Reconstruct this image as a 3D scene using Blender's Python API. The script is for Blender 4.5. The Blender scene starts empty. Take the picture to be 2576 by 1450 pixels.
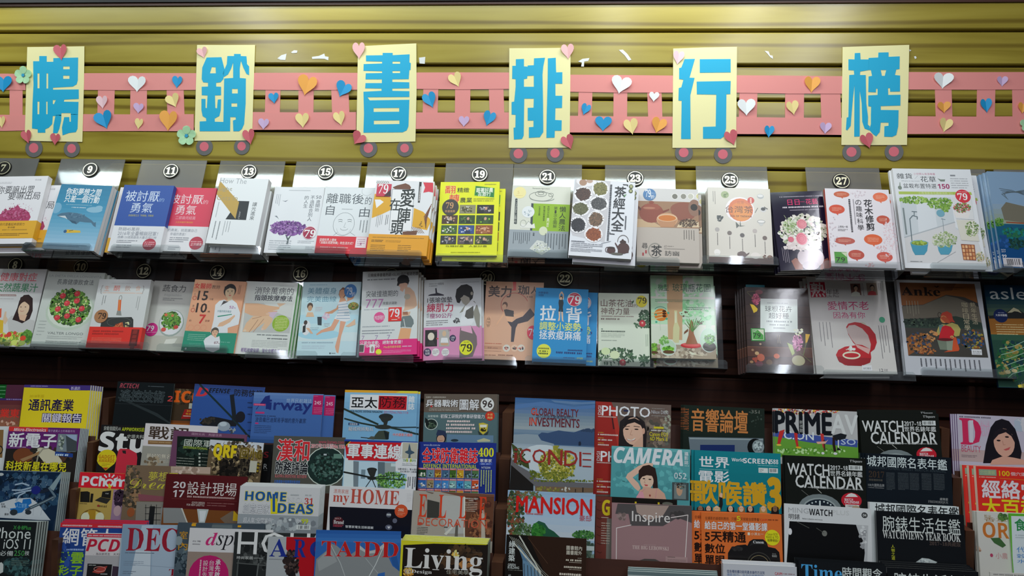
import bpy, math, random
from mathutils import Vector, Matrix
from mathutils.geometry import tessellate_polygon
S = bpy.context.scene
COL = S.collection
R = math.radians

# ---------------------------------------------------------------- camera
FPX, PHI, RHO, PIT, DIST, CZ = 2000.0, R(4.548), R(1.407), R(0.499), 2.332, 1.5
_F0 = Vector((-math.sin(PHI), math.cos(PHI), 0)); _R0 = Vector((math.cos(PHI), math.sin(PHI), 0)); _U = Vector((0, 0, 1))
_F = _F0*math.cos(PIT) + _U*math.sin(PIT); _U1 = _U*math.cos(PIT) - _F0*math.sin(PIT)
_R2 = _R0*math.cos(RHO) + _U1*math.sin(RHO); _U2 = -_R0*math.sin(RHO) + _U1*math.cos(RHO)
CAM = Vector((0, -DIST, CZ))
cd = bpy.data.cameras.new('camera'); cam = bpy.data.objects.new('camera', cd); COL.objects.link(cam)
cd.sensor_width = 36; cd.lens = 36*FPX/2576; cd.clip_start = 0.05
m = Matrix((_R2, _U2, -_F)).transposed().to_4x4(); m.translation = CAM
cam.matrix_world = m; S.camera = cam

# ---------------------------------------------------------------- world, lamps, exposure
S.view_settings.view_transform = 'Standard'; S.view_settings.look = 'None'
S.view_settings.exposure = 0.18; S.view_settings.gamma = 1.0; S.view_settings.use_curve_mapping = False
W = bpy.data.worlds.new('room_air'); S.world = W; W.use_nodes = True
W.node_tree.nodes['Background'].inputs[0].default_value = (0.75, 0.80, 1.0, 1)
W.node_tree.nodes['Background'].inputs[1].default_value = 0.035

def lamp(name, loc, aim, sx, sy, watt, col=(0.93, 1.0, 0.97), spread=180):
    l = bpy.data.lights.new(name, 'AREA'); l.shape = 'RECTANGLE'; l.size = sx; l.size_y = sy; l.energy = watt; l.color = col
    l.spread = R(spread)
    o = bpy.data.objects.new(name, l); COL.objects.link(o); o.location = loc
    d = (Vector(aim)-Vector(loc)).normalized(); o.rotation_euler = d.to_track_quat('-Z', 'Y').to_euler()
    return o
# the ceiling's fluorescent tubes: one long row along the wall, others pointing into the room; the small lamps over the banner are added to brighten it
COOL = (0.90, 0.92, 1.0)
lamp('fluorescent_tube', (-0.75, -0.90, 2.80), (-0.75, -0.40, 1.7), 3.4, 0.06, 17, (0.86, 1.0, 1.0))
for x, e_ in ((-1.95, 1.5), (-0.80, 1.8), (0.13, 1.5), (0.45, 1.9)):
    lamp('banner_fill', (x, -0.20, 2.62), (x, 0, 2.25), 0.30, 0.08, e_)
for x, y, e_ in ((1.14, -1.66, 6.0), (0.78, -1.72, 4.5), (0.16, -1.70, 3.0), (-1.58, -1.66, 5.0), (-0.36, -2.62, 4.0), (1.34, -3.10, 4.5), (-1.95, -2.92, 4.5)):
    lamp('fluorescent_tube', (x, y, 2.80), (x, y+.3, 1.0), 0.06, 1.2, e_, COOL)
lamp('room_fill', (0.1, -3.7, 2.80), (0, 0, 0.9), 2.6, 0.5, 5, (0.86, 0.90, 1.0))  # broad fill added from the room side, apart from the tubes

# ---------------------------------------------------------------- colour and materials
def lin(h):
    if len(h) == 3: h = ''.join(c*2 for c in h)
    return tuple((v/12.92 if v <= .04045 else ((v+.055)/1.055)**2.4) for v in (int(h[i:i+2], 16)/255 for i in (0, 2, 4)))
WHITE = {1: lin('e2ecf0'), 2: lin('bcbece'), 3: lin('c2c0ca'), 0: (1, 1, 1)}    # how plain paper reads on each level
LEVEL = 0
def ink(h):
    c = lin(h)
    if LEVEL == 0: return c
    return tuple(min(.9, .84*a/b) for a, b in zip(c, WHITE[LEVEL]))

def nodes(name):
    mt = bpy.data.materials.new(name); mt.use_nodes = True
    nt = mt.node_tree; return mt, nt, nt.nodes['Principled BSDF']
def plain(name, col, rough=.5, metal=0., spec=.5):
    mt, nt, b = nodes(name)
    n = nt.nodes.new('ShaderNodeTexNoise'); n.inputs['Scale'].default_value = 60; n.inputs['Detail'].default_value = 3
    mr = nt.nodes.new('ShaderNodeMapRange'); mr.inputs[3].default_value = .93; mr.inputs[4].default_value = 1.05
    mx = nt.nodes.new('ShaderNodeMix'); mx.data_type = 'RGBA'; mx.blend_type = 'MULTIPLY'; mx.inputs[0].default_value = 1
    mx.inputs[6].default_value = (*col, 1); nt.links.new(n.outputs[0], mr.inputs[0]); nt.links.new(mr.outputs[0], mx.inputs[7])
    nt.links.new(mx.outputs[2], b.inputs['Base Color'])
    b.inputs['Roughness'].default_value = rough; b.inputs['Metallic'].default_value = metal; b.inputs['Specular IOR Level'].default_value = spec
    return mt
def printed(name, rough, coat=0., bump=0.):
    mt, nt, b = nodes(name)
    a = nt.nodes.new('ShaderNodeVertexColor'); a.layer_name = 'Ink'
    nt.links.new(a.outputs[0], b.inputs['Base Color']); b.inputs['Roughness'].default_value = rough
    b.inputs['Coat Weight'].default_value = coat; b.inputs['Coat Roughness'].default_value = .06
    if bump:
        n = nt.nodes.new('ShaderNodeTexNoise'); n.inputs['Scale'].default_value = 38; n.inputs['Detail'].default_value = 2
        tc = nt.nodes.new('ShaderNodeTexCoord'); nt.links.new(tc.outputs['Object'], n.inputs['Vector'])
        bp = nt.nodes.new('ShaderNodeBump'); bp.inputs['Strength'].default_value = bump; bp.inputs['Distance'].default_value = .004
        nt.links.new(n.outputs[0], bp.inputs['Height']); nt.links.new(bp.outputs[0], b.inputs['Normal']); nt.links.new(bp.outputs[0], b.inputs['Coat Normal'])
    return mt
def wood(name, c0, c1, c2, rough, scale=(1.1, 9, 26), spec=.5):
    mt, nt, b = nodes(name)
    tc = nt.nodes.new('ShaderNodeTexCoord'); mp = nt.nodes.new('ShaderNodeMapping'); mp.inputs['Scale'].default_value = scale
    nt.links.new(tc.outputs['Object'], mp.inputs[0])
    n1 = nt.nodes.new('ShaderNodeTexNoise'); n1.inputs['Scale'].default_value = 1.6; n1.inputs['Detail'].default_value = 6; n1.inputs['Distortion'].default_value = .6
    nt.links.new(mp.outputs[0], n1.inputs['Vector'])
    wv = nt.nodes.new('ShaderNodeTexWave'); wv.bands_direction = 'Z'; wv.inputs['Scale'].default_value = .42; wv.inputs['Distortion'].default_value = 9; wv.inputs['Detail'].default_value = 2.5; wv.inputs['Detail Scale'].default_value = .45
    nt.links.new(mp.outputs[0], wv.inputs['Vector'])
    ra = nt.nodes.new('ShaderNodeValToRGB'); e = ra.color_ramp.elements
    e[0].position = .30; e[0].color = (*c0, 1); e[1].position = .75; e[1].color = (*c2, 1); k = e.new(.5); k.color = (*c1, 1)
    nt.links.new(n1.outputs[0], ra.inputs[0])
    rb = nt.nodes.new('ShaderNodeValToRGB'); e = rb.color_ramp.elements
    e[0].position = 0; e[0].color = (.50, .44, .34, 1); e[1].position = .13; e[1].color = (1, 1, 1, 1)
    nt.links.new(wv.outputs[0], rb.inputs[0])
    mx = nt.nodes.new('ShaderNodeMix'); mx.data_type = 'RGBA'; mx.blend_type = 'MULTIPLY'; mx.inputs[0].default_value = .9
    nt.links.new(ra.outputs[0], mx.inputs[6]); nt.links.new(rb.outputs[0], mx.inputs[7]); nt.links.new(mx.outputs[2], b.inputs['Base Color'])
    b.inputs['Roughness'].default_value = rough; b.inputs['Specular IOR Level'].default_value = spec
    return mt
def acrylic(name, tint, haze, see, rough):
    mt = bpy.data.materials.new(name); mt.use_nodes = True; nt = mt.node_tree; nt.nodes.clear()
    out = nt.nodes.new('ShaderNodeOutputMaterial'); tr = nt.nodes.new('ShaderNodeBsdfTransparent'); tr.inputs[0].default_value = (*tint, 1)
    df = nt.nodes.new('ShaderNodeBsdfDiffuse'); df.inputs[0].default_value = (*haze, 1)
    gl = nt.nodes.new('ShaderNodeBsdfGlossy'); gl.inputs['Roughness'].default_value = rough; gl.inputs[0].default_value = (.62, .64, .66, 1)
    n = nt.nodes.new('ShaderNodeTexNoise'); n.inputs['Scale'].default_value = 4; mr = nt.nodes.new('ShaderNodeMapRange')
    mr.inputs[3].default_value = max(0, see-.06); mr.inputs[4].default_value = min(1, see+.06)
    m1 = nt.nodes.new('ShaderNodeMixShader'); m2 = nt.nodes.new('ShaderNodeMixShader'); fr = nt.nodes.new('ShaderNodeFresnel'); fr.inputs[0].default_value = 1.5
    L = nt.links.new
    L(n.outputs[0], mr.inputs[0]); L(mr.outputs[0], m1.inputs[0]); L(df.outputs[0], m1.inputs[1]); L(tr.outputs[0], m1.inputs[2])
    L(fr.outputs[0], m2.inputs[0]); L(m1.outputs[0], m2.inputs[1]); L(gl.outputs[0], m2.inputs[2]); L(m2.outputs[0], out.inputs[0])
    return mt
M = dict(
    paper=printed('printed_paper', .5), gloss=printed('coated_print', .26), film=printed('film_wrapped_print', .11, 0, .02),
    craft=printed('craft_paper', .55),
    pages=plain('page_block', (.62, .60, .55), .8),
    slat=wood('olive_wood_laminate', (.27, .20, .022), (.37, .285, .040), (.44, .35, .062), .23, (.9, 8, 11), .7),
    dark=wood('dark_mahogany', (.050, .014, .007), (.070, .020, .009), (.095, .030, .012), .5),
    rack=wood('mahogany_rack', (.060, .022, .010), (.085, .032, .014), (.115, .046, .020), .42, (9, 9, 1.4)),
    black=plain('black_board', (.012, .012, .014), .6), groove=plain('groove_core', (.10, .055, .022), .7),
    floor=plain('grey_floor_tile', (.25, .24, .22), .35),
    plate=acrylic('hazy_acrylic_sheet', (.80, .78, .72), (.50, .49, .45), .72, .05),
    plate_no_glare=acrylic('acrylic_sheet_no_glare', (.74, .70, .64), (.38, .36, .32), .74, .4),  # missing glare put into a darker, rougher copy, for plates tilted off the tube
    clear=acrylic('clear_acrylic', (.93, .95, .95), (.6, .63, .65), .97, .05),
    badge=plain('black_lacquer', (.012, .011, .009), .3, 0., .25), gold=plain('pale_gold', (.86, .80, .55), .25, .55), tape=plain('white_tape', (.8, .8, .78), .3))

# ---------------------------------------------------------------- mesh building
class MB:
    def __init__(s): s.v = []; s.f = []; s.c = []; s.k = 0
    def quadbox(s, x0, x1, y0, y1, z0, z1, c):
        b = len(s.v); s.v += [(x, y, z) for z in (z0, z1) for y in (y0, y1) for x in (x0, x1)]
        for f in ((0, 2, 3, 1), (4, 5, 7, 6), (0, 1, 5, 4), (1, 3, 7, 5), (3, 2, 6, 7), (2, 0, 4, 6)): s.f.append([b+i for i in f]); s.c.append(c)
    def poly(s, pts, z, c):
        b = len(s.v); s.v += [(x, y, z) for x, y in pts]; s.f.append(list(range(b, b+len(pts)))); s.c.append(c)
    def slab(s, rings, z0, z1, c):
        """flat piece with holes, given thickness"""
        vs = [[Vector((x, y, 0)) for x, y in r] for r in rings]; tris = tessellate_polygon(vs)
        flat = [q for r in rings for q in r]; b = len(s.v); n = len(flat)
        s.v += [(x, y, z1) for x, y in flat] + [(x, y, z0) for x, y in flat]
        for t in tris: s.f.append([b+i for i in t]); s.c.append(c); s.f.append([b+n+i for i in reversed(t)]); s.c.append(c)
        o = 0
        for r in rings:
            for i in range(len(r)):
                j = (i+1) % len(r); s.f.append([b+o+i, b+o+j, b+n+o+j, b+n+o+i]); s.c.append(c)
            o += len(r)
    def build(s, name, mat, parent=None, mw=None):
        me = bpy.data.meshes.new(name); me.from_pydata(s.v, [], s.f)
        a = me.color_attributes.new('Ink', 'FLOAT_COLOR', 'CORNER'); buf = []
        for f, c in zip(s.f, s.c): buf += [c[0], c[1], c[2], 1.0]*len(f)
        a.data.foreach_set('color', buf); me.materials.append(mat); me.update()
        o = bpy.data.objects.new(name, me); COL.objects.link(o)
        if parent: o.parent = parent
        if mw is not None: o.matrix_world = mw
        return o
def empty(name, mw):
    o = bpy.data.objects.new(name, None); o.empty_display_size = .02; COL.objects.link(o); o.matrix_world = mw; return o
def tag(o, label, cat, group=None):
    o['label'] = label; o['category'] = cat
    if group: o['group'] = group
    return o
def struct(o): o['kind'] = 'structure'; return o

# a display plane: point (0, y0, z0), leaning back by t; local x = right, y = up along it, z = towards the room
def plane(y0, z0, t):
    m = Matrix(((1, 0, 0), (0, math.sin(t), -math.cos(t)), (0, math.cos(t), math.sin(t)))).to_4x4(); m.translation = (0, y0, z0); return m
WALL = plane(0, 0, 0); ROW1 = plane(-.012, 1.879, R(20.3)); ROW2 = plane(-.012, 1.579, R(17.2))
def tier(k): return plane(-.255-.066*(k-1), 1.207-.108*(k-1), R(10))
def at(px, py, pl, T=0.):
    """where the sight line of a photo point meets a plane lifted by T: plane coordinates"""
    d = _F + _R2*((px-1288)/FPX) - _U2*((py-725)/FPX); n = pl.to_3x3() @ Vector((0, 0, 1)); o = pl.translation + n*T
    s = (o-CAM).dot(n)/d.dot(n); q = pl.inverted() @ (CAM+d*s); return Vector((q.x, q.y))

FR = dict(A1=(0, 0, 3.453), A2=(640, 0, 3.453), A3=(1280, 0, 3.453), A4=(1916, 0, 3.453),
    B1=(0, 400, 5.18), B2=(430, 400, 5.18), B3=(860, 400, 5.18), B4=(1270, 400, 5.18), B5=(1700, 400, 5.18), B6=(2120, 400, 4.833),
    C1=(0, 660, 4.834), C2=(430, 660, 4.834), C3=(860, 660, 4.834), C4=(1290, 670, 4.834), C5=(1720, 670, 4.834), C6=(2136, 680, 4.834),
    D1=(0, 940, 5.18), D2=(430, 940, 5.18), D3=(860, 960, 5.18), D4=(1270, 980, 5.18), D5=(1690, 1000, 5.18), D6=(2120, 1000, 5.0),
    E1=(0, 1170, 5.18), E2=(430, 1170, 5.18), E3=(860, 1170, 5.18), E4=(1270, 1170, 5.18), E5=(1690, 1170, 5.18), E6=(2136, 1170, 5.18))
FRAME = FR['A1']
def Z(k):
    global FRAME; FRAME = FR[k]
def px(x, y): return FRAME[0]+x/FRAME[2], FRAME[1]+y/FRAME[2]

# lettering: outlines of Blender's own font, cached
_fc = bpy.data.curves.new('lettering', 'FONT'); _fc.resolution_u = 2; _fo = bpy.data.objects.new('lettering', _fc); COL.objects.link(_fo)
_cache = {}
def glyphs(s, bold):
    k = (s, bold)
    if k not in _cache:
        _fc.body = s; _fc.offset = bold
        me = _fo.evaluated_get(bpy.context.evaluated_depsgraph_get()).to_mesh()
        v = [(q.co.x, q.co.y) for q in me.vertices]; f = [tuple(p.vertices) for p in me.polygons]
        xs = [q[0] for q in v] or [0, 1]; ys = [q[1] for q in v] or [0, 1]; x0, x1, y0, y1 = min(xs), max(xs), min(ys), max(ys)
        _cache[k] = ([((x-x0)/max(1e-6, x1-x0)-.5, (y-y0)/max(1e-6, y1-y0)-.5) for x, y in v], f)
    return _cache[k]
def _style(s, up, lo, dg=None):
    return ''.join(chr(up+ord(c)-65) if 'A' <= c <= 'Z' else chr(lo+ord(c)-97) if 'a' <= c <= 'z' and not (lo == 0x1D44E and c == 'h') else chr(dg+ord(c)-48) if dg and c.isdigit() else c for c in s)
def SE(s): return _style(s, 0x1D400, 0x1D41A, 0x1D7CE)      # serif
def IT(s): return _style(s, 0x1D434, 0x1D44E, 0x1D7CE)      # serif italic
def BI(s): return _style(s, 0x1D468, 0x1D482, 0x1D7CE)
def SB(s): return _style(s, 0x1D5D4, 0x1D5EE, 0x1D7EC)      # sans bold
def SI(s): return _style(s, 0x1D63C, 0x1D656, 0x1D7EC)      # sans bold italic

STEP = 4e-6      # ink layers
# ---------------------------------------------------------------- books and magazines
def clip(pts, x0, x1, y0, y1):
    for ax, lim, sg in ((0, x0, 1), (0, x1, -1), (1, y0, 1), (1, y1, -1)):
        out = []
        for i in range(len(pts)):
            a, b = pts[i-1], pts[i]; ia, ib = (a[ax]-lim)*sg >= 0, (b[ax]-lim)*sg >= 0
            if ia != ib:
                u = (lim-a[ax])/(b[ax]-a[ax]); out.append((a[0]+(b[0]-a[0])*u, a[1]+(b[1]-a[1])*u))
            if ib: out.append(b)
        pts = out
        if not pts: break
    return pts
class Book: pass
B = None
BOOKS = []
def _new(name, cat, label, pl, T, c4, col, th, n, spine, scol, mat, cp, same, group):
    global B
    b = B = Book(); b.pl = pl; b.T = T; b.th = th; b.short = label.split('|')[0].strip(); b.tail = ' ' + label.split('|')[1].split(',')[0] if '|' in label else ''; b.label = label.replace('|', ' ').replace('  ', ' '); b.cat = cat; b.name = name; b.n = n; b.cp = cp; b.mat = mat; b.same = same; b.col = col
    b.gap = .0016 if LEVEL < 3 else .0007; b.spine = spine; b.scol = scol or col; b.group = group; b.level = LEVEL
    tl, tr, br, bl = c4; ux = ((tr-tl)+(br-bl)).normalized(); b.w = ((tr-tl).length+(br-bl).length)/2
    c = (tl+tr+br+bl)/4; uy = Vector((-ux.y, ux.x)); b.h = (abs((tl-bl).dot(uy))+abs((tr-br).dot(uy)))/2
    if same: b.w, b.h = same.w, same.h
    o = c-uy*b.h/2; b.o = o; b.ux = ux; b.uy = uy; top = (tl+tr)/2
    if same: b.o = top-uy*b.h
    b.parts = {}; b.cur = None; b.rnd = random.Random(len(BOOKS)*7+3); BOOKS.append(b); part('cover', .00005)
    return b
def part(name, z):
    mb = MB(); mb.z = z; mb.name = name; B.parts[name] = mb; B.cur = mb
def bk(label, pl, T, corners, col, th=.016, n=1, spine='R', scol=None, mat='paper', cp=None, same=None, name='paperback_book', cat='book', group=None):
    global LEVEL
    LEVEL = 1 if pl is ROW1 else 2 if pl is ROW2 else 3
    n = len(cp)+1 if cp else n; T = .0085+T+n*(th+.0016); group = 'books on the top row of stands' if LEVEL == 1 else 'books on the second row of stands'
    c4 = [at(*px(corners[i], corners[i+1]), pl, T) for i in (0, 2, 4, 6)]
    return _new(name, cat, label, pl, T, c4, col, th, n, spine, scol, mat, cp, same, group)
TIERS = {k: tier(k) for k in range(1, 7)}
SHELF = .288
def mg(label, k, T, x0, y0, x1, y1, col, n=1, th=.0042, spine='L', scol=None, mat='gloss', cp=None, same=None, name='magazine'):
    global LEVEL
    LEVEL = 3; pl = TIERS[k]; a, b = at(*px(x0, y0), pl, T), at(*px(x1, y1), pl, T)
    ux = (b-a).normalized(); uy = Vector((-ux.y, ux.x)); h = SHELF+(a.y+b.y)/2
    bb = _new(name, 'magazine', label, pl, T, (a, b, b-uy*h, a-uy*h), col, th, n, spine, scol, mat, cp, same, 'magazines on the stepped rack'); bb.tier = k
    return bb
def lp(x, y):
    q = at(*px(x, y), B.pl, B.T) - B.o; return q.dot(B.ux), q.dot(B.uy)
def _add(pts, c):
    mb = B.cur; pts = clip(pts, -B.w/2, B.w/2, 0, B.h)
    if len(pts) > 2: mb.k += 1; mb.poly(pts, mb.z+mb.k*STEP, c)
def p(pts, c): _add([lp(pts[i], pts[i+1]) for i in range(0, len(pts), 2)], ink(c))
def box(x0, y0, x1, y1):
    cx, cy = (x0+x1)/2, (y0+y1)/2; c = lp(cx, cy); a, b = lp(x0, cy), lp(x1, cy); d, e_ = lp(cx, y0), lp(cx, y1)
    return c[0], c[1], abs(b[0]-a[0]), abs(d[1]-e_[1])
def r(x0, y0, x1, y1, c):
    X, Y, w_, h_ = box(x0, y0, x1, y1); w_ /= 2; h_ /= 2
    _add([(X-w_, Y-h_), (X+w_, Y-h_), (X+w_, Y+h_), (X-w_, Y+h_)], ink(c))
def e(cx, cy, rx, ry, c, n=20):
    X, Y, w_, h_ = box(cx-rx, cy-ry, cx+rx, cy+ry)
    _add([(X+w_/2*math.cos(i*math.tau/n), Y+h_/2*math.sin(i*math.tau/n)) for i in range(n)], ink(c))
def ring(cx, cy, rx, ry, wd, c, n=28, a0=0, a1=360):
    X, Y, w_, h_ = box(cx-rx, cy-ry, cx+rx, cy+ry); w_ /= 2; h_ /= 2; q = 1-wd/rx; q2 = 1-wd/ry; col = ink(c); mb = B.cur; mb.k += 1
    for i in range(n):
        a, b = R(a0+(a1-a0)*i/n), R(a0+(a1-a0)*(i+1)/n)
        P = clip([(X+w_*math.cos(a), Y+h_*math.sin(a)), (X+w_*math.cos(b), Y+h_*math.sin(b)), (X+w_*q*math.cos(b), Y+h_*q2*math.sin(b)), (X+w_*q*math.cos(a), Y+h_*q2*math.sin(a))], -B.w/2, B.w/2, 0, B.h)
        if len(P) > 2: mb.poly(P, mb.z+mb.k*STEP, col)
def ln(pts, wd, c):
    P = [Vector(lp(pts[i], pts[i+1])) for i in range(0, len(pts), 2)]; s = box(pts[0]-50, pts[1]-5, pts[0]+50, pts[1]+5)[2]/100*wd/2
    for a, b in zip(P, P[1:]):
        d = (b-a)
        if d.length < 1e-6: continue
        d = d.normalized()*s; q = Vector((-d.y, d.x)); _add([tuple(a+q-d*.5), tuple(a-q-d*.5), tuple(b-q+d*.5), tuple(b+q+d*.5)], ink(c))
def w(y0, y1, c):
    """full-width printed band"""
    xm = (FRAME_MID()); a, b = lp(xm, y0)[1], lp(xm, y1)[1]
    _add([(-B.w/2, a), (B.w/2, a), (B.w/2, b), (-B.w/2, b)], ink(c))
def FRAME_MID():
    q = B.pl @ Vector((*(B.o+B.uy*B.h*.5), B.T)); d = q-CAM; x = 1288+FPX*d.dot(_R2)/d.dot(_F); return (x-FRAME[0])*FRAME[2]
def gr(y0, y1, c0, c1, n=8):
    a, b = [[int(h[i:i+2], 16) for i in (0, 2, 4)] for h in (c0, c1)]
    for i in range(n):
        u = i/(n-1); w(y0+(y1-y0)*i/n, y0+(y1-y0)*(i+1)/n+1, '%02x%02x%02x' % tuple(int(p0+(p1-p0)*u) for p0, p1 in zip(a, b)))
def _glyph(s, X, Y, w_, h_, c, bold, rot):
    V, F = glyphs(s, bold); mb = B.cur; b0 = len(mb.v); z = mb.z+mb.k*STEP
    if rot: mb.v += [(X-y*w_, Y+x*h_, z) for x, y in V]
    else: mb.v += [(X+x*w_, Y+y*h_, z) for x, y in V]
    mb.f += [[b0+i for i in f] for f in F]; mb.c += [c]*len(F)
def _heavy(s, X, Y, w_, h_, c, q, n, rot):
    """the same letters printed n times around a small circle: a heavier stroke"""
    for i in range(n):
        B.cur.k += 1; _glyph(s, X+q*math.cos((i+.5)*math.tau/n), Y+q*math.sin((i+.5)*math.tau/n), w_, h_, c, 0, rot)
def t(s, x0, y0, x1, y1, c, b=.012, o=None, ow=.035, rot=0):
    X, Y, w_, h_ = box(x0, y0, x1, y1); mb = B.cur; em = h_ if not rot else w_
    if o: _heavy(s, X, Y, w_, h_, ink(o), (ow*.8+max(0, b)*.5)*em, 8, rot)
    if b > .013: _heavy(s, X, Y, w_, h_, ink(c), b*.62*em, 5, rot)
    else: mb.k += 1; _glyph(s, X, Y, w_, h_, ink(c), 0, rot)
def v(s, x0, y0, x1, y1, c, b=.012):
    """a column of characters, leaning with the cover"""
    X, Y, w_, h_ = box(x0, y0, x1, y1); n = len(s); ch = h_/n; B.cur.k += 1; sz = min(w_, ch*.92)
    for i, k in enumerate(s):
        if k in '，。、　': continue
        hh = sz*(.12 if k in '一ー' else 1); a_ = (k, X, Y+h_/2-ch*(i+.5), sz if k not in '1I' else sz*.5, hh, ink(c))
        if b > .013: _heavy(*a_, b*.62*sz, 5, 0)
        else: _glyph(*a_, 0, 0)
def g(x0, y0, x1, y1, n, c, fill=.5):
    """lines of print too small to read"""
    X, Y, w_, h_ = box(x0, y0, x1, y1); mb = B.cur; mb.k += 1; ch = h_/n; lh = ch*fill; col = ink(c)
    for i in range(n):
        y = Y+h_/2-ch*(i+.5); x = X-w_/2; end = X+w_/2*(1 if i < n-1 or n == 1 else B.rnd.uniform(.2, 1))
        while x < end:
            d = lh*B.rnd.uniform(.5, .9); P = clip([(x, y-lh/2), (min(x+d, end), y-lh/2*B.rnd.uniform(.7, 1)), (min(x+d, end), y+lh/2), (x, y+lh/2*B.rnd.uniform(.6, 1))], -B.w/2, B.w/2, 0, B.h)
            if len(P) > 2: mb.poly(P, mb.z+mb.k*STEP, col)
            x += d+lh*(.22 if B.rnd.random() < .9 else .8)
def gv(x0, y0, x1, y1, n, c, fill=.5):
    X, Y, w_, h_ = box(x0, y0, x1, y1); mb = B.cur; mb.k += 1; cw = w_/n; lw = cw*fill; col = ink(c)
    for i in range(n):
        x = X-w_/2+cw*(i+.5); y = Y+h_/2; end = Y+h_/2-h_*(1 if n == 1 else B.rnd.uniform(.6, 1))
        while y > end:
            d = lw*B.rnd.uniform(.6, .95); P = clip([(x-lw/2, y-d), (x+lw/2*B.rnd.uniform(.7, 1), y-d), (x+lw/2, y), (x-lw/2*B.rnd.uniform(.6, 1), y)], -B.w/2, B.w/2, 0, B.h)
            if len(P) > 2: mb.poly(P, mb.z+mb.k*STEP, col)
            y -= d+lw*.25
def sc(cx, cy, rx, ry, cols, n, s, el=1.):
    """leaves, petals, grains: small irregular patches inside an ellipse"""
    k0 = B.cur.k
    if n >= 40: n, s = int(n*2.1), s*.7
    for i in range(n):
        B.cur.k = k0+i % 24
        a, q = B.rnd.uniform(0, math.tau), math.sqrt(B.rnd.random()); X, Y, w_, h_ = box(cx+rx*q*math.cos(a)-s, cy+ry*q*math.sin(a)-s, cx+rx*q*math.cos(a)+s, cy+ry*q*math.sin(a)+s)
        th = B.rnd.uniform(0, math.pi); k = B.rnd.randint(5, 7); rr = w_/2*B.rnd.uniform(.6, 1.25); P = []
        for j in range(k):
            u = j*math.tau/k; q1 = rr*B.rnd.uniform(.65, 1.1); x, y = q1*math.cos(u)*el, q1*math.sin(u)/el
            P.append((X+x*math.cos(th)-y*math.sin(th), Y+x*math.sin(th)+y*math.cos(th)))
        _add(P, ink(B.rnd.choice(cols)))
    B.cur.k = k0+min(n, 24)+1
def bust(cx, cy, s, hair='1c1416', skin='d0a898', cloth=None, long=1, feat='5a3030'):
    """a printed portrait: hair, neck, shoulders, face, features; s = face height"""
    if long: p([cx-.58*s, cy-.2*s, cx-.3*s, cy-.7*s, cx+.3*s, cy-.7*s, cx+.58*s, cy-.2*s, cx+.62*s, cy+.8*s, cx+.2*s, cy+.9*s, cx-.25*s, cy+.9*s, cx-.65*s, cy+.8*s], hair)
    p([cx-.17*s, cy+.3*s, cx+.17*s, cy+.3*s, cx+.22*s, cy+.85*s, cx-.22*s, cy+.85*s], skin)
    if cloth: p([cx-.2*s, cy+.75*s, cx+.2*s, cy+.75*s, cx+.8*s, cy+1.0*s, cx+.95*s, cy+1.7*s, cx-.95*s, cy+1.7*s, cx-.8*s, cy+1.0*s], cloth)
    e(cx, cy-.1*s, .5*s, .56*s, hair); e(cx, cy+.03*s, .385*s, .49*s, skin)
    p([cx-.46*s, cy-.02*s, cx-.42*s, cy-.42*s, cx, cy-.6*s, cx+.42*s, cy-.42*s, cx+.46*s, cy-.02*s, cx+.33*s, cy-.24*s, cx, cy-.33*s, cx-.25*s, cy-.2*s], hair)
    for q in (-1, 1):
        e(cx+q*.16*s, cy-.03*s, .065*s, .028*s, '2a1a18', 8); ln([cx+q*.09*s, cy-.11*s, cx+q*.25*s, cy-.12*s], .025*s, hair)
    ln([cx+.02*s, cy+.02*s, cx-.03*s, cy+.17*s, cx+.03*s, cy+.18*s], .018*s, feat)
    p([cx-.12*s, cy+.26*s, cx, cy+.25*s, cx+.12*s, cy+.26*s, cx+.05*s, cy+.33*s, cx-.05*s, cy+.33*s], 'b04850')
def barcode(x0, y0, x1, y1):
    r(x0, y0, x1, y1, 'c0c2c8'); n = 16; d = (x1-x0)*.8/n
    for i in range(n):
        if B.rnd.random() < .7: r(x0+(x1-x0)*.1+i*d, y0+(y1-y0)*.12, x0+(x1-x0)*.1+i*d+d*.55, y0+(y1-y0)*.8, '1c1c20')
def ob(y0, y1, c):
    """paper belly band around the lower cover: following print goes onto it"""
    part('belly_band', .0006); xm = FRAME_MID(); a, b = lp(xm, y0)[1], max(0, lp(xm, y1)[1]); th = B.th
    B.cur.quadbox(-B.w/2-.0004, B.w/2+.0004, b, a, -th-.0004, .0005, ink(c)); B.cur.k = 1
def st(cx, cy, rx, ry, c, sq=0, rim=None):
    """round or square price sticker: following print goes onto it"""
    part('price_sticker', .0013 if 'belly_band' in B.parts else .0009); X, Y, w_, h_ = box(cx-rx, cy-ry, cx+rx, cy+ry); w_ /= 2; h_ /= 2; z = B.cur.z
    for q, cc, dz in (((1, rim or c, 0), (.92, c, 2e-5)) if rim else ((1, c, 0),)):
        n = 28; P = [(X-w_*q, Y-h_*q), (X+w_*q, Y-h_*q), (X+w_*q, Y+h_*q), (X-w_*q, Y+h_*q)] if sq else [(X+w_*q*math.cos(i*math.tau/n), Y+h_*q*math.sin(i*math.tau/n)) for i in range(n)]
        B.cur.slab([P], z-.0003, z+dz, ink(cc))
    B.cur.k = 9
def back(): B.cur = B.parts['cover']

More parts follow.
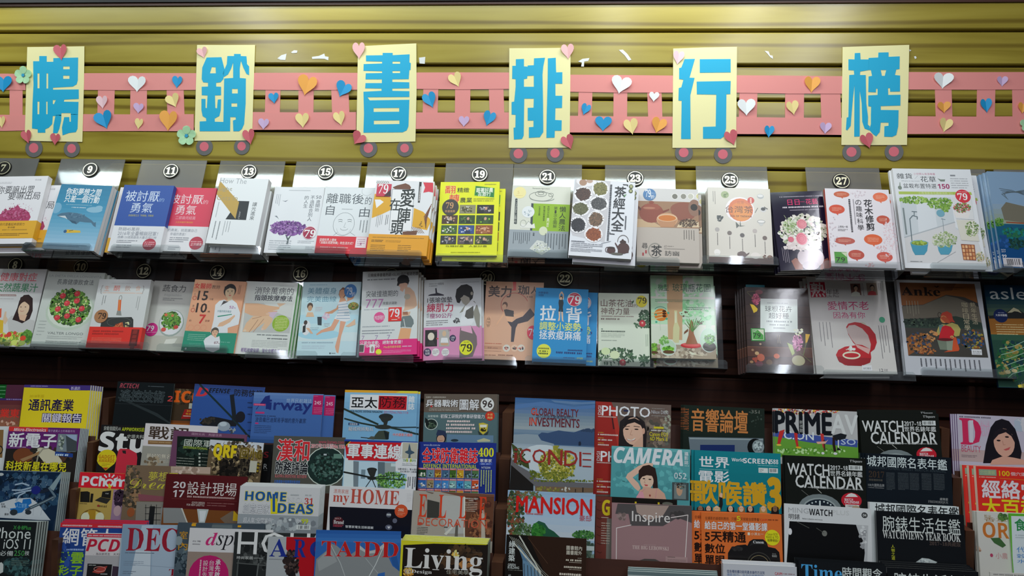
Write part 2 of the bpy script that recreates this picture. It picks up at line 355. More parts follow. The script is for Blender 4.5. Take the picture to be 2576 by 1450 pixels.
def finish():
    global LEVEL, B
    for b in BOOKS:
        B = b; LEVEL = b.level; w2, h, th = b.w/2, b.h, b.th
        base = b.pl @ Matrix.Translation((b.o.x, b.o.y, b.T)) @ Matrix(((b.ux.x, b.uy.x, 0), (b.ux.y, b.uy.y, 0), (0, 0, 1))).to_4x4()
        root = empty(b.name, base); b.root = root; tag(root, b.label, b.cat, b.group)
        if b.same:
            for ch in b.same.root.children:
                c = ch.copy(); COL.objects.link(c); c.parent = root
        else:
            mb = b.parts['cover']; k = .0004; c = ink(b.col); s = ink(b.scol)
            mb.quadbox(-w2, w2, 0, h, -k, 0, c); mb.quadbox(-w2, w2, 0, h, -th, -th+k, s)
            if b.spine == 'R': mb.quadbox(w2-k, w2, 0, h, -th+k, -k, s)
            else: mb.quadbox(-w2, -w2+k, 0, h, -th+k, -k, s)
            pg = MB(); a0, a1 = (-w2+.0015, w2-k) if b.spine == 'R' else (-w2+k, w2-.0015)
            pg.quadbox(a0, a1, .0012, h-.0012, -th+k, -k, (.6, .58, .52)); o = pg.build('pages', M['pages']); o.parent = root
            for nm, q in b.parts.items():
                o = q.build(nm, M[b.mat if nm == 'cover' else 'paper']); o.parent = root
        # further copies of the same title behind it, each a thing of its own
        offs = b.cp if b.cp else [(.0012*(i+1)*(1 if i % 2 else -.6), 0) for i in range(b.n-1)]
        if offs and len(root['label'].split()) < 15: root['label'] += ', in front'
        ORD = ['second', 'third', 'fourth', 'fifth', 'sixth', 'seventh']
        for i, (dx, dy) in enumerate(offs):
            c = root.copy(); COL.objects.link(c); c.matrix_world = base @ Matrix.Translation((dx, dy, -(th+b.gap)*(i+1)))
            c['label'] = b.short + (b.tail if b.same else '') + ', %s from the front' % ORD[min(i, 5)]
            for ch in root.children:
                d = ch.copy(); COL.objects.link(d); d.parent = c

# ---------------------------------------------------------------- the room and the wall
def prism(name, prof, x0, x1, mat, kind=None, parent=None):
    """profile of (y, z) points drawn out along x"""
    mb = MB(); n = len(prof); mb.v = [(x0, y, z) for y, z in prof]+[(x1, y, z) for y, z in prof]
    tr = tessellate_polygon([[Vector((y, z, 0)) for y, z in prof]])
    for q in tr: mb.f += [list(q), [n+i for i in reversed(q)]]; mb.c += [(1, 1, 1)]*2
    for i in range(n): j = (i+1) % n; mb.f.append([i, j, n+j, n+i]); mb.c.append((1, 1, 1))
    return mb.build(name, mat, parent)
Z0 = CZ+.8789
mb = MB(); X0, X1 = -2.6, 2.4
def board(zt, zb):
    prof = [(0.012, zt), (0.003, zt-.0012), (0, zt-.004), (0, zb+.004), (0.003, zb+.0012), (0.012, zb), (.024, zb), (.024, zt)]
    b = len(mb.v); n = len(prof); mb.v += [(X0, y, z) for y, z in prof]+[(X1, y, z) for y, z in prof]
    for i in range(n): j = (i+1) % n; mb.f.append([b+i, b+j, b+n+j, b+n+i]); mb.c.append((1, 1, 1))
    mb.f += [[b+i for i in range(n)], [b+n+i for i in reversed(range(n))]]; mb.c += [(1, 1, 1)]*2
for k in range(-2, 24): board(Z0-.1*k-.0035, Z0-.1*(k+1)+.0035)
nb = len(mb.f)
mb.quadbox(X0, X1, .024, .034, Z0-2.4, Z0+.3, (1, 1, 1))  # backing board behind the slats, plain dark brown
wall = struct(mb.build('wall_back', M['slat'])); wall.data.materials.append(M['dark']); wall.data.materials.append(M['groove'])
for i, f in enumerate(wall.data.polygons): f.material_index = 2 if i >= nb else (1 if i//10 >= 9 else 0)
mb = MB(); mb.quadbox(X0, X1, -.012, 0, Z0-.0125, Z0+.3, (1, 1, 1)); struct(mb.build('trim_1', M['black']))
mb = MB(); mb.quadbox(X0, X1, -.006, 0, Z0-.0215, Z0-.0125, (1, 1, 1)); struct(mb.build('trim_2', M['dark']))
mb = MB(); mb.quadbox(X0, X1, -4.2, .03, -.05, 0, (1, 1, 1)); struct(mb.build('floor', M['floor']))

# ---------------------------------------------------------------- the paper banner
def wp(pts, T=0.):
    return [tuple(at(*px(pts[i], pts[i+1]), WALL, T)) for i in range(0, len(pts), 2)]
def circ(cx, cy, rr, T, n=36):
    c = at(*px(cx, cy), WALL, T); q = (at(*px(cx+rr, cy), WALL, T)-c).length; return [(c.x+q*math.cos(i*math.tau/n), c.y+q*math.sin(i*math.tau/n)) for i in range(n)]
PINK, YEL, CYAN = lin('ea928c'), lin('f6ecae'), lin('02acd6')
def paper_piece(name, rings, z0, z1, c, parent=None):
    m_ = MB(); m_.slab(rings, z0, z1, c); o = m_.build(name, M['craft'], None, None)
    if parent: o.parent = parent
    else: o.matrix_world = WALL
    return o
SEGS = [('A1', 'at the far end before the 暢 card', (-150, 645, 225, 785), (-150, 1000, 224, 1136), [(85, 198)]),
        ('A1', 'between the 暢 and 銷 cards', (722, 638, 1712, 783), (722, 993, 1685, 1142), [(850, 995), (1133, 1277), (1452, 1600)]),
        ('A2', 'between the 銷 and 書 cards', (-35, 635, 907, 782), (-35, 975, 884, 1130), [(95, 225), (383, 515), (672, 822)]),
        ('A2', 'between the 書 and 排 cards', (1395, 632, 2230, 775), (1395, 978, 2222, 1122), [(1465, 1595), (1743, 1875), (2040, 2167)]),
        ('A3', 'between the 排 and 行 cards', (522, 655, 1432, 803), (520, 1011, 1430, 1156), [(604, 723), (909, 1028), (1206, 1330)]),
        ('A4', 'between the 行 and 榜 cards', (-230, 660, 705, 812), (-230, 1021, 702, 1170), [(-196, -40), (203, 367), (514, 686)]),
        ('A4', 'running on after the 榜 card', (1265, 628, 2420, 780), (1262, 1011, 2420, 1166), [(1507, 1652), (1867, 2026), (2176, 2300)])]
for fr, where, tr, br_, posts in SEGS:
    Z(fr); root = empty('paper_fence', WALL); tag(root, 'pink paper fence strip ' + where, 'paper decoration', 'pink paper fence strips')
    jit = random.Random(len(where)); sl = 4*(tr[2]-tr[0])/950 if fr in ('A3', 'A4') and tr[0] < 1000 else 0
    for j, (x0, y0, x1, y1) in enumerate((tr, br_)):
        pts = [x0, y0-sl, (x0+x1)/2, y0+jit.uniform(-4, 4), x1, y0+sl, x1, y1+sl, (x0+x1)/2, y1+jit.uniform(-4, 4), x0, y1-sl]
        paper_piece('rail', [wp(pts)], .0017-.0004*j, .0021-.0004*j, PINK, root)
    for x0, x1 in posts:
        q = jit.uniform(-5, 5); paper_piece('post', [wp([x0+q, tr[3]-30, x1+q, tr[3]-30, x1-q, br_[1]+30, x0-q, br_[1]+30])], .0006, .0010, PINK, root)
CH = {
'暢': ('A1', [243, 412, 490, 409, 738, 405, 735, 700, 720, 1235, 470, 1231, 220, 1225], [
  [[295,535,348,535,348,490,412,490,412,540,470,540,470,508,685,503,682,700,672,735,640,755,467,765,467,782,690,780,690,862,565,868,560,886,688,888,684,1000,622,1000,620,985,540,985,538,1010,465,1010,460,1080,430,1112,400,1125,400,1155,335,1155,335,1125,285,1118,290,900,298,740],
   [555,580,612,580,612,605,555,605],[555,660,610,660,610,688,555,688],[332,640,350,640,350,770,332,770],[410,640,425,640,425,772,410,772],[332,885,350,885,348,995,332,995],[408,885,420,885,420,995,408,995],[465,872,492,872,475,908,465,905]],
  [[490,1000,540,1000,538,1050,522,1120,505,1160,468,1160,472,1090]], [[622,995,684,995,680,1120,665,1150,605,1158,550,1178,545,1110,565,1020,608,1020,610,1060,622,1060]]], [(298,1290,75),(627,1295,70)]),
'銷': ('A1', [1716, 393, 1970, 394, 2220, 393, 2205, 800, 2193, 1222, 1940, 1224, 1693, 1225], [
  [[1800,503,1928,500,1955,605,1945,690,1920,718,1882,722,1882,755,1925,757,1925,830,1872,832,1875,940,1890,945,1897,868,1925,865,1922,960,1910,1010,1870,1032,1870,1060,1945,1062,1945,1143,1740,1143,1740,1058,1797,1055,1795,1030,1765,1012,1755,960,1755,862,1790,862,1790,940,1802,942,1808,832,1758,830,1757,757,1812,755,1812,722,1770,718,1757,690,1762,590],[1845,585,1878,588,1880,640,1828,640]],
  [[1980,490,2038,490,2038,472,2095,472,2095,490,2145,492,2150,560,2168,580,2168,655,2145,645,2118,590,2097,530,2087,600,2087,680,2140,685,2138,900,2125,1080,2105,1125,2080,1143,2032,1143,2028,1050,2055,1040,2050,1020,2005,1020,2003,1143,1944,1143,1952,685,2030,680,2030,545,2012,600,1985,650,1950,672,1940,640,1975,560],[2020,775,2070,775,2070,815,2020,815],[2015,900,2065,900,2065,930,2015,930]]], [(1778,1278,72),(2103,1275,68)]),
'書': ('A2', [902, 405, 1150, 392, 1408, 380, 1410, 800, 1400, 1232, 1140, 1237, 888, 1238], [
  [[972,485,1117,483,1117,463,1203,463,1203,483,1350,475,1348,545,1360,552,1358,610,1348,612,1342,690,1200,692,1200,715,1347,718,1347,770,1200,772,1200,792,1348,795,1348,845,985,848,1005,875,1348,870,1340,1100,1325,1135,1290,1152,950,1155,955,990,950,800,1107,792,1107,772,965,770,968,725,1110,725,1110,692,968,692,970,640,1112,638,1112,622,950,618,952,560,1112,555,1112,538,972,535],
   [1202,538,1268,538,1268,557,1202,557],[1202,620,1268,620,1268,638,1202,638],[1038,942,1260,940,1260,973,1038,975],[1040,1050,1262,1048,1262,1080,1040,1083]]], [(993,1292,75),(1308,1292,70)]),
'排': ('A3', [5, 422, 270, 421, 537, 418, 533, 850, 528, 1285, 260, 1287, 0, 1287], [
  [[62,518,132,515,132,580,165,582,165,572,218,570,220,510,315,505,300,580,293,650,298,900,300,1150,270,1195,175,1200,175,1108,215,1105,215,1050,165,1050,165,940,215,938,218,860,135,860,130,1180,115,1210,45,1215,42,1112,58,1110,60,1000,25,998,25,890,48,885,60,760,60,690,30,688,32,575,62,575],[132,690,160,685,162,663,218,660,218,757,132,757]],
  [[340,510,408,505,410,605,412,632,465,630,465,730,405,730,405,835,465,835,462,940,405,942,403,1045,460,1048,458,1138,400,1138,398,1198,327,1200,330,1000,338,700]]], [(85,1340,77),(403,1335,75)]),
'行': ('A3', [1427, 425, 1700, 415, 1980, 410, 1976, 850, 1972, 1285, 1690, 1287, 1420, 1287], [
  [[1525,517,1615,515,1568,678,1612,680,1575,830,1578,1210,1495,1210,1500,878,1472,876,1475,768,1497,762,1515,695,1478,690,1478,595,1497,590]],[[1657,518,1925,516,1925,632,1657,635]],
  [[1630,712,1925,707,1922,820,1888,822,1885,1120,1865,1190,1838,1208,1685,1207,1685,1105,1795,1102,1800,825,1632,822]]], [(1520,1330,78),(1860,1345,79)]),
'榜': ('A4', [700, 412, 980, 402, 1278, 393, 1270, 830, 1258, 1262, 970, 1263, 690, 1262], [
  [[750,518,803,520,805,465,852,463,855,520,926,520,926,612,852,625,850,655,900,655,905,900,920,1020,918,1085,935,1100,930,1135,890,1120,870,1060,865,900,848,790,848,1188,800,1190,803,740,790,850,775,1020,770,1095,740,1135,728,1130,735,1025,750,1020,757,655,800,652,797,615,750,612]],
  [[925,507,1008,503,1010,460,1098,458,1098,497,1195,493,1193,603,1165,607,1153,655,1198,660,1197,798,1112,800,1110,768,1093,770,1095,828,1202,826,1200,920,1030,925,1030,958,1185,960,1182,1100,1165,1175,1130,1192,1060,1190,1062,1100,1098,1095,1098,1068,1030,1068,1022,1150,990,1188,960,1165,930,1130,945,1080,945,1000,947,930,922,925,922,832,1003,828,1003,775,990,772,988,805,922,803,925,668,955,662,945,612,925,612],[1030,612,1078,612,1065,662,1040,662]]], [(780,1325,81),(1148,1322,82)])}
for ch, (fr, card, pieces, wheels) in CH.items():
    Z(fr); root = empty('lettered_card', WALL); tag(root, 'yellow paper card with blue cut-out character %s on two grey wheels' % ch, 'paper sign', 'lettered cards of the banner')
    paper_piece('card', [wp(card)], .0024, .0032, YEL, root)
    m_ = MB()
    for pc in pieces: m_.slab([wp(q) for q in pc], .0033, .0038, CYAN)
    o = m_.build('character', M['craft']); o.parent = root
    for cx, cy, rr in wheels:
        wh = paper_piece('wheel', [circ(cx, cy, rr, 0)], .0012, .0020, lin('6b6a68'), root); paper_piece('hub', [circ(cx-2, cy-3, rr*.54, 0)], .0020, .0023, lin('e0707c'), wh)
HC = dict(b='189ad2', r='d2626c', w='f4f5f4', k='f3b9b8', p='f2c9cf', l='d3b4da', y='f4dc93', o='f5ab4b')
NAMES = dict(b='blue', r='dusky red', w='white', k='salmon', p='pale pink', l='lilac', y='cream yellow', o='orange')
def heart(fr, cx, cy, w_, h_, rot, k, where, z=.0026, fold=.22):
    Z(fr); c = at(*px(cx, cy), WALL); sx = (at(*px(cx+w_/2, cy), WALL)-c).length; sy = (at(*px(cx, cy+h_/2), WALL)-c).length
    m_ = MB(); n = 13; col = lin(HC[k]); L = []
    for i in range(n+1):
        u = math.pi*i/n; x = math.sin(u)**3; y = (13*math.cos(u)-5*math.cos(2*u)-2*math.cos(3*u)-math.cos(4*u)); L.append((x*sx, (y+2.5)/14.5*sy))
    for s_ in (-1, 1):
        b = len(m_.v)
        for dz in (.0004, 0): m_.v += [(s_*x, y, z+dz+abs(x)*fold) for x, y in L]
        mid = len(m_.v); n1 = n+1
        for i in range(1, n-1):
            m_.f.append([b, b+i, b+i+1] if True else None); m_.c.append(col); m_.f.append([b+n1, b+n1+i+1, b+n1+i]); m_.c.append(col)
        m_.f.append([b, b+n-1, b+n]); m_.c.append(col); m_.f.append([b+n1, b+n1+n, b+n1+n-1]); m_.c.append(col)
        for i in range(n): m_.f.append([b+i, b+i+1, b+n1+i+1, b+n1+i]); m_.c.append(col)
    o = m_.build('paper_heart', M['craft']); o.matrix_world = WALL @ Matrix.Translation((c.x, c.y, 0)) @ Matrix.Rotation(R(-rot), 4, 'Z')
    tag(o, '%s paper heart %s' % (NAMES[k], where), 'paper heart', 'paper hearts of the banner')
for a in [('A1',35,735,175,140,0,'b','by the green flower at the start of the fence'),('A1',20,1065,75,105,-5,'y','cut by the frame edge on the lowest first rail'),
 ('A1',538,462,115,140,-6,'r','on the top edge of the 暢 card',.0042),('A1',245,1195,90,120,-14,'r','on the lower corner of the 暢 card beside a wheel',.0042),('A1',490,1215,85,105,5,'r','at the middle of the lower edge of the 暢 card',.0042),
 ('A1',1200,735,155,140,3,'w','on the top rail between 暢 and 銷'),('A1',1545,718,88,108,5,'b','on the top rail just before the 銷 card'),('A1',895,893,98,115,-4,'p','on the first post after the 暢 card'),
 ('A1',1210,945,90,92,6,'l','on the middle post between 暢 and 銷'),('A1',1512,880,122,122,-22,'y','on the last post before the 銷 card'),('A1',913,1048,158,158,-18,'b','largest of its colour, on the lower rail after 暢'),
 ('A1',1212,1080,72,98,8,'y','small and narrow on the lower rail between 暢 and 銷'),('A1',1470,1055,155,180,4,'o','large on the lower rail before 銷'),
 ('A1',1768,465,92,98,-16,'k','on the upper corner of the 銷 card',.0042),('A1',2172,1195,105,138,-12,'r','on the lower corner of the 銷 card',.0042),
 ('A2',460,748,170,178,14,'o','on the top rail between 銷 and 書'),('A2',772,782,140,140,26,'b','tilted on the top rail before the 書 card'),('A2',173,857,88,95,-6,'b','small on the first post after the 銷 card'),
 ('A2',85,1082,94,98,4,'l','on the lower rail after the 銷 card'),('A2',422,1052,118,132,-4,'y','on the lower rail under the orange heart before 書'),('A2',745,1035,102,128,-14,'y','on the lower rail just before the 書 card'),
 ('A2',912,448,108,148,-2,'k','on the upper corner of the 書 card',.0042),('A2',905,1210,128,118,36,'r','on the lower corner of the 書 card',.0042),('A2',1752,700,115,132,-24,'y','on the top rail between 書 and 排'),
 ('A2',1528,875,118,140,-22,'b','on the first post after the 書 card'),('A2',1822,1060,92,96,2,'l','on the lower rail between 書 and 排'),('A2',2038,1035,108,135,18,'b','on the lower rail before the 排 card'),
 ('A3',512,455,112,135,-6,'k','creased, on the upper corner of the 排 card',.0042),('A3',517,1242,112,135,-24,'r','creased, on the lower corner of the 排 card',.0042),('A3',972,743,178,155,12,'w','large on the top rail between 排 and 行'),
 ('A3',1260,845,88,86,4,'w','small on the last post before the 行 card'),('A3',665,955,82,104,20,'b','creased, on the first post after the 排 card'),('A3',820,1080,146,130,2,'b','on the lower rail between 排 and 行'),
 ('A3',1062,1105,125,142,-12,'y','on the lower rail between 排 and 行'),('A3',1298,1095,132,140,16,'o','on the lower rail just before the 行 card'),('A3',1470,508,98,122,8,'p','faint on the upper corner of the 行 card',.0042),
 ('A3',1932,1203,116,138,-20,'r','on the lower corner of the 行 card',.0042),('A3',2060,937,158,146,-3,'w','on the first post after the 行 card'),
 ('A4',62,1148,86,108,4,'b','hanging from the lower rail after 行'),('A4',433,740,138,142,3,'o','on the top rail between 行 and 榜'),('A4',267,942,108,126,-12,'y','on the middle post between 行 and 榜'),
 ('A4',550,1118,102,102,3,'l','on the lower rail before the 榜 card'),('A4',912,1230,116,136,-20,'r','at the middle of the lower edge of the 榜 card',.0042),('A4',1570,707,172,140,3,'w','on the top rail after the 榜 card'),
 ('A4',2083,712,96,92,0,'l','on the top rail near the end of the fence'),('A4',1578,937,116,100,-4,'o','on the first post after the 榜 card'),('A4',1945,922,100,126,-8,'b','on the second post after the 榜 card'),
 ('A4',1590,1093,116,126,12,'y','on the lower rail after the 榜 card'),('A4',2262,942,90,100,4,'o','on the last post at the frame edge')]: heart(*a)
for fr, cx, cy, rr, lab in [('A1', 215, 660, 66, 'green paper flower beside the upper part of the 暢 card'), ('A1', 1630, 1185, 74, 'green paper flower by the lower corner of the 銷 card'), ('A4', 2300, 1085, 62, 'green paper flower cut by the frame edge after the 榜 card')]:
    Z(fr); c = at(*px(cx, cy), WALL); q = (at(*px(cx+rr, cy), WALL)-c).length; root = empty('paper_flower', WALL @ Matrix.Translation((c.x, c.y, .0045))); tag(root, lab, 'paper flower', 'paper flowers of the banner')
    for i in range(5):
        m_ = MB(); a = i*math.tau/5+.3; n = 16; b = 0
        for dz in (.0005, 0):
            for j in range(n):
                u = j*math.tau/n; x, y = q*.66+q*.48*math.cos(u), q*.46*math.sin(u)*(1+.15*math.cos(u)); m_.v.append((x*math.cos(a)-y*math.sin(a), x*math.sin(a)+y*math.cos(a), dz+.0008*(i % 2)+.12*x*abs(1)+.10*abs(y)))
        m_.f = [list(range(n)), list(range(2*n-1, n-1, -1))]+[[j, n+j, n+(j+1) % n, (j+1) % n] for j in range(n)]; m_.c = [lin('b4e0ae')]*len(m_.f)
        o = m_.build('petal', M['craft']); o.parent = root
    m_ = MB(); m_.slab([[(q*.2*math.cos(j*math.tau/18), q*.2*math.sin(j*math.tau/18)) for j in range(18)]], .003, .0042, lin('2f9fc6')); o = m_.build('center', M['craft']); o.parent = root
for fr, pts, where in [('A2', [200,508,235,480,280,467,270,522,228,520], 'on the wall board after the 銷 card'), ('A2', [318,455,345,437,375,440,370,460,330,462], 'highest small one after the 銷 card'),
 ('A2', [500,495,560,487,608,466,614,490,645,495,642,525,610,512,560,510,503,513], 'wider one before the 書 card'), ('A2', [1430,502,1485,495,1480,555,1435,552], 'dull square one after the 書 card'),
 ('A3', [602,535,640,512,700,505,690,530,655,535,652,580,628,578,635,545], 'curled one after the 排 card'), ('A3', [955,435,990,432,1030,470,1065,520,1040,528,1005,480], 'long slanted one before the 行 card'),
 ('A4', [25,442,60,448,72,480,95,485,98,512,75,498,50,468], 'after the 行 card'), ('A4', [1322,492,1338,488,1346,505,1332,514], 'tiny one after the 榜 card'), ('A4', [1280,430,1300,438,1285,448], 'tiny one touching the 榜 card')]:
    Z(fr); o = paper_piece('tape_scrap', [wp(pts)], .0002, .0009, (.8, .8, .8)); o.data.materials[0] = M['tape']; tag(o, 'torn white tape scrap, ' + where, 'tape', 'torn tape scraps')

# ---------------------------------------------------------------- acrylic stands, built to fit the books they carry
ROWL = {}
def stand(pl, x0, x1, ytop, num, row, mat='plate'):
    a, b = at(x0, ytop, pl), at(x1, ytop, pl); xa, xb = a.x, b.x; depth = .012; low = .29 if row == 1 else .262
    for q in BOOKS:
        if q.pl is pl and xa-.005 < q.o.x < xb+.005: low = max([low]+[-q.o.y-dy+abs(q.ux.y)*q.w/2+.0012 for dx, dy in [(0, 0)]+(q.cp or [])]); depth = max(depth, q.T+.004)
    root = empty('acrylic_stand', pl @ Matrix.Translation(((xa+xb)/2, 0, 0)))
    w2 = (xb-xa)/2
    m_ = MB(); m_.quadbox(-w2, w2, -low, .004, .0005, .0032, (1, 1, 1)); o = m_.build('back_plate', M[mat]); o.parent = root
    m_ = MB(); m_.quadbox(-w2, w2, -low-.003, -low, .0005, depth, (1, 1, 1)); o = m_.build('ledge', M['clear']); o.parent = root
    m_ = MB(); m_.slab([[(-w2, -low-.003), (w2, -low-.003), (w2, -low+.016), (w2-.006, -low+.022), (-w2+.006, -low+.022), (-w2, -low+.016)]], depth, depth+.0025, (1, 1, 1)); o = m_.build('front_lip', M['clear']); o.parent = root
    if num is not None:
        n_, bx, by = num; c = at(bx, by, pl, .004); X = c.x-(xa+xb)/2; Y = c.y; n = 40; rr = .0245
        m_ = MB(); m_.slab([[(X+rr*math.cos(i*math.tau/n), Y+rr*math.sin(i*math.tau/n)) for i in range(n)]], .0033, .0075, (1, 1, 1)); bd = m_.build('number_badge', M['badge']); bd.parent = root
        m_ = MB(); m_.slab([[(X+q*math.cos(i*math.tau/n), Y+q*math.sin(i*math.tau/n)) for i in range(n)] for q in (.0222, .0202)], .0073, .0080, (1, 1, 1)); o = m_.build('badge_rim', M['gold']); o.parent = bd
        V, F = glyphs(SE(n_), .02); hw = .030 if len(n_) > 1 else .015
        m_ = MB(); m_.v = [(X+x*hw, Y+y*.024, .0079) for x, y in V]; m_.f = [list(f) for f in F]; m_.c = [(1, 1, 1)]*len(F); o = m_.build('numeral', M['gold']); o.parent = bd
        lab = 'acrylic book stand with round black badge reading %s' % n_
    else: lab = None
    return root, lab
def stands():
    HOLD = ['crimson powder', 'blue whale', 'two courage', 'gold diagonal', 'purple tree', 'brush calligraphy', 'bright yellow farm', 'lime block', 'clay teapot', 'orange tea disc', 'orange speech bubble']
    for (x0, x1, y, num), hd in zip([(-60, 99, 405, ('7', 10, 424)), (154, 315, 408, ('9', 228, 428)), (357, 521, 410, ('11', 431, 431)), (555, 718, 412, ('13', 627, 433)), (746, 910, 414, ('15', 820, 434)),
                           (925, 1094, 417, ('17', 1003, 438)), (1122, 1292, 420, ('19', 1207, 440)), (1293, 1464, 424, ('21', 1377, 446)), (1522, 1698, 427, ('23', 1598, 450)), (1750, 1929, 430, ('25', 1836, 454)),
                           (2026, 2211, 434, ('27', 2116, 457))], HOLD):
        o, lab = stand(ROW1, x0, x1, y, num, 1, 'plate_no_glare' if num[0] in ('11', '19', '27') else 'plate'); tag(o, 'acrylic stand behind the %s books, black badge %s' % (hd, num[0]), 'book stand', 'acrylic stands of the top row')
    o, _ = stand(ROW1, 2285, 2478, 437, None, 1); tag(o, 'acrylic book stand behind the white garden book with blue pots', 'book stand', 'acrylic stands of the top row')
    o, _ = stand(ROW1, 2500, 2680, 437, None, 1); tag(o, 'acrylic book stand under the blue lake magazine at the frame edge', 'book stand', 'acrylic stands of the top row')
    HOLD = ['juice recipe', 'round salad', 'grill pan', 'woman doctor', 'striped dress', 'tall grey exercise', 'salmon yoga', 'blue stretching']
    for (x0, x1, y, num), hd in zip([(-60, 105, 640, ('8', 40, 668)), (124, 290, 645, ('10', 205, 673)), (282, 448, 650, ('12', 363, 683)), (464, 632, 655, ('14', 548, 686)), (672, 842, 660, ('16', 757, 690)),
                           (900, 1072, 663, ('18', 985, 694)), (1138, 1312, 666, ('20', 1226, 700)), (1334, 1508, 670, ('22', 1421, 702))], HOLD):
        o, lab = stand(ROW2, x0, x1, y, num, 2, 'clear'); tag(o, 'acrylic stand behind the %s book, black badge %s' % (hd, num[0]), 'book stand', 'acrylic stands of the second row')
    for x0, x1, lab in [(1510, 1640, 'acrylic book stand under the camellia book'), (1644, 1812, 'acrylic book stand under the green terrarium book'), (1852, 2034, 'acrylic book stand under the dark flower bulb book'), (2042, 2260, 'acrylic book stand under the ring box magazine'), (2276, 2500, 'acrylic book stand under the apron woman magazine'), (2515, 2700, 'acrylic book stand under the mountain magazine at the frame edge')]:
        o, _ = stand(ROW2, x0, x1, 680, None, 2, 'clear'); tag(o, lab, 'book stand', 'acrylic stands of the second row')

def rack():
    root = empty('magazine_rack', Matrix.Translation((0, -.25, 0))); tag(root, 'stepped dark mahogany magazine rack with clear front strips', 'magazine rack')
    def put(o): o.parent = root; o.matrix_parent_inverse = Matrix.Translation((0, .25, 0))
    xs = [-2.55, -1.264, -.168, .931, 2.35]; HW = [0, .008, .0135, .010, 0]
    prof = [(-.02, 1.183)]
    for k in range(1, 7):
        q = TIERS[k] @ Vector((0, -.016, .004)); nx = TIERS[k+1] @ Vector((0, -.016, .004)) if k < 6 else Vector((0, 0, 0))
        prof += [(q.y, q.z), (q.y, nx.z)] if k < 6 else [(q.y, q.z), (q.y, 0.0)]
    prof += [(-.02, 0.0)]
    for x, hw in list(zip(xs, HW))[1:4]: put(prism('side_panel', prof, x-hw, x+hw, M['rack']))
    for k in range(1, 7):
        for i in range(4):
            x0 = xs[i]+HW[i]+.0003; x1 = xs[i+1]-HW[i+1]-.0003
            for nm, bx, mt in (('back_board', (-SHELF-.012, .0 if k > 1 else -.03, -.0318, -.0305), 'dark'), ('tier_shelf', (-SHELF-.012, -SHELF-.008, -.0300, .0122), 'dark'), ('front_strip', (-SHELF-.012, -.155, .0142, .0154), 'clear')):
                m_ = MB(); m_.quadbox(x0, x1, *bx, (1, 1, 1)); o = m_.build(nm, M[mt]); o.matrix_world = TIERS[k]; mw = o.matrix_world.copy(); o.parent = root; o.matrix_parent_inverse = Matrix.Translation((0, .25, 0)); o.matrix_world = mw

# ---------------------------------------------------------------- books on the top row
Z('B1')
bk('white paperback with a crimson powder splash|and yellow band under badge 7', ROW1, .0, [-60,225,585,230,455,1095,-195,1118], 'e2e8ee', th=.02, cp=[(.034, -.020)])
t('你要嘛出眾', -30,350,445,455, '3c3e44'); t('要嘛出局', 110,432,522,532, '3c3e44'); g(-60,298,160,330,2,'b8bcc4'); t('李尚龍',458,262,540,285,'9aa0a8')
p([-60,830,-30,740,60,690,160,650,235,600,260,640,330,660,380,700,400,760,370,810], 'a83a68'); sc(190,720,190,80,['b04a78','9a2f5c','c06a94','8c2a50'],60,22); sc(240,660,190,90,['c88aac','b05a86'],40,7)
ob(808,1035,'dfae2c'); t('你只是看起來很努力', 0,835,320,872,'5a4018'); t('李尚龍',100,882,195,905,'5a4018'); g(30,910,350,940,1,'a8842c'); g(0,965,370,1005,2,'6a4c18')
bk('blue paperback with a humpback whale over a yellow boat|under badge 9', ROW1, .0, [790,325,1440,355,1245,1200,555,1170], '2b84ac', th=.013, n=3, scol='cfd4d8')
gr(340,600,'2680a8','2f8cb4',4); gr(600,1200,'3590b8','a4cbe4',12)
e(740,640,62,70,'74b0d0'); e(1230,665,105,38,'86bad4'); e(1290,640,50,30,'86bad4')
t('你和夢想之間', 865,385,1320,478, 'e8f4fa', .02); t('只差一個行動', 842,478,1297,572, 'e8f4fa', .02); g(860,588,1200,612,1,'7fb4cc'); g(935,624,1120,646,1,'cfe4ee')
p([740,735,800,706,900,695,1010,707,1110,745,1190,797,1225,832,1250,825,1247,892,1215,872,1188,832,1110,828,1040,818,995,852,940,832,900,800,850,772,790,765], '47718c'); p([760,745,850,740,880,790,850,772,800,760],'c4d4dc'); sc(970,740,130,30,['5c86a0','3a6280'],26,12)
p([900,795,985,815,1000,850,940,835],'2f5570'); p([835,935,880,922,1045,935,1050,962,870,966,842,960],'d8b838'); e(850,945,22,20,'2b5f8f'); ln([900,940,950,932],10,'7a6a2c'); g(600,1112,1130,1148,2,'5f8cac')
bk('white paperback with yellow foot|mostly hidden behind the bright blue book', ROW1, .0, [1552,368,2090,380,1940,1230,1382,1222], 'e0e4e8', th=.014, scol='e0e4e8'); w(1035,1232,'dfae2c')
bk('bright blue paperback with white title and belly band|under badge 11', ROW1, .0155, [1590,335,2250,352,2092,1216,1437,1205], '1d4fa6', th=.016, n=1)
t('被討厭', 1640,415,2078,556, 'cfe2f6', .012); t('的', 2076,512,2140,560,'8fb4e0'); t('勇氣', 1705,572,1990,702,'cfe2f6'); t('自我啟發之父「阿德勒」的教導',1675,725,2000,752,'b9b93c')
ob(876,1230,'dbe3e9'); t('熱銷45萬冊．',1545,892,1840,940,'8a93a0'); t('2016年全臺暢銷冠軍！',1535,946,2060,1002,'828b9a'); t('連續120週高踞各大書店排行榜',1530,1006,2040,1042,'9099a6'); g(1520,1055,1790,1100,2,'707884'); g(1515,1115,1710,1165,2,'8a929c')
e(1945,1115,86,76,'b03048'); g(1880,1075,2010,1150,3,'e4b8c0')
Z('B2')
bk('crimson paperback with white title and belly band|overlapped by the bright blue book', ROW1, .0, [-60,366,592,385,427,1214,-222,1200], 'd63a58', th=.014, n=1)
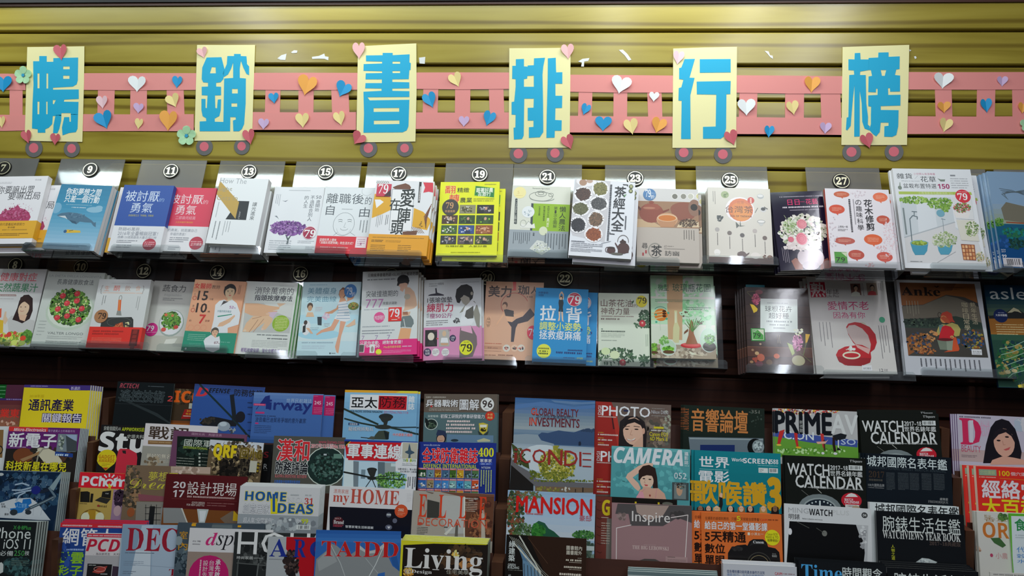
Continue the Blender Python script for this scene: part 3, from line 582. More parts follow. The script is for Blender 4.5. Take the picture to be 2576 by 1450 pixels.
t('被討厭', -22,462,422,586, 'f2dfe4'); t('的',422,536,485,590,'f0b8c4'); t('勇氣', 62,602,330,728,'f2dfe4'); t('二部曲完結篇',60,746,320,790,'eeb0be'); t('人生幸福的行動指南',60,815,285,838,'e6a83c')
ob(880,1230,'dfe5ea'); t('的勇氣，就是讓自己',-40,912,345,952,'8a93a0'); t('幸福的勇氣！',-10,962,195,1002,'8a93a0'); g(-20,1018,230,1092,3,'707884'); e(328,1100,90,86,'b8364e'); g(258,1068,400,1092,1,'e4b8c0'); t('正宗續集',256,1096,405,1136,'f2d8dc'); g(-40,1140,110,1190,2,'8a929c')
bk('thick white hardback with gold diagonal and black square|under badge 13', ROW1, .0, [628,243,1262,262,1115,1128,470,1098], 'e4eff3', th=.0235, n=2, cp=[(.004,-.026)], scol='d2dade')
p([880,548,1022,552,978,798,710,788], '1a2226'); p([628,272,888,565,840,782,590,455], 'bda04c'); t('How The',640,252,990,322,'a8b2b8',0); t('Light',612,366,800,430,'9c9a80',0); t('Gets In',598,474,870,540,'a89c6c',0)
v('讓光進來',1042,560,1105,802,'3c464c'); v('Ｌｅｏｎａｒｄ',872,680,912,785,'cdd4d8',0); gv(530,810,640,1060,2,'6a747a',.25); gv(670,810,770,1010,3,'8a949a',.25); gv(580,560,630,760,1,'a0aab0',.2)
bk('white paperback with a purple tree under a vertical title|beneath badge 15', ROW1, .0, [1355,362,2002,376,1880,1237,1210,1225], 'dfe9ef', th=.02)
t('50',1892,478,1960,522,'4a5460'); v('歲開始，',1872,532,1942,740,'4a5460'); v('不過配合別人',1785,478,1868,812,'4a5460'); v('的人生',1728,478,1795,640,'4a5460'); g(1540,402,1820,422,1,'a8b2ba'); gv(1360,460,1430,610,3,'8a94a0',.3)
p([1450,545,1490,548,1530,535,1495,560],'7a8490'); p([1350,745,1380,740,1410,790,1390,770],'7a8490'); p([1490,990,1515,1060,1500,1112,1528,1112,1535,1055,1575,990,1560,992,1525,1035,1505,990],'4a5a5c')
sc(1530,905,235,92,['6d3a8c','7d4a9c','5a2f78','8f62ac','9a74b4'],190,26); sc(1480,880,200,70,['a888c0','542a70'],40,14)
g(1275,1055,1560,1192,5,'98a2ac',.4); g(1650,1062,1865,1105,2,'98a2ac',.4); g(1750,1140,1860,1185,2,'98a2ac',.4)
st(1805,965,90,86,'a01c46',rim='e8d8dc'); t(SE('79'),1738,925,1885,1022,'f4eef0',.02); g(1760,898,1850,915,1,'e0a8b8')
Z('B3')
bk('white paperback with line-drawn smiling face|and red band beside the purple tree book', ROW1, .006, [-227,358,430,385,330,1242,-342,1230], 'dce8ed', th=.018)
t('離職後',-197,452,290,585,'4c565e',0); t('的',305,492,388,596,'5a646c',0); t('自',-205,602,-97,732,'4c565e',0); t('由',230,632,362,760,'4c565e',0); g(0,645,140,668,1,'a4aeb4')
ring(25,850,140,152,4,'68727a'); ring(30,865,100,130,3,'a8b0b4',a0=200,a1=340); 
for q in (-20,100): ring(q,805,32,18,5,'3c444a',a0=20,a1=160); ring(q,830,32,18,5,'3c444a',a0=30,a1=150)
ln([50,830,25,890,50,895],3,'68727a'); ring(30,905,50,28,4,'68727a',a0=185,a1=355); ln([-60,960,-110,1000],4,'68727a'); ln([110,960,170,1000],4,'68727a'); ring(330,420,70,60,3,'98a2a8',a0=150,a1=330); gv(215,800,340,1000,3,'6a747a',.3)
ob(1012,1240,'d42a3a'); t('這個世界上還有',-290,1038,-70,1072,'f8e4e4',.02); t('「沒錢反而更快樂」的生活方式？',-290,1078,150,1114,'f8e4e4',.02); r(180,1022,320,1160,'f0e2ea'); g(200,1040,300,1140,4,'b890a4'); g(-285,1142,80,1168,1,'f0b8b8'); g(-285,1180,110,1195,1,'e88888'); t('1',238,1095,256,1120,'a05a80')
bk('white paperback with brush calligraphy and a yellow foot band|under badge 17', ROW1, .0, [440,275,1187,300,1120,1265,330,1247], 'dde5ea', th=.0155, n=3, cp=[(.004,-.003),(.007,-.006)])
p([660,372,720,345,830,318,880,340,902,372,890,400,700,398],'6b4430'); p([415,450,560,490,640,500,640,665,520,722,390,772],'d9a71f'); p([430,530,500,530,545,562,500,600,450,642],'e6edf0'); p([940,640,1060,690,1165,800,1110,930,990,905,915,882],'d9a71f'); p([790,950,880,940,985,935,970,992,795,992],'6b4430')
p([655,392,948,400,908,945,612,932],'9aa2a8'); p([662,400,940,408,901,938,620,925],'e6edf0')
for i in range(9): ln([1170-i*9,590+i*26,1070+i*3,760+i*18],9,['6b4430','8a4a2c','4a3428'][i%3])
for i in range(7): ln([470+i*24,320,440+i*26,290],6,'6a6258')
for i in range(6): ln([910+i*20,890,960+i*22,970],7,'7a5a44')
t('愛',765,392,952,626,'1c2424',.02); t('在',625,518,757,672,'1c2424',.02); t('陣',735,638,892,832,'1c2424',.02); t('頭',640,802,802,986,'1c2424',.02)
p([1010,300,1041,302,1016,572,990,570],'26282c'); gv(1000,360,1032,545,1,'d8d8d8',.45); p([1060,306,1190,312,1190,440,1130,428,1060,442,1085,372],'d0364a'); gv(560,730,605,900,2,'5a6268',.35); gv(440,725,530,910,4,'98a0a4',.3); sc(1030,850,30,40,['8a6a20'],5,12)
ob(990,1265,'e0a11c'); g(400,1018,1070,1042,1,'8a6a18',.4); g(385,1052,540,1086,2,'4a3810',.6); g(570,1060,770,1092,2,'8a6a18',.4); g(370,1115,560,1205,4,'4a3810',.35); g(725,1120,900,1210,4,'4a3810',.35)
st(548,410,93,82,'c43350',sq=1); t(BI('79'),475,332,606,456,'f8eef0'); p([640,395,640,490,545,490],'3c2228')
bk('bright yellow book with a grid of farm photos|under badge 19', ROW1, .0, [1295,308,2062,292,2012,1268,1215,1252], 'e0ea14', th=.009, n=2, cp=[(.0165,-.017)])
t('翻',1345,350,1480,450,'d8501c',.02,o='f2e8a0'); t('精緻',1505,375,1660,440,'2c3a1a',.02); t('轉',1400,462,1530,576,'d8501c',.02,o='f2e8a0'); t('農業',1540,505,1697,572,'2c3a1a',.02)
p([1738,348,1995,378,1987,508,1722,482],'b8d83a'); p([1745,354,1988,382,1981,502,1729,476],'1f7d3a'); t('跟著好農',1752,378,1970,438,'e4f0e4',.03); t('去旅行',1772,430,1940,488,'e4f0e4',.03); g(1860,318,2010,345,1,'9a9a30'); g(1715,510,1985,560,2,'5a6018',.4)
PH = [['8a8a6a','c8ccc8','5a5a30','3c3a2c'],['1c1c20','8a8a90','3a3438','c8c8cc'],['4a3428','d8d4d0','2a2420','b89878'],['2c4a20','4a6a30','1c2c1a','6a8a4a'],['2a4a1c','8ac81c','3a5a2a','1c3018'],['3a5a2c','6a9a34','2c4a24','dfe4e0'],['2a4a8c','c8d4e4','1c2c50','5a7ab4'],['8a4a24','d8b088','a0683c','c88a5a'],['2a2c34','8a8e98','3c3e48','b0b4bc'],['5a5054','c8c0bc','2a2426','8a7a74'],['3a4a28','8a8a70','1c1a1c','c8a890']]
for q in range(11):
    i = q+1; ro, co = divmod(i, 3); x0 = [1312,1535,1760][co]-ro*9; y0 = [600,735,866,1000][ro]; r(x0,y0,x0+[205,208,222][co],y0+113,PH[q][0]); sc(x0+100,y0+60,85,40,PH[q][1:],26,14)
    if q not in (0,5): e(x0+120,y0+45,17,20,'c8a088'); p([x0+85,y0+108,x0+95,y0+70,x0+145,y0+70,x0+160,y0+108],PH[q][2])
t('在轉好農　人氣好農',1350,1128,1890,1150,'3c4414'); g(1420,1212,1800,1228,1,'8a9018')
st(1415,632,108,106,'3c3a38'); t(SE('79'),1355,568,1455,648,'c99a6a',0); t('新書推薦',1345,668,1475,700,'c99a6a')
Z('B4')
bk('pale paperback with lime block and grey lower half|under badge 21', ROW1, .0, [90,340,862,372,812,1292,45,1272], 'd4dcd0', th=.012, n=2)
w(932,1300,'98a6ae'); p([345,578,376,580,358,936,328,934],'35424a'); p([374,580,858,598,830,950,357,936],'8cb81a'); v('懶人農法',706,618,790,942,'24340e',.016); v('第1次全圖解',632,620,682,902,'24340e'); v('與自然共生的',548,612,584,770,'2c3a14',0); v('樸門設計',540,770,580,892,'e8f0d0',.02); v('教你種出無毒蔬果',494,615,528,812,'2c3a14',0); v('打造迷你菜園',434,615,468,740,'2c3a14',0)
e(195,440,82,76,'f4e4a4'); t('5',165,418,192,456,'d8c480',0); g(140,470,235,485,1,'d8c480'); t('Permanent Agriculture',362,378,585,400,'5a645c',0)
for rx, ry, cy in ((155,62,490),(75,38,455),(40,20,452)): ring(470,cy,rx,ry,6,'7a847c'); 
ring(485,515,160,40,10,'8a948c',a0=180,a1=360); ring(602,470,34,26,5,'7a847c')
p([136,522,150,515,166,522,156,846,138,850,118,842],'2f3a3c'); v('パーマカルチャー菜園入門',128,530,158,838,'d4dcd4',0); e(305,692,82,76,'dde8ec'); sc(300,700,50,50,['8aa0b0','b0c0c8'],14,10); p([200,900,215,840,270,860,310,810,350,860,385,840,395,905],'dfe6e0'); ring(240,840,40,45,4,'8a9490'); ln([270,865,310,812,352,862],5,'8a9490'); e(500,940,55,58,'d0dcc0')
gv(100,955,332,1112,9,'4a565e',.3); v('推薦',362,960,388,1005,'2c363c'); gv(505,975,805,1200,8,'4a565e',.28); p([320,1170,420,1060,500,1075,600,1180,480,1255],'ccd6d2'); sc(470,1160,110,70,['b0bcb8','dce4e0','8a98a0','c4d0b4'],40,16)
bk('white paperback with bowls of tea leaves|tilted between badges 21 and 23', ROW1, .036, [920,265,1717,308,1632,1310,812,1252], 'dde6ee', th=.018, n=2, cp=[(.0115,-.010)])
p([920,268,1378,292,1345,700,1300,1090,880,1000,845,900],'c6cad0'); e(1030,310,55,45,'b89880'); e(1100,290,45,30,'c4a890'); e(1060,290,130,70,'e6e8ec') ; e(1020,308,50,42,'a88a74'); e(1105,288,42,28,'b8a090')
for cx, cy, rx, ry, cc in [(1245,390,96,90,['7a7a48','8c8a54','5f6034']),(1020,460,104,88,['4d3a34','5f463c','3a2c2a']),(1225,585,110,86,['4a4c4e','3a3c40','6a6c6c']),(985,650,106,84,['5f6340','4a4e30','74785a']),(1185,790,95,96,['6b5846','8a6a50','4a3c30']),(955,860,100,94,['2b2b32','1c1c22','3c3c44']),(1155,985,104,88,['8a4a26','a05a30','6a341c'])]:
    e(cx,cy,rx*1.17,ry*1.17,'eceef2'); e(cx,cy,rx*.92,ry*.92,cc[0]); sc(cx,cy,rx,ry,cc,70,13,1.5)
p([1538,330,1606,336,1604,358,1592,358,1590,345,1540,342],'2c3038'); t('茶',1430,362,1580,502,'262a30',.02); t('經',1415,512,1566,648,'262a30',.02); t('大',1395,652,1556,802,'262a30',.02); t('全',1385,798,1542,942,'262a30',.02); p([1366,955,1374,957,1372,972,1432,978,1430,988,1362,983],'2c3038'); p([1560,470,1588,462,1560,492,1545,500],'5a9a5c')
gv(1340,330,1388,1058,1,'4a505a',.55); e(1645,362,28,28,'4b5a2a'); e(1640,420,27,27,'4b5a2a'); t('圖',1630,345,1662,378,'dfe4b0'); t('解',1624,404,1656,437,'dfe4b0'); gv(1555,745,1590,925,1,'4a505a',.5)
ring(1540,1075,74,82,7,'5a5450',a0=-10,a1=190); e(1545,1165,78,72,'4a2c2a'); p([1470,1230,1475,1130,1615,1140,1612,1225,1560,1232],'4a2c2a'); e(1540,1085,42,22,'3a2220'); e(1535,1062,14,14,'3a2220'); p([1480,1150,1440,1090,1432,1100,1470,1180],'4a2c2a'); e(1385,1192,56,46,'4a2c2a'); ring(1335,1185,28,36,8,'4a2c2a'); e(1385,1160,50,14,'2f1c1a'); e(1460,1240,80,16,'5a5a50'); ln([1255,1105,1380,1075],6,'7a8490')
g(865,1062,1040,1090,1,'5a6270'); g(865,1098,1275,1165,3,'6a7280',.42); g(855,1170,1265,1220,3,'6a7280',.42)
bk('beige paperback with clay teapot and cup photo|under badge 23', ROW1, .0, [1725,385,2523,397,2532,1366,1715,1332], 'b8b3aa', th=.014, n=2, cp=[(.0105,-.008)])
w(380,556,'ced2d2'); w(556,898,'9a7a5e'); p([1720,780,1900,800,2050,890,1720,890],'c4ac88'); e(1910,705,160,128,'8a4634'); p([1800,640,1830,590,1990,590,2030,640,1990,665,1830,665],'96503c'); e(1910,565,35,18,'8a4634'); p([2055,680,2140,650,2145,670,2060,710],'7a3c2c'); p([1740,610,1780,650,1760,680,1735,640],'5a3024'); e(1880,640,80,14,'b07a60')
e(2330,660,175,95,'8a5240'); e(2330,700,160,110,'8a5240'); e(2470,640,80,110,'8a6a58'); e(2465,632,46,44,'26221f'); p([2270,840,2400,780,2530,830,2530,892,2240,892],'d4c4a4'); sc(2390,838,125,52,['4a3424','5f442e','33241a'],110,13,1.6)
e(2115,795,140,92,'c49a74'); p([1990,800,2240,800,2200,890,2030,890],'b98a64'); e(2115,770,128,48,'dcc4a4'); e(2115,772,116,40,'c8782c')
for cx, cc in ((2215,'75776f'),(2327,'8a8c82'),(2427,'d8dcd8'),(2420+0,'c0c4b8'),(2428+100,'c9c890')): e(cx,490,42,40,'eeeeea'); e(cx,490,36,34,cc)
t('尋',1785,1098,1862,1172,'2a2a28',.01); ring(1958,1195,92,100,14,'8c8c84',a0=30,a1=330); t('茶',1908,1128,2046,1266,'1c1c1c',.02); t('訪幽',2085,1198,2270,1266,'2c2c2a'); r(1828,1190,1850,1232,'a03038'); r(1790,1222,1812,1262,'a03038'); t('60',2075,1125,2110,1155,'8a867e'); g(2120,1128,2200,1152,1,'8a867e'); g(2075,1165,2345,1185,1,'8a867e'); gv(2320,930,2480,1080,5,'5f5c56',.3)
st(1885,466,84,76,'4f80b2'); t(SE('79'),1830,402,1902,500,'eef2f6'); t('折',1898,470,1952,522,'eef2f6'); g(1870,440,1960,456,1,'a8c0dc')
Z('B5')
bk('pale grey book with an orange tea disc|under badge 25', ROW1, .0, [412,366,1220,396,1282,1376,438,1350], 'cecec4', th=.018, n=2, spine='L', mat='gloss')
e(835,662,188,166,'e8e6ea'); e(845,665,162,150,'d07038'); e(850,690,140,125,'d88038'); e(860,720,105,90,'dc8e3c'); t('台灣茶',648,612,1002,706,'5a3420',0); ln([1068,640,1040,690],8,'4a4040'); e(1036,698,5,6,'4a4040'); t(SB('TEA OF TAIWAN'),705,735,987,760,'6a4018'); t('台灣',800,545,885,590,'b06030',0)
e(978,541,45,42,'c0392e'); gv(955,515,1000,568,1,'f0d0c0'); e(640,466,52,46,'96a878'); sc(640,466,34,30,['5a7040','708a50'],10,12); e(1102,490,44,32,'a8aeb0'); e(1100,482,36,18,'d4d8d8'); e(1140,660,42,36,'c8cccc'); e(1138,655,30,22,'2c2c2c'); p([1150,620,1200,650,1195,662,1150,640],'5a5a58'); sc(570,772,42,38,['3a4242','5a6262','2c3434'],22,15); p([1060,810,1165,812,1125,872,1100,872],'c2c8c6'); e(1113,818,52,20,'dfe2e0'); ring(1113,818,52,22,5,'6a7472')
p([780,820,830,870,790,905],'4a524a'); p([840,800,850,870,905,870,860,880,830,885],'5a625a')
for cx, cy, cc in ((540,920,'a8a6a4'),(700,966,'6a625c'),(866,996,'4a4644'),(1030,940,'b0aaa6'),(1160,1032,'5f5048')): e(cx,cy,30,28,cc); gv(cx-8,cy+45,cx+16,cy+205,1,'5a5654',.4)
gv(475,420,525,630,2,'8a8c88',.3); w(1288,1390,'6e4b40'); e(1230,1290,40,26,'5a3a2c'); e(865,1250,56,46,'5a4844'); p([910,1245,960,1220,955,1240,920,1270],'5a4844'); ring(825,1245,24,30,7,'5a4844'); e(1040,1262,62,42,'dad8d2'); p([1085,1260,1115,1240,1110,1258,1090,1275],'dad8d2'); e(540,1215,42,38,'e6e8e4'); p([505,1270,575,1270,560,1230,520,1230],'d4d8d2'); sc(1195,1280,60,22,['5a3a2c','7a543c'],22,14); g(815,1318,960,1334,1,'a88c80')
bk('glossy dark navy book with bouquet in a white vase|between badges 25 and 27', ROW1, .0, [1245,440,1937,412,2035,1442,1347,1456], '1e1a32', th=.010, n=3, cp=[(-.004,0),(-.008,0)], spine='L', mat='film')
t('日日',1455,530,1612,602,'ee3a78'); t('花藝',1690,518,1850,592,'ee3a78'); g(1350,478,1905,500,1,'a8a4b4',.5); g(1390,612,1925,640,1,'d0ccd8',.7); g(1485,655,1870,672,1,'a8a4b4',.6); ln([1620,560,1678,560],4,'ee3a78'); ln([1410,735,1440,780],6,'a8b890')
p([1505,1330,1560,1290,1640,1330,1660,1442,1560,1442],'9a6a5c'); p([1900,1330,1980,1290,2010,1380,2000,1442,1880,1442],'8a5a50'); e(1760,1285,175,135,'c8c0c8'); e(1760,1390,110,60,'bab2bc'); sc(1650,1190,40,50,['5a5860','6a6870'],12,10)
sc(1660,955,310,225,['d8dcd0','e4e6de','c0c8b4','a8b89a','e8dcdc','f0f0ea'],230,38); sc(1650,1130,260,60,['dcd4d4','e8e4e4'],50,34); sc(1480,880,90,90,['a8c090','c8dcc0','8aa870'],40,22); e(1640,850,66,64,'e2949f'); ring(1640,850,50,48,8,'cc7484'); ring(1640,850,30,28,7,'d88490'); e(1640,1042,72,80,'e88a9c'); ring(1640,1042,56,62,8,'d06a80'); ring(1640,1042,34,38,8,'d87a8e'); e(1500,1050,40,36,'d87a8c'); gv(1385,1155,1480,1360,4,'b0acb8',.25)
Z('B6')
bk('white paperback with orange speech bubbles and vertical title|under badge 27', ROW1, .036, [-212,358,558,376,667,1332,-146,1306], 'e0e1e8', th=.013, n=2, cp=[(.0135,-.005)], spine='L', scol='b84a3c')
for cx, cy, rx, ry, cc in [(455,466,90,56,'e0744e'),(490,740,80,52,'be5038'),(370,982,112,66,'d8602a'),(165,1166,98,60,'b84a38'),(510,1192,97,60,'c85242'),(-15,432,96,38,'c4623e'),(-72,612,96,56,'cf4c2c'),(24,996,126,44,'b8584a')]:
    e(cx,cy,rx,ry,cc); p([cx-20,cy+ry*.8,cx+20,cy+ry*.85,cx+15,cy+ry*1.35],cc); g(cx-rx*.6,cy-ry*.4,cx+rx*.6,cy+ry*.4,3,'eec0a8',.35)
sc(560,960,70,260,['dcc4cc','e4d0d6'],60,12); sc(200,430,120,40,['d4ccd4'],20,12); sc(470,1090,60,40,['dcb4b8'],22,9); sc(330,1290,60,26,['e0b8bc'],14,12); sc(-120,900,60,200,['d0c8d0'],30,12)
v('花木修剪',268,492,372,872,'1c1c20',.028); v('の趣味科學',166,492,240,872,'3a3a40',.006); gv(65,488,125,872,1,'4a4a50',.4); gv(115,490,165,790,1,'a8a8b0',.25); t('上條祐一郎',-60,812,60,838,'5a5a60'); g(-60,850,60,880,2,'7a7a80')
st(-23,1202,82,74,'2f7d2c',sq=1,rim='d8e4d4'); r(-93,1140,47,1264,'4a9a34'); p([-20,1140,47,1140,47,1195],'c8d8b8'); t('79',-82,1198,28,1256,'14240f',.02)
bk('large white garden book with two blue pots|beside the blue lake magazine', ROW1, .0, [595,112,1550,132,1757,1346,768,1330], 'dbe5ea', th=.0105, n=3, cp=[(-.004,0),(.026,-.005)], spine='L')
t('雜貨',655,175,845,242,'3c4448'); t('／',872,205,915,245,'6a7478',0); t('花草',945,213,1132,282,'3c4448'); t('盆栽布置特選',735,300,1137,358,'3c4448'); t(SB('150'),1155,305,1297,363,'a03a6a',.02); t('小空間＆角落專屬',860,170,1120,197,'c58aa0'); t("What's in my room",712,262,932,278,'7a848a',0); r(1305,193,1367,212,'8a9298'); g(1315,228,1525,365,5,'a0a8ae',.4); p([1150,235,1190,250,1245,250,1240,275,1190,275],'7a8a80'); e(695,350,24,24,'7a8a80'); p([690,285,700,285,705,330,685,330],'9aa8a0')
p([678,396,1560,404,1572,438,684,430],'a9c45a'); t('小角落變身花園綠洲術 221',920,402,1330,432,'d4e4b0')
p([688,458,1310,470,1370,830,1640,990,1742,1282,785,1262],'c6d4da'); p([888,470,1100,470,1150,830,925,900],'d4e0e6'); p([752,965,1365,775,1372,850,1640,985,1742,1282,785,1262],'d0d6d8'); ln([752,955,1362,770],14,'aab6bc'); ln([735,600,775,915],20,'7a8a8c')
sc(870,500,180,42,['6a9a3a','8ab84a','54842c','a4cc6a'],90,20); sc(1180,540,150,70,['6a9a3a','7aac44','5a8a30','9ac460'],110,20); sc(1240,600,60,50,['6a9a3a','8ab84a'],40,18)
ln([842,1010,815,730,850,690,905,705,905,735],11,'5c7078'); ln([840,640,900,645],10,'5c7078'); ln([868,640,868,690],9,'5c7078'); e(1188,662,50,44,'6fa9bd'); ln([1212,725,1232,920],6,'8a9aa0'); ln([1195,730,1245,738],6,'6a8a98')
p([818,1018,1040,1015,1025,1120,990,1168,880,1170,850,1120],'3f97b5'); e(930,1022,110,34,'7ab4c8'); e(930,1026,98,28,'7d9a35'); sc(930,1024,92,24,['8aac3c','6a8a2c','a4c050'],36,14)
p([1150,1055,1335,1050,1320,1120,1290,1165,1190,1165,1165,1120],'4a9cb8'); sc(1235,985,150,95,['9ab47a','b8ccaa','7a9a60','d4dccc'],130,18); ln([1150,1260,1370,1130],6,'a8b0b4')
p([1320,470,1560,476,1595,740,1375,730],'d8e0e2'); p([1345,640,1550,655,1525,722,1375,712],'e2e4e2'); sc(1450,595,105,58,['a84a50','5a8a4a','c8686a','8aa84a','4a6a3a'],80,17); p([1378,742,1600,748,1660,1005,1440,990],'d4d8cc'); sc(1570,850,85,90,['7a9a5a','a8bc8a','e4e8e0','5a7a44'],90,17)
p([1435,1036,1600,1046,1622,1236,1466,1230],'8a4a2c'); 
for i in range(4):
    for j in range(4): r(1450+i*38+j*6,1052+j*46,1478+i*38+j*6,1088+j*46,['d8a470','e0b888','c88a58'][(i+j)%3])
sc(1670,1190,50,60,['b8b088','8a9a6a','dcd4b4'],40,15); g(820,1240,965,1256,1,'7a848a')
st(1460,455,92,80,'cf3442'); t(SE('79'),1395,420,1512,502,'f8eef0',.02); g(1405,395,1510,412,1,'f0b0b4')
bk('glossy blue lake magazine with pavilion photo|cut by the frame edge', ROW1, .0, [1750,148,2700,175,2910,1350,1945,1322], '7f9fbc', th=.008, n=4, cp=[(-.006,0),(-.012,0),(-.018,0)], spine='L', mat='film', name='magazine', cat='magazine')
gr(560,800,'86a0b4','8a9c8c',4); w(800,1330,'1d5a78'); w(1050,1330,'17487c'); p([1925,600,1985,525,2300,600,2300,790,1965,745],'6f6f62'); ln([1990,770,2300,790],18,'8a4a34'); sc(1900,770,60,50,['4f8a3a','3a6a2c','6a9a4a'],50,18); sc(2080,900,140,60,['1f7a78','2a6a4a','1c4a5c'],50,30); sc(2100,1030,110,60,['1c3a34','24504a'],40,26); sc(1960,1000,70,100,['2a5a9c','1f4a80'],20,36)
for i in range(7): ln([2204,440-i*10,2050-i*20,380+i*8,1900+i*18,360+i*22],5,'5a6a70')
t('NOV',1925,1098,1980,1115,'d4dce4'); t('2017',1928,1122,1980,1138,'d4dce4'); t('99',1936,1165,1990,1200,'e4eaee',.02); barcode(1950,1206,2182,1312)

# ---------------------------------------------------------------- books on the second row
Z('C1')
bk('white juice recipe book with a long-haired woman|cut by the frame edge', ROW2, .006, [-190,78,572,86,362,1032,-412,1018], 'bcbdc9', th=.018)
t('健康對症',5,128,450,232,'d06070',.02); t('天然蔬果汁',-62,256,460,362,'4a8a6a',.02); p([-100,388,195,392,200,415,-100,412],'8a6a70'); g(-80,396,190,410,1,'d8c8cc'); g(-80,436,165,452,1,'9a98a4')
p([60,600,80,600,75,660,100,700,60,760,30,720,45,660],'d8a898'); p([90,700,140,650,210,660,280,745,330,690,420,710,440,760,400,900,110,900],'aeaeb8'); p([150,700,210,560,235,470,290,400,350,395,398,440,398,590,360,690,270,745,215,720],'2a1a1c'); e(288,570,66,92,'d8a898'); p([225,640,330,640,300,720,240,700],'d0a090'); p([228,520,250,430,300,405,365,440,372,540,330,500,290,470,250,490],'33201f'); ring(270,585,26,16,5,'a05050',a0=200,a1=340); e(255,545,9,5,'3a2220',8); e(310,545,9,5,'3a2220',8)
p([-40,690,42,710,36,860,-40,880],'d9a030'); p([-10,570,20,560,15,670,-5,680],'c0503a')
sc(180,935,230,75,['7a9a3a','9ab44a','b8bc5a','c04a3a','d88a4a','4a7a30','c8c88a'],120,36); sc(330,900,70,70,['3a6a2a','5a8a3a'],50,26); e(110,880,30,32,'c43a34'); e(280,925,36,32,'c8442c'); e(170,980,44,34,'b8c46a'); e(80,980,34,28,'b0bc60'); e(265,985,42,30,'a8b85a')
bk('pale grey diet book with a round salad plate|beside the red-banded pan book', ROW2, .0, [578,110,1290,132,1072,1048,378,1022], 'b2b8be', th=.010, n=3, cp=[(.008,-.003),(.016,-.006)])
t('長壽健康飲食法',695,210,1142,276,'4a4e58',0); t('LA DIETA DELLA LONGEVITA',600,160,1240,186,'8a909a',0); e(850,592,295,238,'a9b6b2'); e(850,585,270,212,'bcc8c4'); sc(855,545,235,218,['3a5a28','4a7030','2c4420','5f8a3c','6f9a4a','34502a'],300,34); sc(860,520,200,180,['8aa85a','c8c09a','b8b480'],40,16)
for cx, cy in ((765,410),(940,385),(935,470),(815,500),(705,570),(880,595),(995,565),(815,655),(695,675),(955,700)): e(cx,cy,36,34,'b83440'); e(cx-8,cy-8,14,10,'cc5a60')
t('VALTER LONGO',575,852,1012,882,'6a7078',.01); g(570,895,1000,940,2,'9aa0a8',.4); g(550,958,985,995,2,'6a7078',.45); g(460,695,550,900,5,'9aa0a8',.25)
bk('white raw diet book with a grill pan and red belly band|under badge 12', ROW2, .036, [1197,205,1812,214,1716,1055,1055,1044], 'b6b8c4', th=.018)
for s_, x0, x1, cc in (('生',1275,1332,'c08a80'),('酮',1385,1456,'c0564a'),('飲',1520,1590,'a5807a'),('食',1650,1712,'c09a90')): t(s_,x0,286,x1,350,cc)
t('{',1222,280,1247,386,'8a848c',0); t('}',1730,286,1755,388,'8a848c',0); g(1360,248,1620,266,1,'a4a6b0',.5); g(1250,362,1730,388,1,'c8a8a4',.5); ring(1465,437,20,34,6,'6a6a6c'); p([1440,458,1476,458,1467,592,1430,590],'c0562c'); ln([1455,460,1446,590],7,'d88a4a'); p([1425,590,1470,592,1478,650,1412,645],'7a7c80'); p([1312,672,1600,668,1622,700,1620,800,1218,800,1230,730],'2a2d2e'); ring(1450,730,150,60,6,'4a4e50'); p([1375,790,1420,755,1490,728,1502,790],'a04c2c'); sc(1450,765,40,25,['c06a40','7a3420'],14,10); sc(1550,760,30,30,['d8c8a0','b8a878'],10,10); gv(1235,405,1290,530,2,'6a6c74',.3); gv(1650,415,1700,600,2,'8a8c94',.3)
ob(790,1046,'c42a22'); g(1125,825,1500,890,2,'8a1c18',.6); g(1110,915,1475,985,4,'d87a6a',.3); r(1585,818,1680,1020,'5a1414'); gv(1595,825,1665,1015,1,'7a2420',.8)
st(1232,658,82,80,'96694a'); t(BI('79'),1195,618,1292,692,'2a1c14',.02); 
Z('C2')
bk('grey vegetable cookbook with a salad bowl|between the pan book and the salmon book', ROW2, .0, [-230,225,440,245,330,1102,-338,1070], 'b2b3ba', th=.012)
t('蔬食力',-99,276,182,362,'3c3e44',0); t(IT('Vegetables'),-80,386,130,420,'8a8c94'); g(-100,432,140,472,2,'6a6c74',.5); g(-80,495,180,512,1,'a4a6ae',.4); w(900,1110,'a4a6a6'); e(5,742,152,165,'8a969a'); e(5,735,140,150,'cfd5da'); sc(0,712,112,108,['3a6a24','4a7c2c','2c4c1c','5f9a3a','6a8a3a'],150,22); e(-60,640,20,18,'b85a40'); e(60,790,30,24,'a83c34'); e(-90,820,30,26,'b84a44'); e(20,650,18,16,'b06a4a'); p([-60,940,80,925,40,990,-90,1000],'c0c2c6'); g(20,985,150,1030,3,'7a7c84',.35)
st(-236,820,76,82,'b0207a'); t('79',-290,772,-205,842,'f0d8e4',.04); ln([-300,858,-175,852],5,'d890b8')
bk('salmon diet book with a woman doctor in white coat|under badge 14', ROW2, .015, [272,208,886,236,790,1112,145,1076], 'd08e76', th=.016, n=2)
w(852,1115,'1f7c6a'); t('女醫師',288,255,496,322,'b83030',.02); t('教妳',500,280,600,326,'3a2a2a'); t('15',330,352,450,462,'2a1c1c',.05); t('10',310,500,436,612,'2a1c1c',.05); t('7',345,640,416,746,'b02a2a',.06); t('分鐘',470,438,515,462,'5a4040'); t('歲',445,590,475,612,'2a1c1c'); t('堂課',415,702,470,726,'6a2a2a'); ring(288,435,24,26,6,'a03a34'); ring(267,582,24,26,6,'a03a34'); t('天',282,380,302,400,'6a4a44'); t('更',262,520,285,545,'6a4a44'); t('約',222,698,248,722,'4a3434')
for q in (240,318,395): ring(q,796,36,36,3,'c07a68')
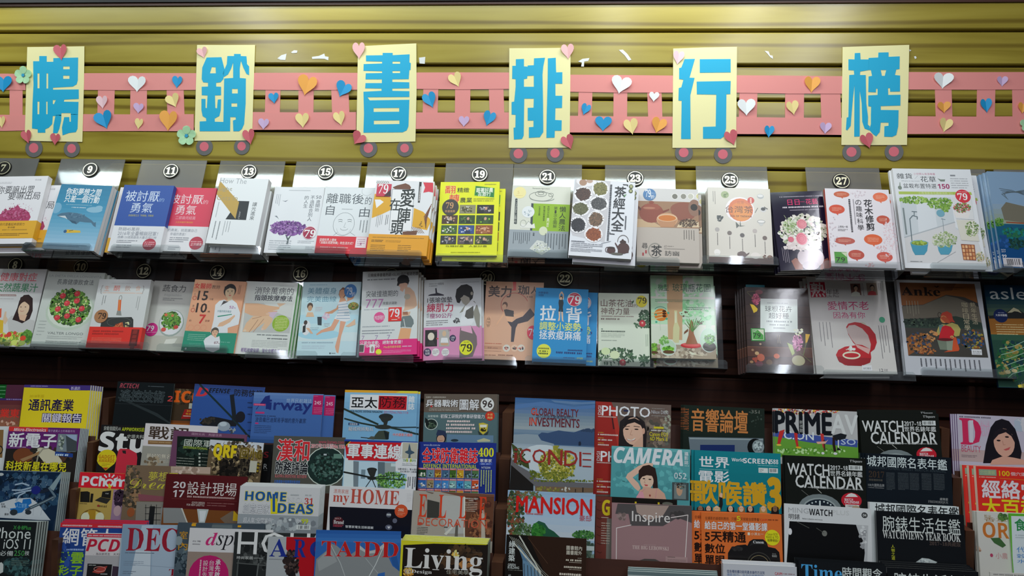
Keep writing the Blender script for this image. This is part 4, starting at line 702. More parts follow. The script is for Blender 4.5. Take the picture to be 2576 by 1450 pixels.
bust(718,362,150,'1a1416','d8a890',None,0); p([540,520,590,470,650,455,690,480,745,455,800,500,842,620,832,755,690,800,690,862,480,862,520,700],'d5d7e3'); p([600,545,640,470,700,480,620,520],'3a3438'); p([565,785,590,740,700,690,775,640,780,660,720,730,630,780],'cf9c86'); p([725,720,838,600,840,720,760,765],'c8cad8'); t(SB('52'),712,532,762,564,'8a4a8a'); t('kg',765,545,788,568,'8a4a8a'); t('女醫師親身實證',565,585,735,612,'2a6a7a'); p([565,655,740,630,742,640,570,668],'1f7c6a'); gv(815,280,850,410,2,'6a4a40',.4)
bust(535,855,95,'4a4440','c89c88',None,0); p([398,960,420,925,490,882,540,920,590,900,598,960,590,1060,510,1100,420,1060],'d2d4dc'); t(SB('67'),525,965,572,995,'6a3a4a'); t('kg',574,978,595,1000,'6a3a4a'); g(205,870,420,960,4,'8ab8ae',.3); g(215,980,360,1062,4,'5a9a90',.3); e(180,1052,12,12,'d4dcd8'); g(610,960,720,990,1,'5a9a90')
bk('white massage book with two hands and green disc|above the bare wall beside badge 16', ROW2, .0, [890,225,1528,256,1440,1137,800,1120], 'b8bcc4', th=.009, n=4, cp=[(.005,-.002),(.010,-.004),(.015,-.006)], scol='3a8a34')
t('消除萬病的',1020,306,1496,396,'4a4a55',0); t('指頭按摩療法',1018,402,1478,472,'2a2e33',.03,o='d4d8dc',ow=.03); g(1320,282,1500,300,1,'9aa0a8',.5)
p([905,494,1482,505,1442,866,868,852],'a2a4ac'); p([1130,500,1480,505,1460,680,1250,600],'b4b6be'); p([1290,500,1400,502,1320,545],'b89a88'); p([903,500,1060,502,1200,530,1322,545,1316,572,1225,595,1298,590,1290,605,1150,622,1240,632,1230,650,1100,662,980,650,895,612],'bc947c'); p([870,845,915,740,1000,655,1100,662,1190,650,1240,690,1228,730,1150,820,1105,830,1098,812,1140,735,1060,790,960,850],'c8a088'); ln([1060,700,950,850],9,'a07a68'); ln([1130,690,1000,850],8,'a07a68'); ln([1100,662,990,690],8,'a07a68'); p([1180,612,1300,600,1240,680,1200,660],'b4a0bc'); e(1180,630,26,14,'d0a090'); e(1112,815,16,12,'d8a8a0'); e(900,830,18,12,'d8b0a4')
e(1335,746,104,101,'7c9c2a'); g(1265,670,1415,822,8,'c8d49a',.4); g(1045,880,1418,898,1,'5a6068',.8); g(1170,925,1415,942,1,'4a5058',.9); g(980,950,1412,1042,5,'8a9098',.35); t('輕鬆按摩指頭．強化自體免疫力！！',850,1052,1412,1104,'5a3a7c',.02,o='d4c8dc',ow=.03)
bk('light blue slimming book with a striped dress|beside the taller grey exercise book', ROW2, .0, [1615,240,2315,242,2246,1134,1520,1140], 'a8c0d8', th=.012, n=2, cp=[(.005,-.002)])
gr(640,960,'9cbcd8','b4c8dc',3); e(1800,880,260,60,'8fb8dc'); t('美體瘦身',1665,310,2016,388,'4a7a98',0); t('完美曲線',1655,414,2012,484,'4a7a98',0); g(1690,268,1900,286,1,'7aa0bc',.5); g(1590,970,1975,990,1,'7a90a8',.7); g(1590,1010,1880,1058,2,'98a8c0',.45)
p([2040,395,2050,345,2090,305,2135,320,2145,380,2100,440,2060,440],'6a4434'); e(2082,382,36,50,'b8866e'); p([2060,430,2110,430,2140,480,2040,500],'b8866e'); p([2040,495,2010,560,1930,600,1870,612,1880,630,1960,625,2050,560],'b8866e'); p([2030,490,2130,472,2160,560,2185,700,2120,730,1985,690,2040,600],'c4ccda')
for i in range(6): ln([2035-i*4,520+i*33,2150+i*5,505+i*36],8,'7a90b0')
p([1990,690,2050,705,1980,830,1840,856,1775,890,1765,876,1830,825,1945,780],'c08e7c'); p([2060,715,2128,725,2070,900,2035,1112,2012,1095,1995,1030,2040,870],'c08e7c'); p([2160,330,2230,420,2210,450,2140,480],'b8866e'); sc(1885,660,40,36,['b89ab8','c8b0c8'],20,14)
e(1692,580,60,84,'b4c4d4'); e(1692,535,36,42,'4a3a34'); e(1692,560,26,36,'b08c74'); p([1640,665,1660,610,1725,610,1745,665],'c0a08c'); p([1780,665,1835,665,1832,770,1785,765],'26323c'); e(1645,800,52,90,'cfd8e4'); e(1638,735,22,28,'3a2c2a'); p([1605,780,1640,760,1635,850,1600,860],'1c2024'); p([1640,800,1680,800,1730,870,1700,870],'c09a88'); e(2219,535,66,48,'5a6a30'); sc(2219,530,52,34,['8a8a40','a8743c','3a4a20'],26,14); p([2120,780,2180,740,2240,690,2245,760,2160,790],'c0a090'); g(2110,600,2190,650,3,'8aa0b4',.4); g(1690,790,1800,830,2,'8aa0b4',.4); g(1860,740,1930,790,3,'8a90a4',.4); g(1760,540,1840,600,3,'c0a8b4',.35); p([1925,1100,1945,1100,1945,1118,1925,1118],'4a5a6a'); g(1955,1100,2000,1118,1,'4a5a6a')
st(2184,350,76,82,'2f68ac'); t(SE('79'),2135,308,2205,395,'eef2f6'); t('折',2198,365,2245,415,'dfe6f0')
Z('C3')
bk('tall grey exercise book with magenta band|standing highest on the second row', ROW2, .0, [290,126,970,80,870,1134,175,1134], 'b8bcc8', th=.0105, n=4, cp=[(.005,-.004),(.010,-.008),(.015,-.012)], scol='a89a92')
t('日韓瘋傳書籍熱銷100,000冊的暢銷奇蹟',322,128,928,172,'4a4040',.02); g(312,200,650,220,1,'5a5a64',.7); t('突破撞牆期的',295,346,682,422,'2c3038',.01); t('777',290,450,506,556,'a06aa0',0); t('微重訓運動',498,480,670,516,'3a3e48'); g(270,562,570,588,1,'8a90a0',.5)
p([668,285,690,200,740,160,800,165,822,225,805,275,770,240,690,290],'161418'); e(745,215,72,62,'161418'); p([690,285,705,262,770,250,800,260,795,300,760,325,740,362,705,340,712,310],'c0988a'); p([770,300,830,310,880,360,905,440,915,525,880,560,740,600,745,620,835,600,820,660,745,660,730,640,760,560,775,430,765,380],'b89888'); e(795,420,38,34,'9a948e'); p([735,660,835,648,870,700,875,750,845,805,760,800,712,790,720,700],'5f6a72'); ln([735,790,850,800,870,760],8,'c8ccd0'); ln([752,690,770,790],7,'c8ccd0'); p([715,800,845,808,820,945,680,942],'c4906e'); p([740,605,800,600,805,640,745,640],'8a5a48')
e(455,672,66,66,'c04484'); t('MISS金再進化',400,645,512,700,'f0d0e0'); g(250,770,580,795,1,'8a90a0',.6); g(245,815,640,880,2,'6a7080',.4); t('7',240,895,275,950,'8a7aa0',0); t('7',402,890,440,950,'8a7aa0',0); t('7',548,885,588,950,'8a7aa0',0)
ob(940,1140,'c21c72'); t('只要你肯動．絕對會更瘦！',222,955,736,1000,'f0d8e8',.02); p([205,1000,280,1000,270,1100,195,1100],'d8c8d0'); p([210,1006,272,1006,263,1095,202,1095],'4a4448'); p([345,1000,405,1000,395,1105,335,1105],'d8c8d0'); e(370,1060,18,36,'8a7a78'); t(SB('104'),285,1004,345,1040,'f4e4ec'); t(SB('50'),408,1004,458,1040,'f4e4ec'); p([410,1090,425,1065,450,1055,478,1070,485,1095,470,1120,440,1128,418,1115],'c8cc2c'); t('Miss金的瘦身奇蹟',510,1015,718,1045,'f0b060'); g(500,1065,840,1105,3,'e090bc',.35); g(735,1010,850,1035,1,'e8a8cc')
st(647,634,80,84,'c8201c',sq=1); t(SE('79'),582,568,702,666,'f8eaea',.03); t('折',682,665,705,690,'f8eaea'); g(605,690,675,708,1,'f0c0c0')
bk('white and pink yoga mat book|beside the tall grey exercise book', ROW2, .0, [1030,215,1716,190,1682,1172,960,1200], 'b9bdcc', th=.011, n=2, cp=[(.005,-.003)])
w(785,1210,'b97aa8'); t('1張瑜伽墊',1040,425,1342,492,'2a2630',.02); t('練肌力',1035,500,1352,606,'a03050',.03); t('瘦50公斤',1068,620,1342,682,'8a3a70',.02); v('成功',1030,622,1060,682,'3a3440'); g(1060,258,1165,272,1,'5a5a64'); t('金聖俊',1170,248,1240,275,'3a3440'); g(1060,282,1160,298,1,'5a5a64'); p([1055,400,1080,390,1140,380,1135,320,1150,312,1160,370,1240,395,1240,408,1050,410],'2a2838'); g(1025,702,1290,775,3,'5a5a64',.5); g(1440,235,1670,250,1,'8a8e9c',.5)
p([1500,520,1560,500,1610,470,1650,530,1680,640,1675,800,1640,780,1600,640,1570,560,1430,620,1470,560],'7a7876'); p([1500,530,1560,480,1600,480,1640,510,1600,600,1560,690,1610,700,1575,765,1440,770,1450,660],'d8dae2'); p([1510,590,1600,530,1600,680,1530,690,1495,660],'4a4848'); p([1380,420,1395,330,1450,280,1520,268,1580,300,1602,370,1590,440,1540,490,1480,400,1430,500,1400,490],'161618'); p([1440,440,1490,400,1550,430,1560,480,1510,530,1470,500],'8e8a88'); e(1580,380,16,22,'8a8684'); sc(1395,715,34,36,['3a3a40','5a5a62'],20,12)
p([1440,800,1570,770,1640,900,1645,1000,1590,1150,1430,1165,1430,900],'655a60'); p([1450,780,1570,772,1590,870,1450,830],'c890b4'); r(1012,825,1158,1026,'1c1a1c'); e(1085,905,40,48,'c0b8b4'); p([1040,1010,1070,950,1110,950,1140,1015],'2c2a2c'); r(1180,820,1310,1026,'9a969c'); e(1245,870,24,34,'b89c88'); p([1200,980,1210,920,1285,920,1295,980],'e0e0e6'); p([1200,985,1295,985,1285,1010,1210,1010],'b08a74'); t('104',1120,822,1160,845,'7a3a60'); t('54',1292,818,1325,842,'7a3a60'); p([1150,920,1180,930,1150,942],'b03a3a'); e(1348,926,40,42,'2a2248'); t('-50',1322,905,1372,930,'e0dcec',.02); t('kg',1330,935,1362,955,'e0dcec'); e(1040,1096,46,48,'2a2248'); t('增肌',1012,1065,1068,1092,'dcd8e8'); t('加碼',1012,1098,1068,1128,'dcd8e8'); e(1140,1096,46,48,'c8c2ce'); e(1258,1096,46,48,'c8c2ce'); g(1105,1070,1175,1120,3,'5a5464',.4); g(1222,1070,1294,1120,3,'5a5464',.4)
st(1512,1040,83,90,'cdc61e'); t(SE('79'),1448,998,1582,1088,'24200e',.03); g(1485,965,1550,982,1,'5a5414')
bk('salmon yoga magazine with a woman inside a hoop|half hidden by the blue stretching book', ROW2, .0, [1755,232,2474,250,2402,1202,1700,1178], 'b98f7c', th=.007, mat='gloss', name='magazine', cat='magazine')
t('美力',1785,288,2062,424,'3a2a28',.04); t('珈',2144,283,2276,394,'3a2a28',.04); t('人',2300,300,2382,385,'3a2a28',.04); p([2078,240,2120,240,2120,345,2062,345,2062,335,2085,330],'c04a4a'); ring(2100,520,168,150,7,'a03a34',a0=20,a1=215); g(2250,405,2320,440,1,'6a4a44')
e(1985,520,32,38,'5a3828'); e(1978,540,24,30,'c89880'); p([1970,580,2000,572,2090,592,2092,660,2050,680,1990,655],'3a3438'); p([1990,655,2085,665,2070,730,2015,720],'c8957c'); p([1965,590,1975,640,1895,750,1880,770,1882,745,1950,640],'c8957c'); p([2012,720,2070,730,2120,690,2200,660,2290,560,2350,640,2260,720,2140,750,2115,800,2090,970,2055,970,2062,790],'302c38'); p([2085,640,2200,600,2210,640,2100,665],'c8957c'); r(1758,668,1806,788,'c0967f'); ring(1782,728,26,62,3,'5a3a34'); v('林瑞安',1765,675,1800,785,'3a2824'); g(1740,980,1940,1000,1,'a0503c',.6); r(1722,1018,1945,1058,'a87a66'); t('悠遊 adidas',1770,1030,1895,1054,'5a342c'); g(1720,1072,1940,1090,1,'8a5a4c',.4); g(1730,1120,1870,1140,1,'6a4438'); g(1900,1120,2080,1145,1,'6a4438',.6)
for cx, cc in ((2002,'b8b4b4'),(2100,'c8a090'),(2180,'b8b0b0')): e(cx,1046,45,44,cc); sc(cx,1046,26,18,['2a3038','a85a50','3a3434'],8,12)
st(2318,856,66,84,'c0405a'); t(SE('79'),2268,810,2370,900,'f0d8dc')
Z('C4')
S11 = bk('blue stretching book with a reaching figure|front copy under badge 22', ROW2, .0145, [270,255,913,289,897,1186,244,1166], '1879ba', th=.013, n=2, cp=[(.027,-.004)])
t('拉',335,480,522,662,'dce8f2',.03); t('背',648,505,836,682,'dce8f2',.03); t('調整小姿勢',325,684,828,782,'d2d862',.02); t(',',828,760,846,798,'1c2a6a',.03); t('拯救痠麻痛',322,786,826,896,'dfe6f0',.02); t('仲野孝明',312,310,428,338,'0c2a6a'); t('林慧雯',312,342,376,366,'0c2a6a')
p([562,400,565,345,590,308,605,312,622,345,618,410,605,405,608,350,590,330,578,350,577,400],'c8a494'); e(588,388,20,28,'2a2020'); e(586,392,13,19,'d0a898'); p([560,410,612,412,618,450,608,500,612,555,588,556,586,520,580,556,555,550,562,500,556,450],'12202c'); p([556,552,580,555,572,660,548,672,560,620],'c8a494'); p([588,556,611,556,612,650,622,678,598,668],'c8a494')
e(377,1032,88,86,'d4d042'); g(312,990,440,1012,1,'5a5c14',.8); g(325,1025,425,1045,1,'3c4a14',.9); g(312,1052,438,1076,1,'3c4a14',.9); g(668,1015,850,1036,1,'0c2a6a',.9); g(525,1042,850,1070,1,'0c2a6a',.9); g(615,1105,750,1125,1,'0c3a7a'); t('和平國際',778,1112,852,1134,'c8c858')
st(750,406,89,86,'b02042',rim='e8d0d4'); t(SE('79'),676,360,826,462,'f2e8ea',.03); g(715,336,780,352,1,'e0a0b0')
bk('pale camellia oil book with red blossoms|left uncovered beside the terrarium book', ROW2, .0, [1045,322,1650,338,1676,1220,1036,1214], 'b8c0bc', th=.012, n=2)
t('山茶花油',1070,405,1456,496,'5a3a3a',0); t('的',1466,460,1516,500,'5a3a3a',0); t('神奇力量',1070,505,1420,590,'5a3a3a',0); p([1440,440,1475,412,1470,440,1450,460],'2a4a30'); g(1075,600,1472,622,1,'7a6a6a',.6); g(1072,630,1300,655,1,'6a5a5a',.8); g(1075,782,1365,806,1,'3c4a44',.8); g(1075,815,1360,870,3,'8a9490',.5); g(1078,895,1265,912,1,'6a7470',.6); e(1085,765,11,9,'6a7a70')
sc(1260,1100,240,105,['2c4a34','3a5c42','24402c','4a6a4c'],95,24,1.5); e(1130,1035,55,45,'b4c4a0'); e(1240,1080,60,50,'b8c8a8'); e(1335,1172,40,40,'a02434'); e(1338,1165,20,20,'c84a50'); e(1340,1165,8,8,'e8d8c0'); sc(1600,640,70,110,['2c4a34','3a5c42','24402c'],50,22,1.5); sc(1560,720,90,40,['2c4a34','3a5c42'],16,22,1.5); e(1575,697,40,42,'a02434'); e(1575,692,20,20,'c8424a'); e(1575,690,9,9,'e0d0b8'); sc(1590,1140,60,60,['2c4a34','3a5c42'],26,22,1.5); r(1085,1128,1210,1162,'c8d0c4'); t('四塊玉文創',1090,1132,1205,1158,'5a6a60'); gv(1610,830,1650,1000,2,'7a8a84',.3)
st(1566,430,68,71,'c6b624'); t(BI('79'),1520,384,1626,456,'3a3010',.02)
bk('green terrarium book with a tall bottle and bonsai|standing apart on the second row', ROW2, .0, [1672,112,2446,120,2468,1134,1690,1114], 'b4cebc', th=.019, n=2, cp=[(.007,-.022)], mat='film', spine='L')
w(112,380,'a8ccb4'); sc(1960,300,330,160,['9cc8a8','b8d8c0','8cbc98','c8dccc'],50,60); w(372,398,'c4ccc4'); w(398,720,'a4ccb0'); sc(2200,560,240,150,['90c4a0','b0d8bc','7ab48c'],50,50); w(712,736,'c8ccc4'); w(736,960,'bcccc0'); w(958,1140,'968a80'); sc(2000,1060,400,60,['a8a098','7a6e66','b4aca4'],40,40)
p([1868,114,2066,116,2060,900,1888,890],'b09278'); p([1963,540,1997,540,2002,680,2028,750,2020,932,1945,932,1950,750,1965,690],'b8b696'); p([1974,560,1988,560,1992,690,1970,690],'ccd0b4'); r(1760,430,1890,450,'c4ccc4')
t('微型',1766,220,1896,302,'3f5c50',0); t('玻璃瓶花園',1940,214,2402,312,'3f5c50',0); g(1730,404,2150,440,2,'5a7a68',.4); g(2110,495,2410,540,2,'5a7a68',.5); e(1800,592,82,76,'c8763a'); ring(1797,545,78,55,8,'5a8a8a',a0=20,a1=160)
for i in range(3): ln([1690,570+i*40,1840,545+i*35],10,'dcb890'); e(1842,548+i*30,24,14,'4a2a1c')
for q in ((1740,590),(1745,680),(1870,640),(1890,570)): e(*q,14,13,'4a9a8a')
ln([1790,670,1795,780],6,'a8b4ac'); e(1890,990,98,100,'a8c0b4'); ring(1890,990,98,100,6,'d0dcd4'); sc(1890,1010,66,34,['5a9a3a','7ab84a','3a6a2a'],50,20); e(1895,1045,70,22,'5a4434'); sc(1840,900,60,60,['8ab87a','6a9a5a'],30,18); sc(1720,1000,40,60,['5a8a3a','7aac4a'],30,20); e(1720,1050,46,18,'5a4434')
e(2170,965,130,34,'b03038'); e(2170,955,110,24,'c8585a'); p([2100,950,2135,840,2150,700,2170,650,2195,690,2200,820,2250,950],'8a5a40'); p([2135,790,2080,830,2085,800,2130,760],'6a4430')
for i in range(13): ln([2185,800,2090+i*18,690-((i*37)%60)],6,['4a7a3a','5f9a4a','3a5a2c'][i%3])
e(2380,900,108,150,'a4c0b4'); ring(2380,900,108,150,6,'ccdcd4'); p([2340,660,2420,660,2410,760,2350,760],'b0c8bc'); e(2390,980,80,60,'3a3834'); sc(2390,890,60,60,['4a8a34','5fa044','2c5a24'],50,18,1.6); p([2020,560,2120,540,2150,620,2040,600],'a4ccb0'); sc(2090,580,50,30,['5a4a40'],8,12); sc(2280,685,40,20,['5a4a40'],8,12); p([2060,1040,2300,1085,2320,1100,2180,1080],'b8b0a4'); p([2130,1030,2230,1070,2180,1085],'c8c4bc')
Z('C5')
bk('dark wood-toned flower bulb book with white label|and green price square on the second row', ROW2, .006, [762,254,1536,270,1556,1306,762,1282], '2e1f1d', th=.009, n=5, cp=[(-.0045,0),(-.009,0),(-.0135,0),(-.018,0)], spine='L', scol='1c1412', mat='film')
for y in (310,470,610,700,820,900): w(y,y+6,'1f1412')
w(985,1110,'4a2c24'); w(985,992,'6a4434'); w(1106,1112,'251614'); w(1112,1300,'382321')
p([932,394,1382,402,1386,812,1160,800,932,806],'b6bec6'); g(1015,440,1270,460,1,'8a929a',.6); t('球根花卉',988,484,1314,556,'24282c',.012); t('超好種',1032,568,1278,640,'24282c',.012); g(1008,658,1318,690,1,'6a727a',.7); g(1045,702,1282,728,1,'6a727a',.7); g(1090,742,1235,765,1,'6a727a',.7)
sc(880,400,50,66,['a84a6a','c05a80','8a3454'],50,15); e(915,315,46,28,'6a3440'); ln([770,310,870,305],8,'5a4a34'); ln([770,320,860,400],6,'5a5a34'); p([805,460,850,470,900,520,890,550,850,570,840,540],'b89a28'); sc(1385,930,60,100,['b06a9a','c884b0','8a4a78'],90,16); p([1480,825,1535,830,1500,930,1480,940],'b8902a'); ln([1490,930,1455,1080],8,'5a6a34'); sc(1395,795,50,45,['d8d8c4','c8c8b0'],20,16); p([1255,930,1320,960,1350,1060,1320,1090],'8a9a5a'); e(1395,1150,80,64,'908c74'); ln([1420,1060,1550,1170],7,'5a5a3c'); e(938,1112,46,46,'a0503c'); e(1130,1095,36,30,'b0563a'); e(918,1190,46,34,'5c303e'); e(890,1060,26,22,'a88a6a'); e(1040,1170,38,34,'5a4434'); e(825,1165,22,16,'8a6a50'); e(932,948,14,12,'a08a78'); e(838,1020,16,14,'8a6a54'); sc(870,1130,24,24,['8a3c30'],4,24); gv(1130,840,1180,965,2,'8a8078',.35)
st(902,835,84,77,'2f7a3a',sq=1); p([832,770,972,770,975,898,835,898],'c0d4bc'); r(838,776,966,892,'3f8a3c'); p([900,776,966,776,966,840],'c0d0bc'); t('79',842,815,935,876,'10200f',.01); g(845,780,890,805,2,'d0e0c8')
bk('slim pale blue book showing only its top edge|behind the dark flower bulb book', ROW2, .0, [775,224,1007,231,1007,1270,775,1262], '4f9ab8', th=.003)
bk('white magazine with an open red ring box|beside the dark flower bulb book', ROW2, .0, [1500,127,2446,124,2592,1312,1608,1318], 'b6b4bc', th=.006, n=3, cp=[(-.008,-.002),(-.016,-.008)], spine='L', mat='gloss', name='magazine', cat='magazine')
p([1895,124,2446,120,2448,178,1960,180,1925,165],'8e1c28'); g(1990,145,2350,165,1,'b04a54',.5); r(1538,194,1722,378,'a2203a'); t('熟',1546,202,1716,372,'c0b4be',.03); t('年誌',1735,282,1886,346,'4a3a3c',0); t('Life Plus',1738,350,1886,378,'4a3a3c',.01); t('愛情不老',1748,428,2246,534,'a4305e',.02,o='d8ccd4',ow=.04); t('因為有你',1820,556,2204,636,'a4305e',.015,o='d8ccd4',ow=.04)
r(2032,212,2152,352,'6a4a48'); bust(2092,265,60,'1c1416','c8a090','c8c4c4',0); r(2226,206,2350,352,'8a7a74'); bust(2290,260,55,'2a1a18','d0a898','a83a44',0); gv(2155,210,2190,360,2,'5a5058',.35); gv(2365,205,2405,350,2,'5a5058',.35)
e(2180,770,60,90,'a8a6a0'); p([1975,740,2000,700,2080,680,2150,690,2260,740,2330,830,2348,930,2320,1010,2270,1050,2130,1000,2060,930,2000,830],'9a1620'); p([1982,760,2010,722,2080,715,2170,760,2240,840,2275,950,2268,1010,2170,960,2090,950,2040,890,1995,810],'a8989e'); p([1850,1080,1880,1020,1960,980,2110,960,2268,1020,2280,1110,2270,1160,2200,1200,2100,1210,1960,1205,1880,1150],'a41620'); p([1860,1100,2280,1120,2265,1175,2160,1215,1990,1210,1890,1165],'84101a'); p([2085,950,2270,1010,2250,1070,2110,990],'b89094'); ring(2040,1085,110,48,20,'c8c0b4'); sc(2030,1010,60,30,['d8d4cc','a8a098','e8e4dc'],20,16)
e(2411,653,36,36,'3c8e74'); gv(1645,680,1815,1020,4,'7a7884',.22); gv(2380,720,2505,1130,4,'6a6874',.25); r(2170,1206,2288,1274,'c8ccd4'); t('金石書店',2182,1232,2276,1258,'4a4a54'); t('12',2380,1248,2424,1284,'4a4a54'); t('月號',2430,1250,2480,1284,'8a8a94')
Z('C6')
bk('white-bordered magazine painting of a red-scarfed woman holding a bucket|on the second row', ROW2, .0, [572,115,1556,142,1790,1304,698,1272], 'aaadbf', th=.008, n=2, spine='L', mat='gloss', name='magazine', cat='magazine')
p([612,150,1524,168,1693,1066,722,1043],'3a3838'); p([612,150,1524,168,1560,400,1400,330,1180,300,900,420,640,430],'7a4a28'); p([612,150,1300,163,1250,250,640,300],'5f3a26'); p([640,440,900,425,1050,360,1180,310,1320,340,1575,450,1608,640,1300,560,664,600],'615c56'); p([664,590,900,600,1300,560,1610,640,1625,720,680,700],'2c3a36'); sc(880,640,220,50,['24302c','3a4a40','1c2826'],60,26); p([700,830,760,780,900,860,950,910,900,930,720,1040],'7a4a2c'); sc(850,880,150,120,['8a5a34','6a4430','34405c','2c2a28','a06a3a'],70,28); sc(1500,850,140,120,['34466c','7a4a2a','2c3c3c','8a7a3a','24304a'],70,30); sc(950,990,110,40,['a0643c','6a3a28'],40,14); sc(1000,800,60,60,['9a6a44','b08058'],20,18)
t(SE('Anke'),632,205,1105,312,'1a1210',0); ln([1040,196,1062,210,1085,194],9,'1a1210'); g(1160,205,1400,245,2,'4a2c1c',.4)
v('熟年生活',1475,392,1560,662,'aaa290'); v('咖啡日常學',1365,388,1475,735,'aaa290'); gv(690,375,860,590,5,'8a867c',.25)
ring(1100,545,24,32,5,'2a2420'); p([1110,560,1130,520,1190,500,1245,530,1262,600,1290,640,1250,630,1220,640,1170,580],'a03c30'); e(1150,600,42,46,'b87e54'); p([1105,580,1150,560,1200,590,1230,650,1170,640],'a04a34'); p([1060,760,1085,690,1130,655,1180,665,1250,640,1320,665,1355,720,1340,800,1290,810,1240,760,1090,790,1050,800],'9a9058'); p([1090,670,1140,660,1150,740,1100,760],'5a7478'); p([1130,690,1170,672,1235,690,1280,745,1260,840,1090,845,1100,780],'ac222e'); p([1262,810,1300,820,1342,960,1330,985,1150,1000,1200,980],'b24a2e'); p([1310,830,1345,840,1350,890,1320,905],'3a5a9c'); p([1068,848,1265,842,1252,978,1105,968],'667068'); p([1180,846,1265,842,1252,978,1190,975],'7a847c'); e(1168,846,98,18,'5a1c24'); e(1060,780,20,24,'b87e54'); e(1250,815,24,18,'b87e54'); ring(1250,835,14,22,4,'2c2c2a')
p([1485,962,1610,966,1616,1034,1492,1030],'c8ccd4'); t('金石書店',1502,982,1604,1006,'3c3c44'); g(1502,1012,1600,1026,1,'5a5a64'); gv(850,1085,1615,1215,13,'4a4c58',.3)
bk('dark blue mountain magazine|cut by the frame edge on the second row', ROW2, .0, [1640,172,2560,196,2790,1445,1815,1432], '16324c', th=.008, spine='L', mat='film', name='magazine', cat='magazine')
gr(330,560,'1c3a4c','4a5a4c',5); w(570,790,'8a5c2e'); p([1700,560,1900,520,2000,455,2060,480,2200,570,2200,590,1700,590],'26282c'); p([1925,520,2000,455,2060,482,2100,525,2050,505,2010,500,1980,515],'a8a490'); t('asle',1708,212,2150,356,'b4bac4',0); w(790,860,'2c4a40'); w(860,1432,'24403a'); sc(1960,1100,160,250,['2c5a3c','1c3440','3a6a4a','8a7a4a','1f4a34'],110,46); sc(1990,1040,120,60,['7a6a3c','4a6a3a'],24,30)
for i in range(6): ln([1830+i*20,960+i*70,1990,930+i*66,2140,860+i*72],7,'8aa8a0')
e(1842,556,86,82,'1c2856'); t('大吳哥圖鑑',1780,535,1920,562,'c0c4dc',.02); g(1810,512,1885,526,1,'a0a8cc'); g(1790,650,2127,795,5,'c8b088',.4); p([2050,1400,2127,1380,2127,1430,2060,1430],'c8b03a'); e(1930,1240,34,24,'a89a78'); e(2010,1225,36,22,'b0a07c')

# ---------------------------------------------------------------- magazines on the rack, tier by tier
Z('D1')
mg('purple and orange magazine with red title|at the frame edge on the top tier', 1, .000, -760,135, 316,150, '4a2438', n=2)
gr(330,690,'5a2a30','8a5a48',5); r(-60,145,75,350,'0f4a1c'); t('莊業東',-130,462,252,576,'c8302a',.03); r(-200,325,300,350,'3a2264'); t('微電子產業前瞻',80,332,280,346,'b0a0cc'); g(-60,150,70,340,4,'6aa07a',.2); sc(120,640,120,30,['c0988a','8a4a3c'],14,20)
mg('yellow communications magazine with purple top strip|first on the top tier', 1, .012, 318,148, 1182,156, 'd2b222', n=6, th=.0055, spine='R', scol='c0c0c0', cp=[(.0028*(i+1),-.0004*i) for i in range(5)])
p([305,140,1190,148,1185,222,910,222,895,200,310,182],'3c2c70'); t('新通訊',925,172,1045,218,'b8b0d0'); g(400,156,625,176,1,'9a90bc'); t('2018年版',385,275,576,316,'a88a14'); t('通訊產業',375,335,960,490,'1c1440',.03)
for i in range(4): r(545+i*131,518+i*3,668+i*131,636+i*3,'2a2458')
t('關鍵報告',552,522,1062,642,'c4bcd4',.015)
mg('dark grey radio control magazine in film|on the top tier after the divider', 1, .004, 1535,103, 2275,132, '15191c', mat='film')
t(SI('RCTECH'),1562,130,1812,192,'8a3a48',.02); t('遙控技術',1565,222,2140,372,'23282c',.02,o='58626a',ow=.03); t(SB('2'),2185,295,2250,366,'b03a3a'); p([1540,300,2050,520,2230,650,2215,660,2000,540,1535,320],'2a3034'); g(1930,160,2140,182,1,'4a5058'); w(400,408,'24282c')  # pale diagonal: a highlight on the film, drawn into the print
Z('D2')
mg('brown computer magazine with orange letters|peeping out beside the dark grey one', 1, -.006, -90,190, 620,222, '3a2c20', th=.005)
sc(150,300,160,100,['4a3c2c','2c2018','5a4a38'],40,30); t(SB('ICO'),48,232,425,382,'c8561c',.04); r(235,390,290,460,'a8a49c'); p([180,468,330,470,320,592,130,592],'8a1c1c'); t('201',205,478,280,502,'c8a02c'); t('年度',190,515,272,542,'c8a02c'); g(160,548,270,566,1,'d8c8b8'); gr(620,680,'6a3a1c','8a4a1c',2)
mg('blue magazine with a rotor mast and red initial|on the top tier', 1, .002, 312,135, 1222,182, '2c4a8c')
gr(135,330,'2a3a70','2e4c90',4); t(SI('D'),330,186,486,298,'b8303a',.04); t(SI('EFENSE'),495,195,775,256,'14161c',.01); t('防務快訊',825,212,1200,304,'1c1c24',.02)
ln([375,135,410,180,840,620,990,800,1060,850],24,'182a30'); ln([795,290,830,610],54,'1c2028'); e(905,568,62,74,'1c1c24'); ln([905,600,830,640],40,'1c1c24'); p([370,650,420,600,520,560,620,575,780,610,860,620,850,690,600,690,420,680],'1c1c22'); sc(480,610,100,40,['2c2824','3a322c'],30,18); e(690,690,84,64,'868e9c'); e(680,660,50,30,'a8b0bc'); sc(800,740,40,40,['8a8e94','3c4048'],16,14); ln([800,600,960,750],18,'1c2a30')
for y in (370,430,520,625,730): g(1000,y,1060,y+26,1,'1c2a50',.6)
mg('blue aviation magazine with big rounded title and pink corner|on the top tier', 1, .0123, 1085,245, 1987,272, '3c5c9a', th=.0062, cp=[(.030,-.0015)], mat='gloss')
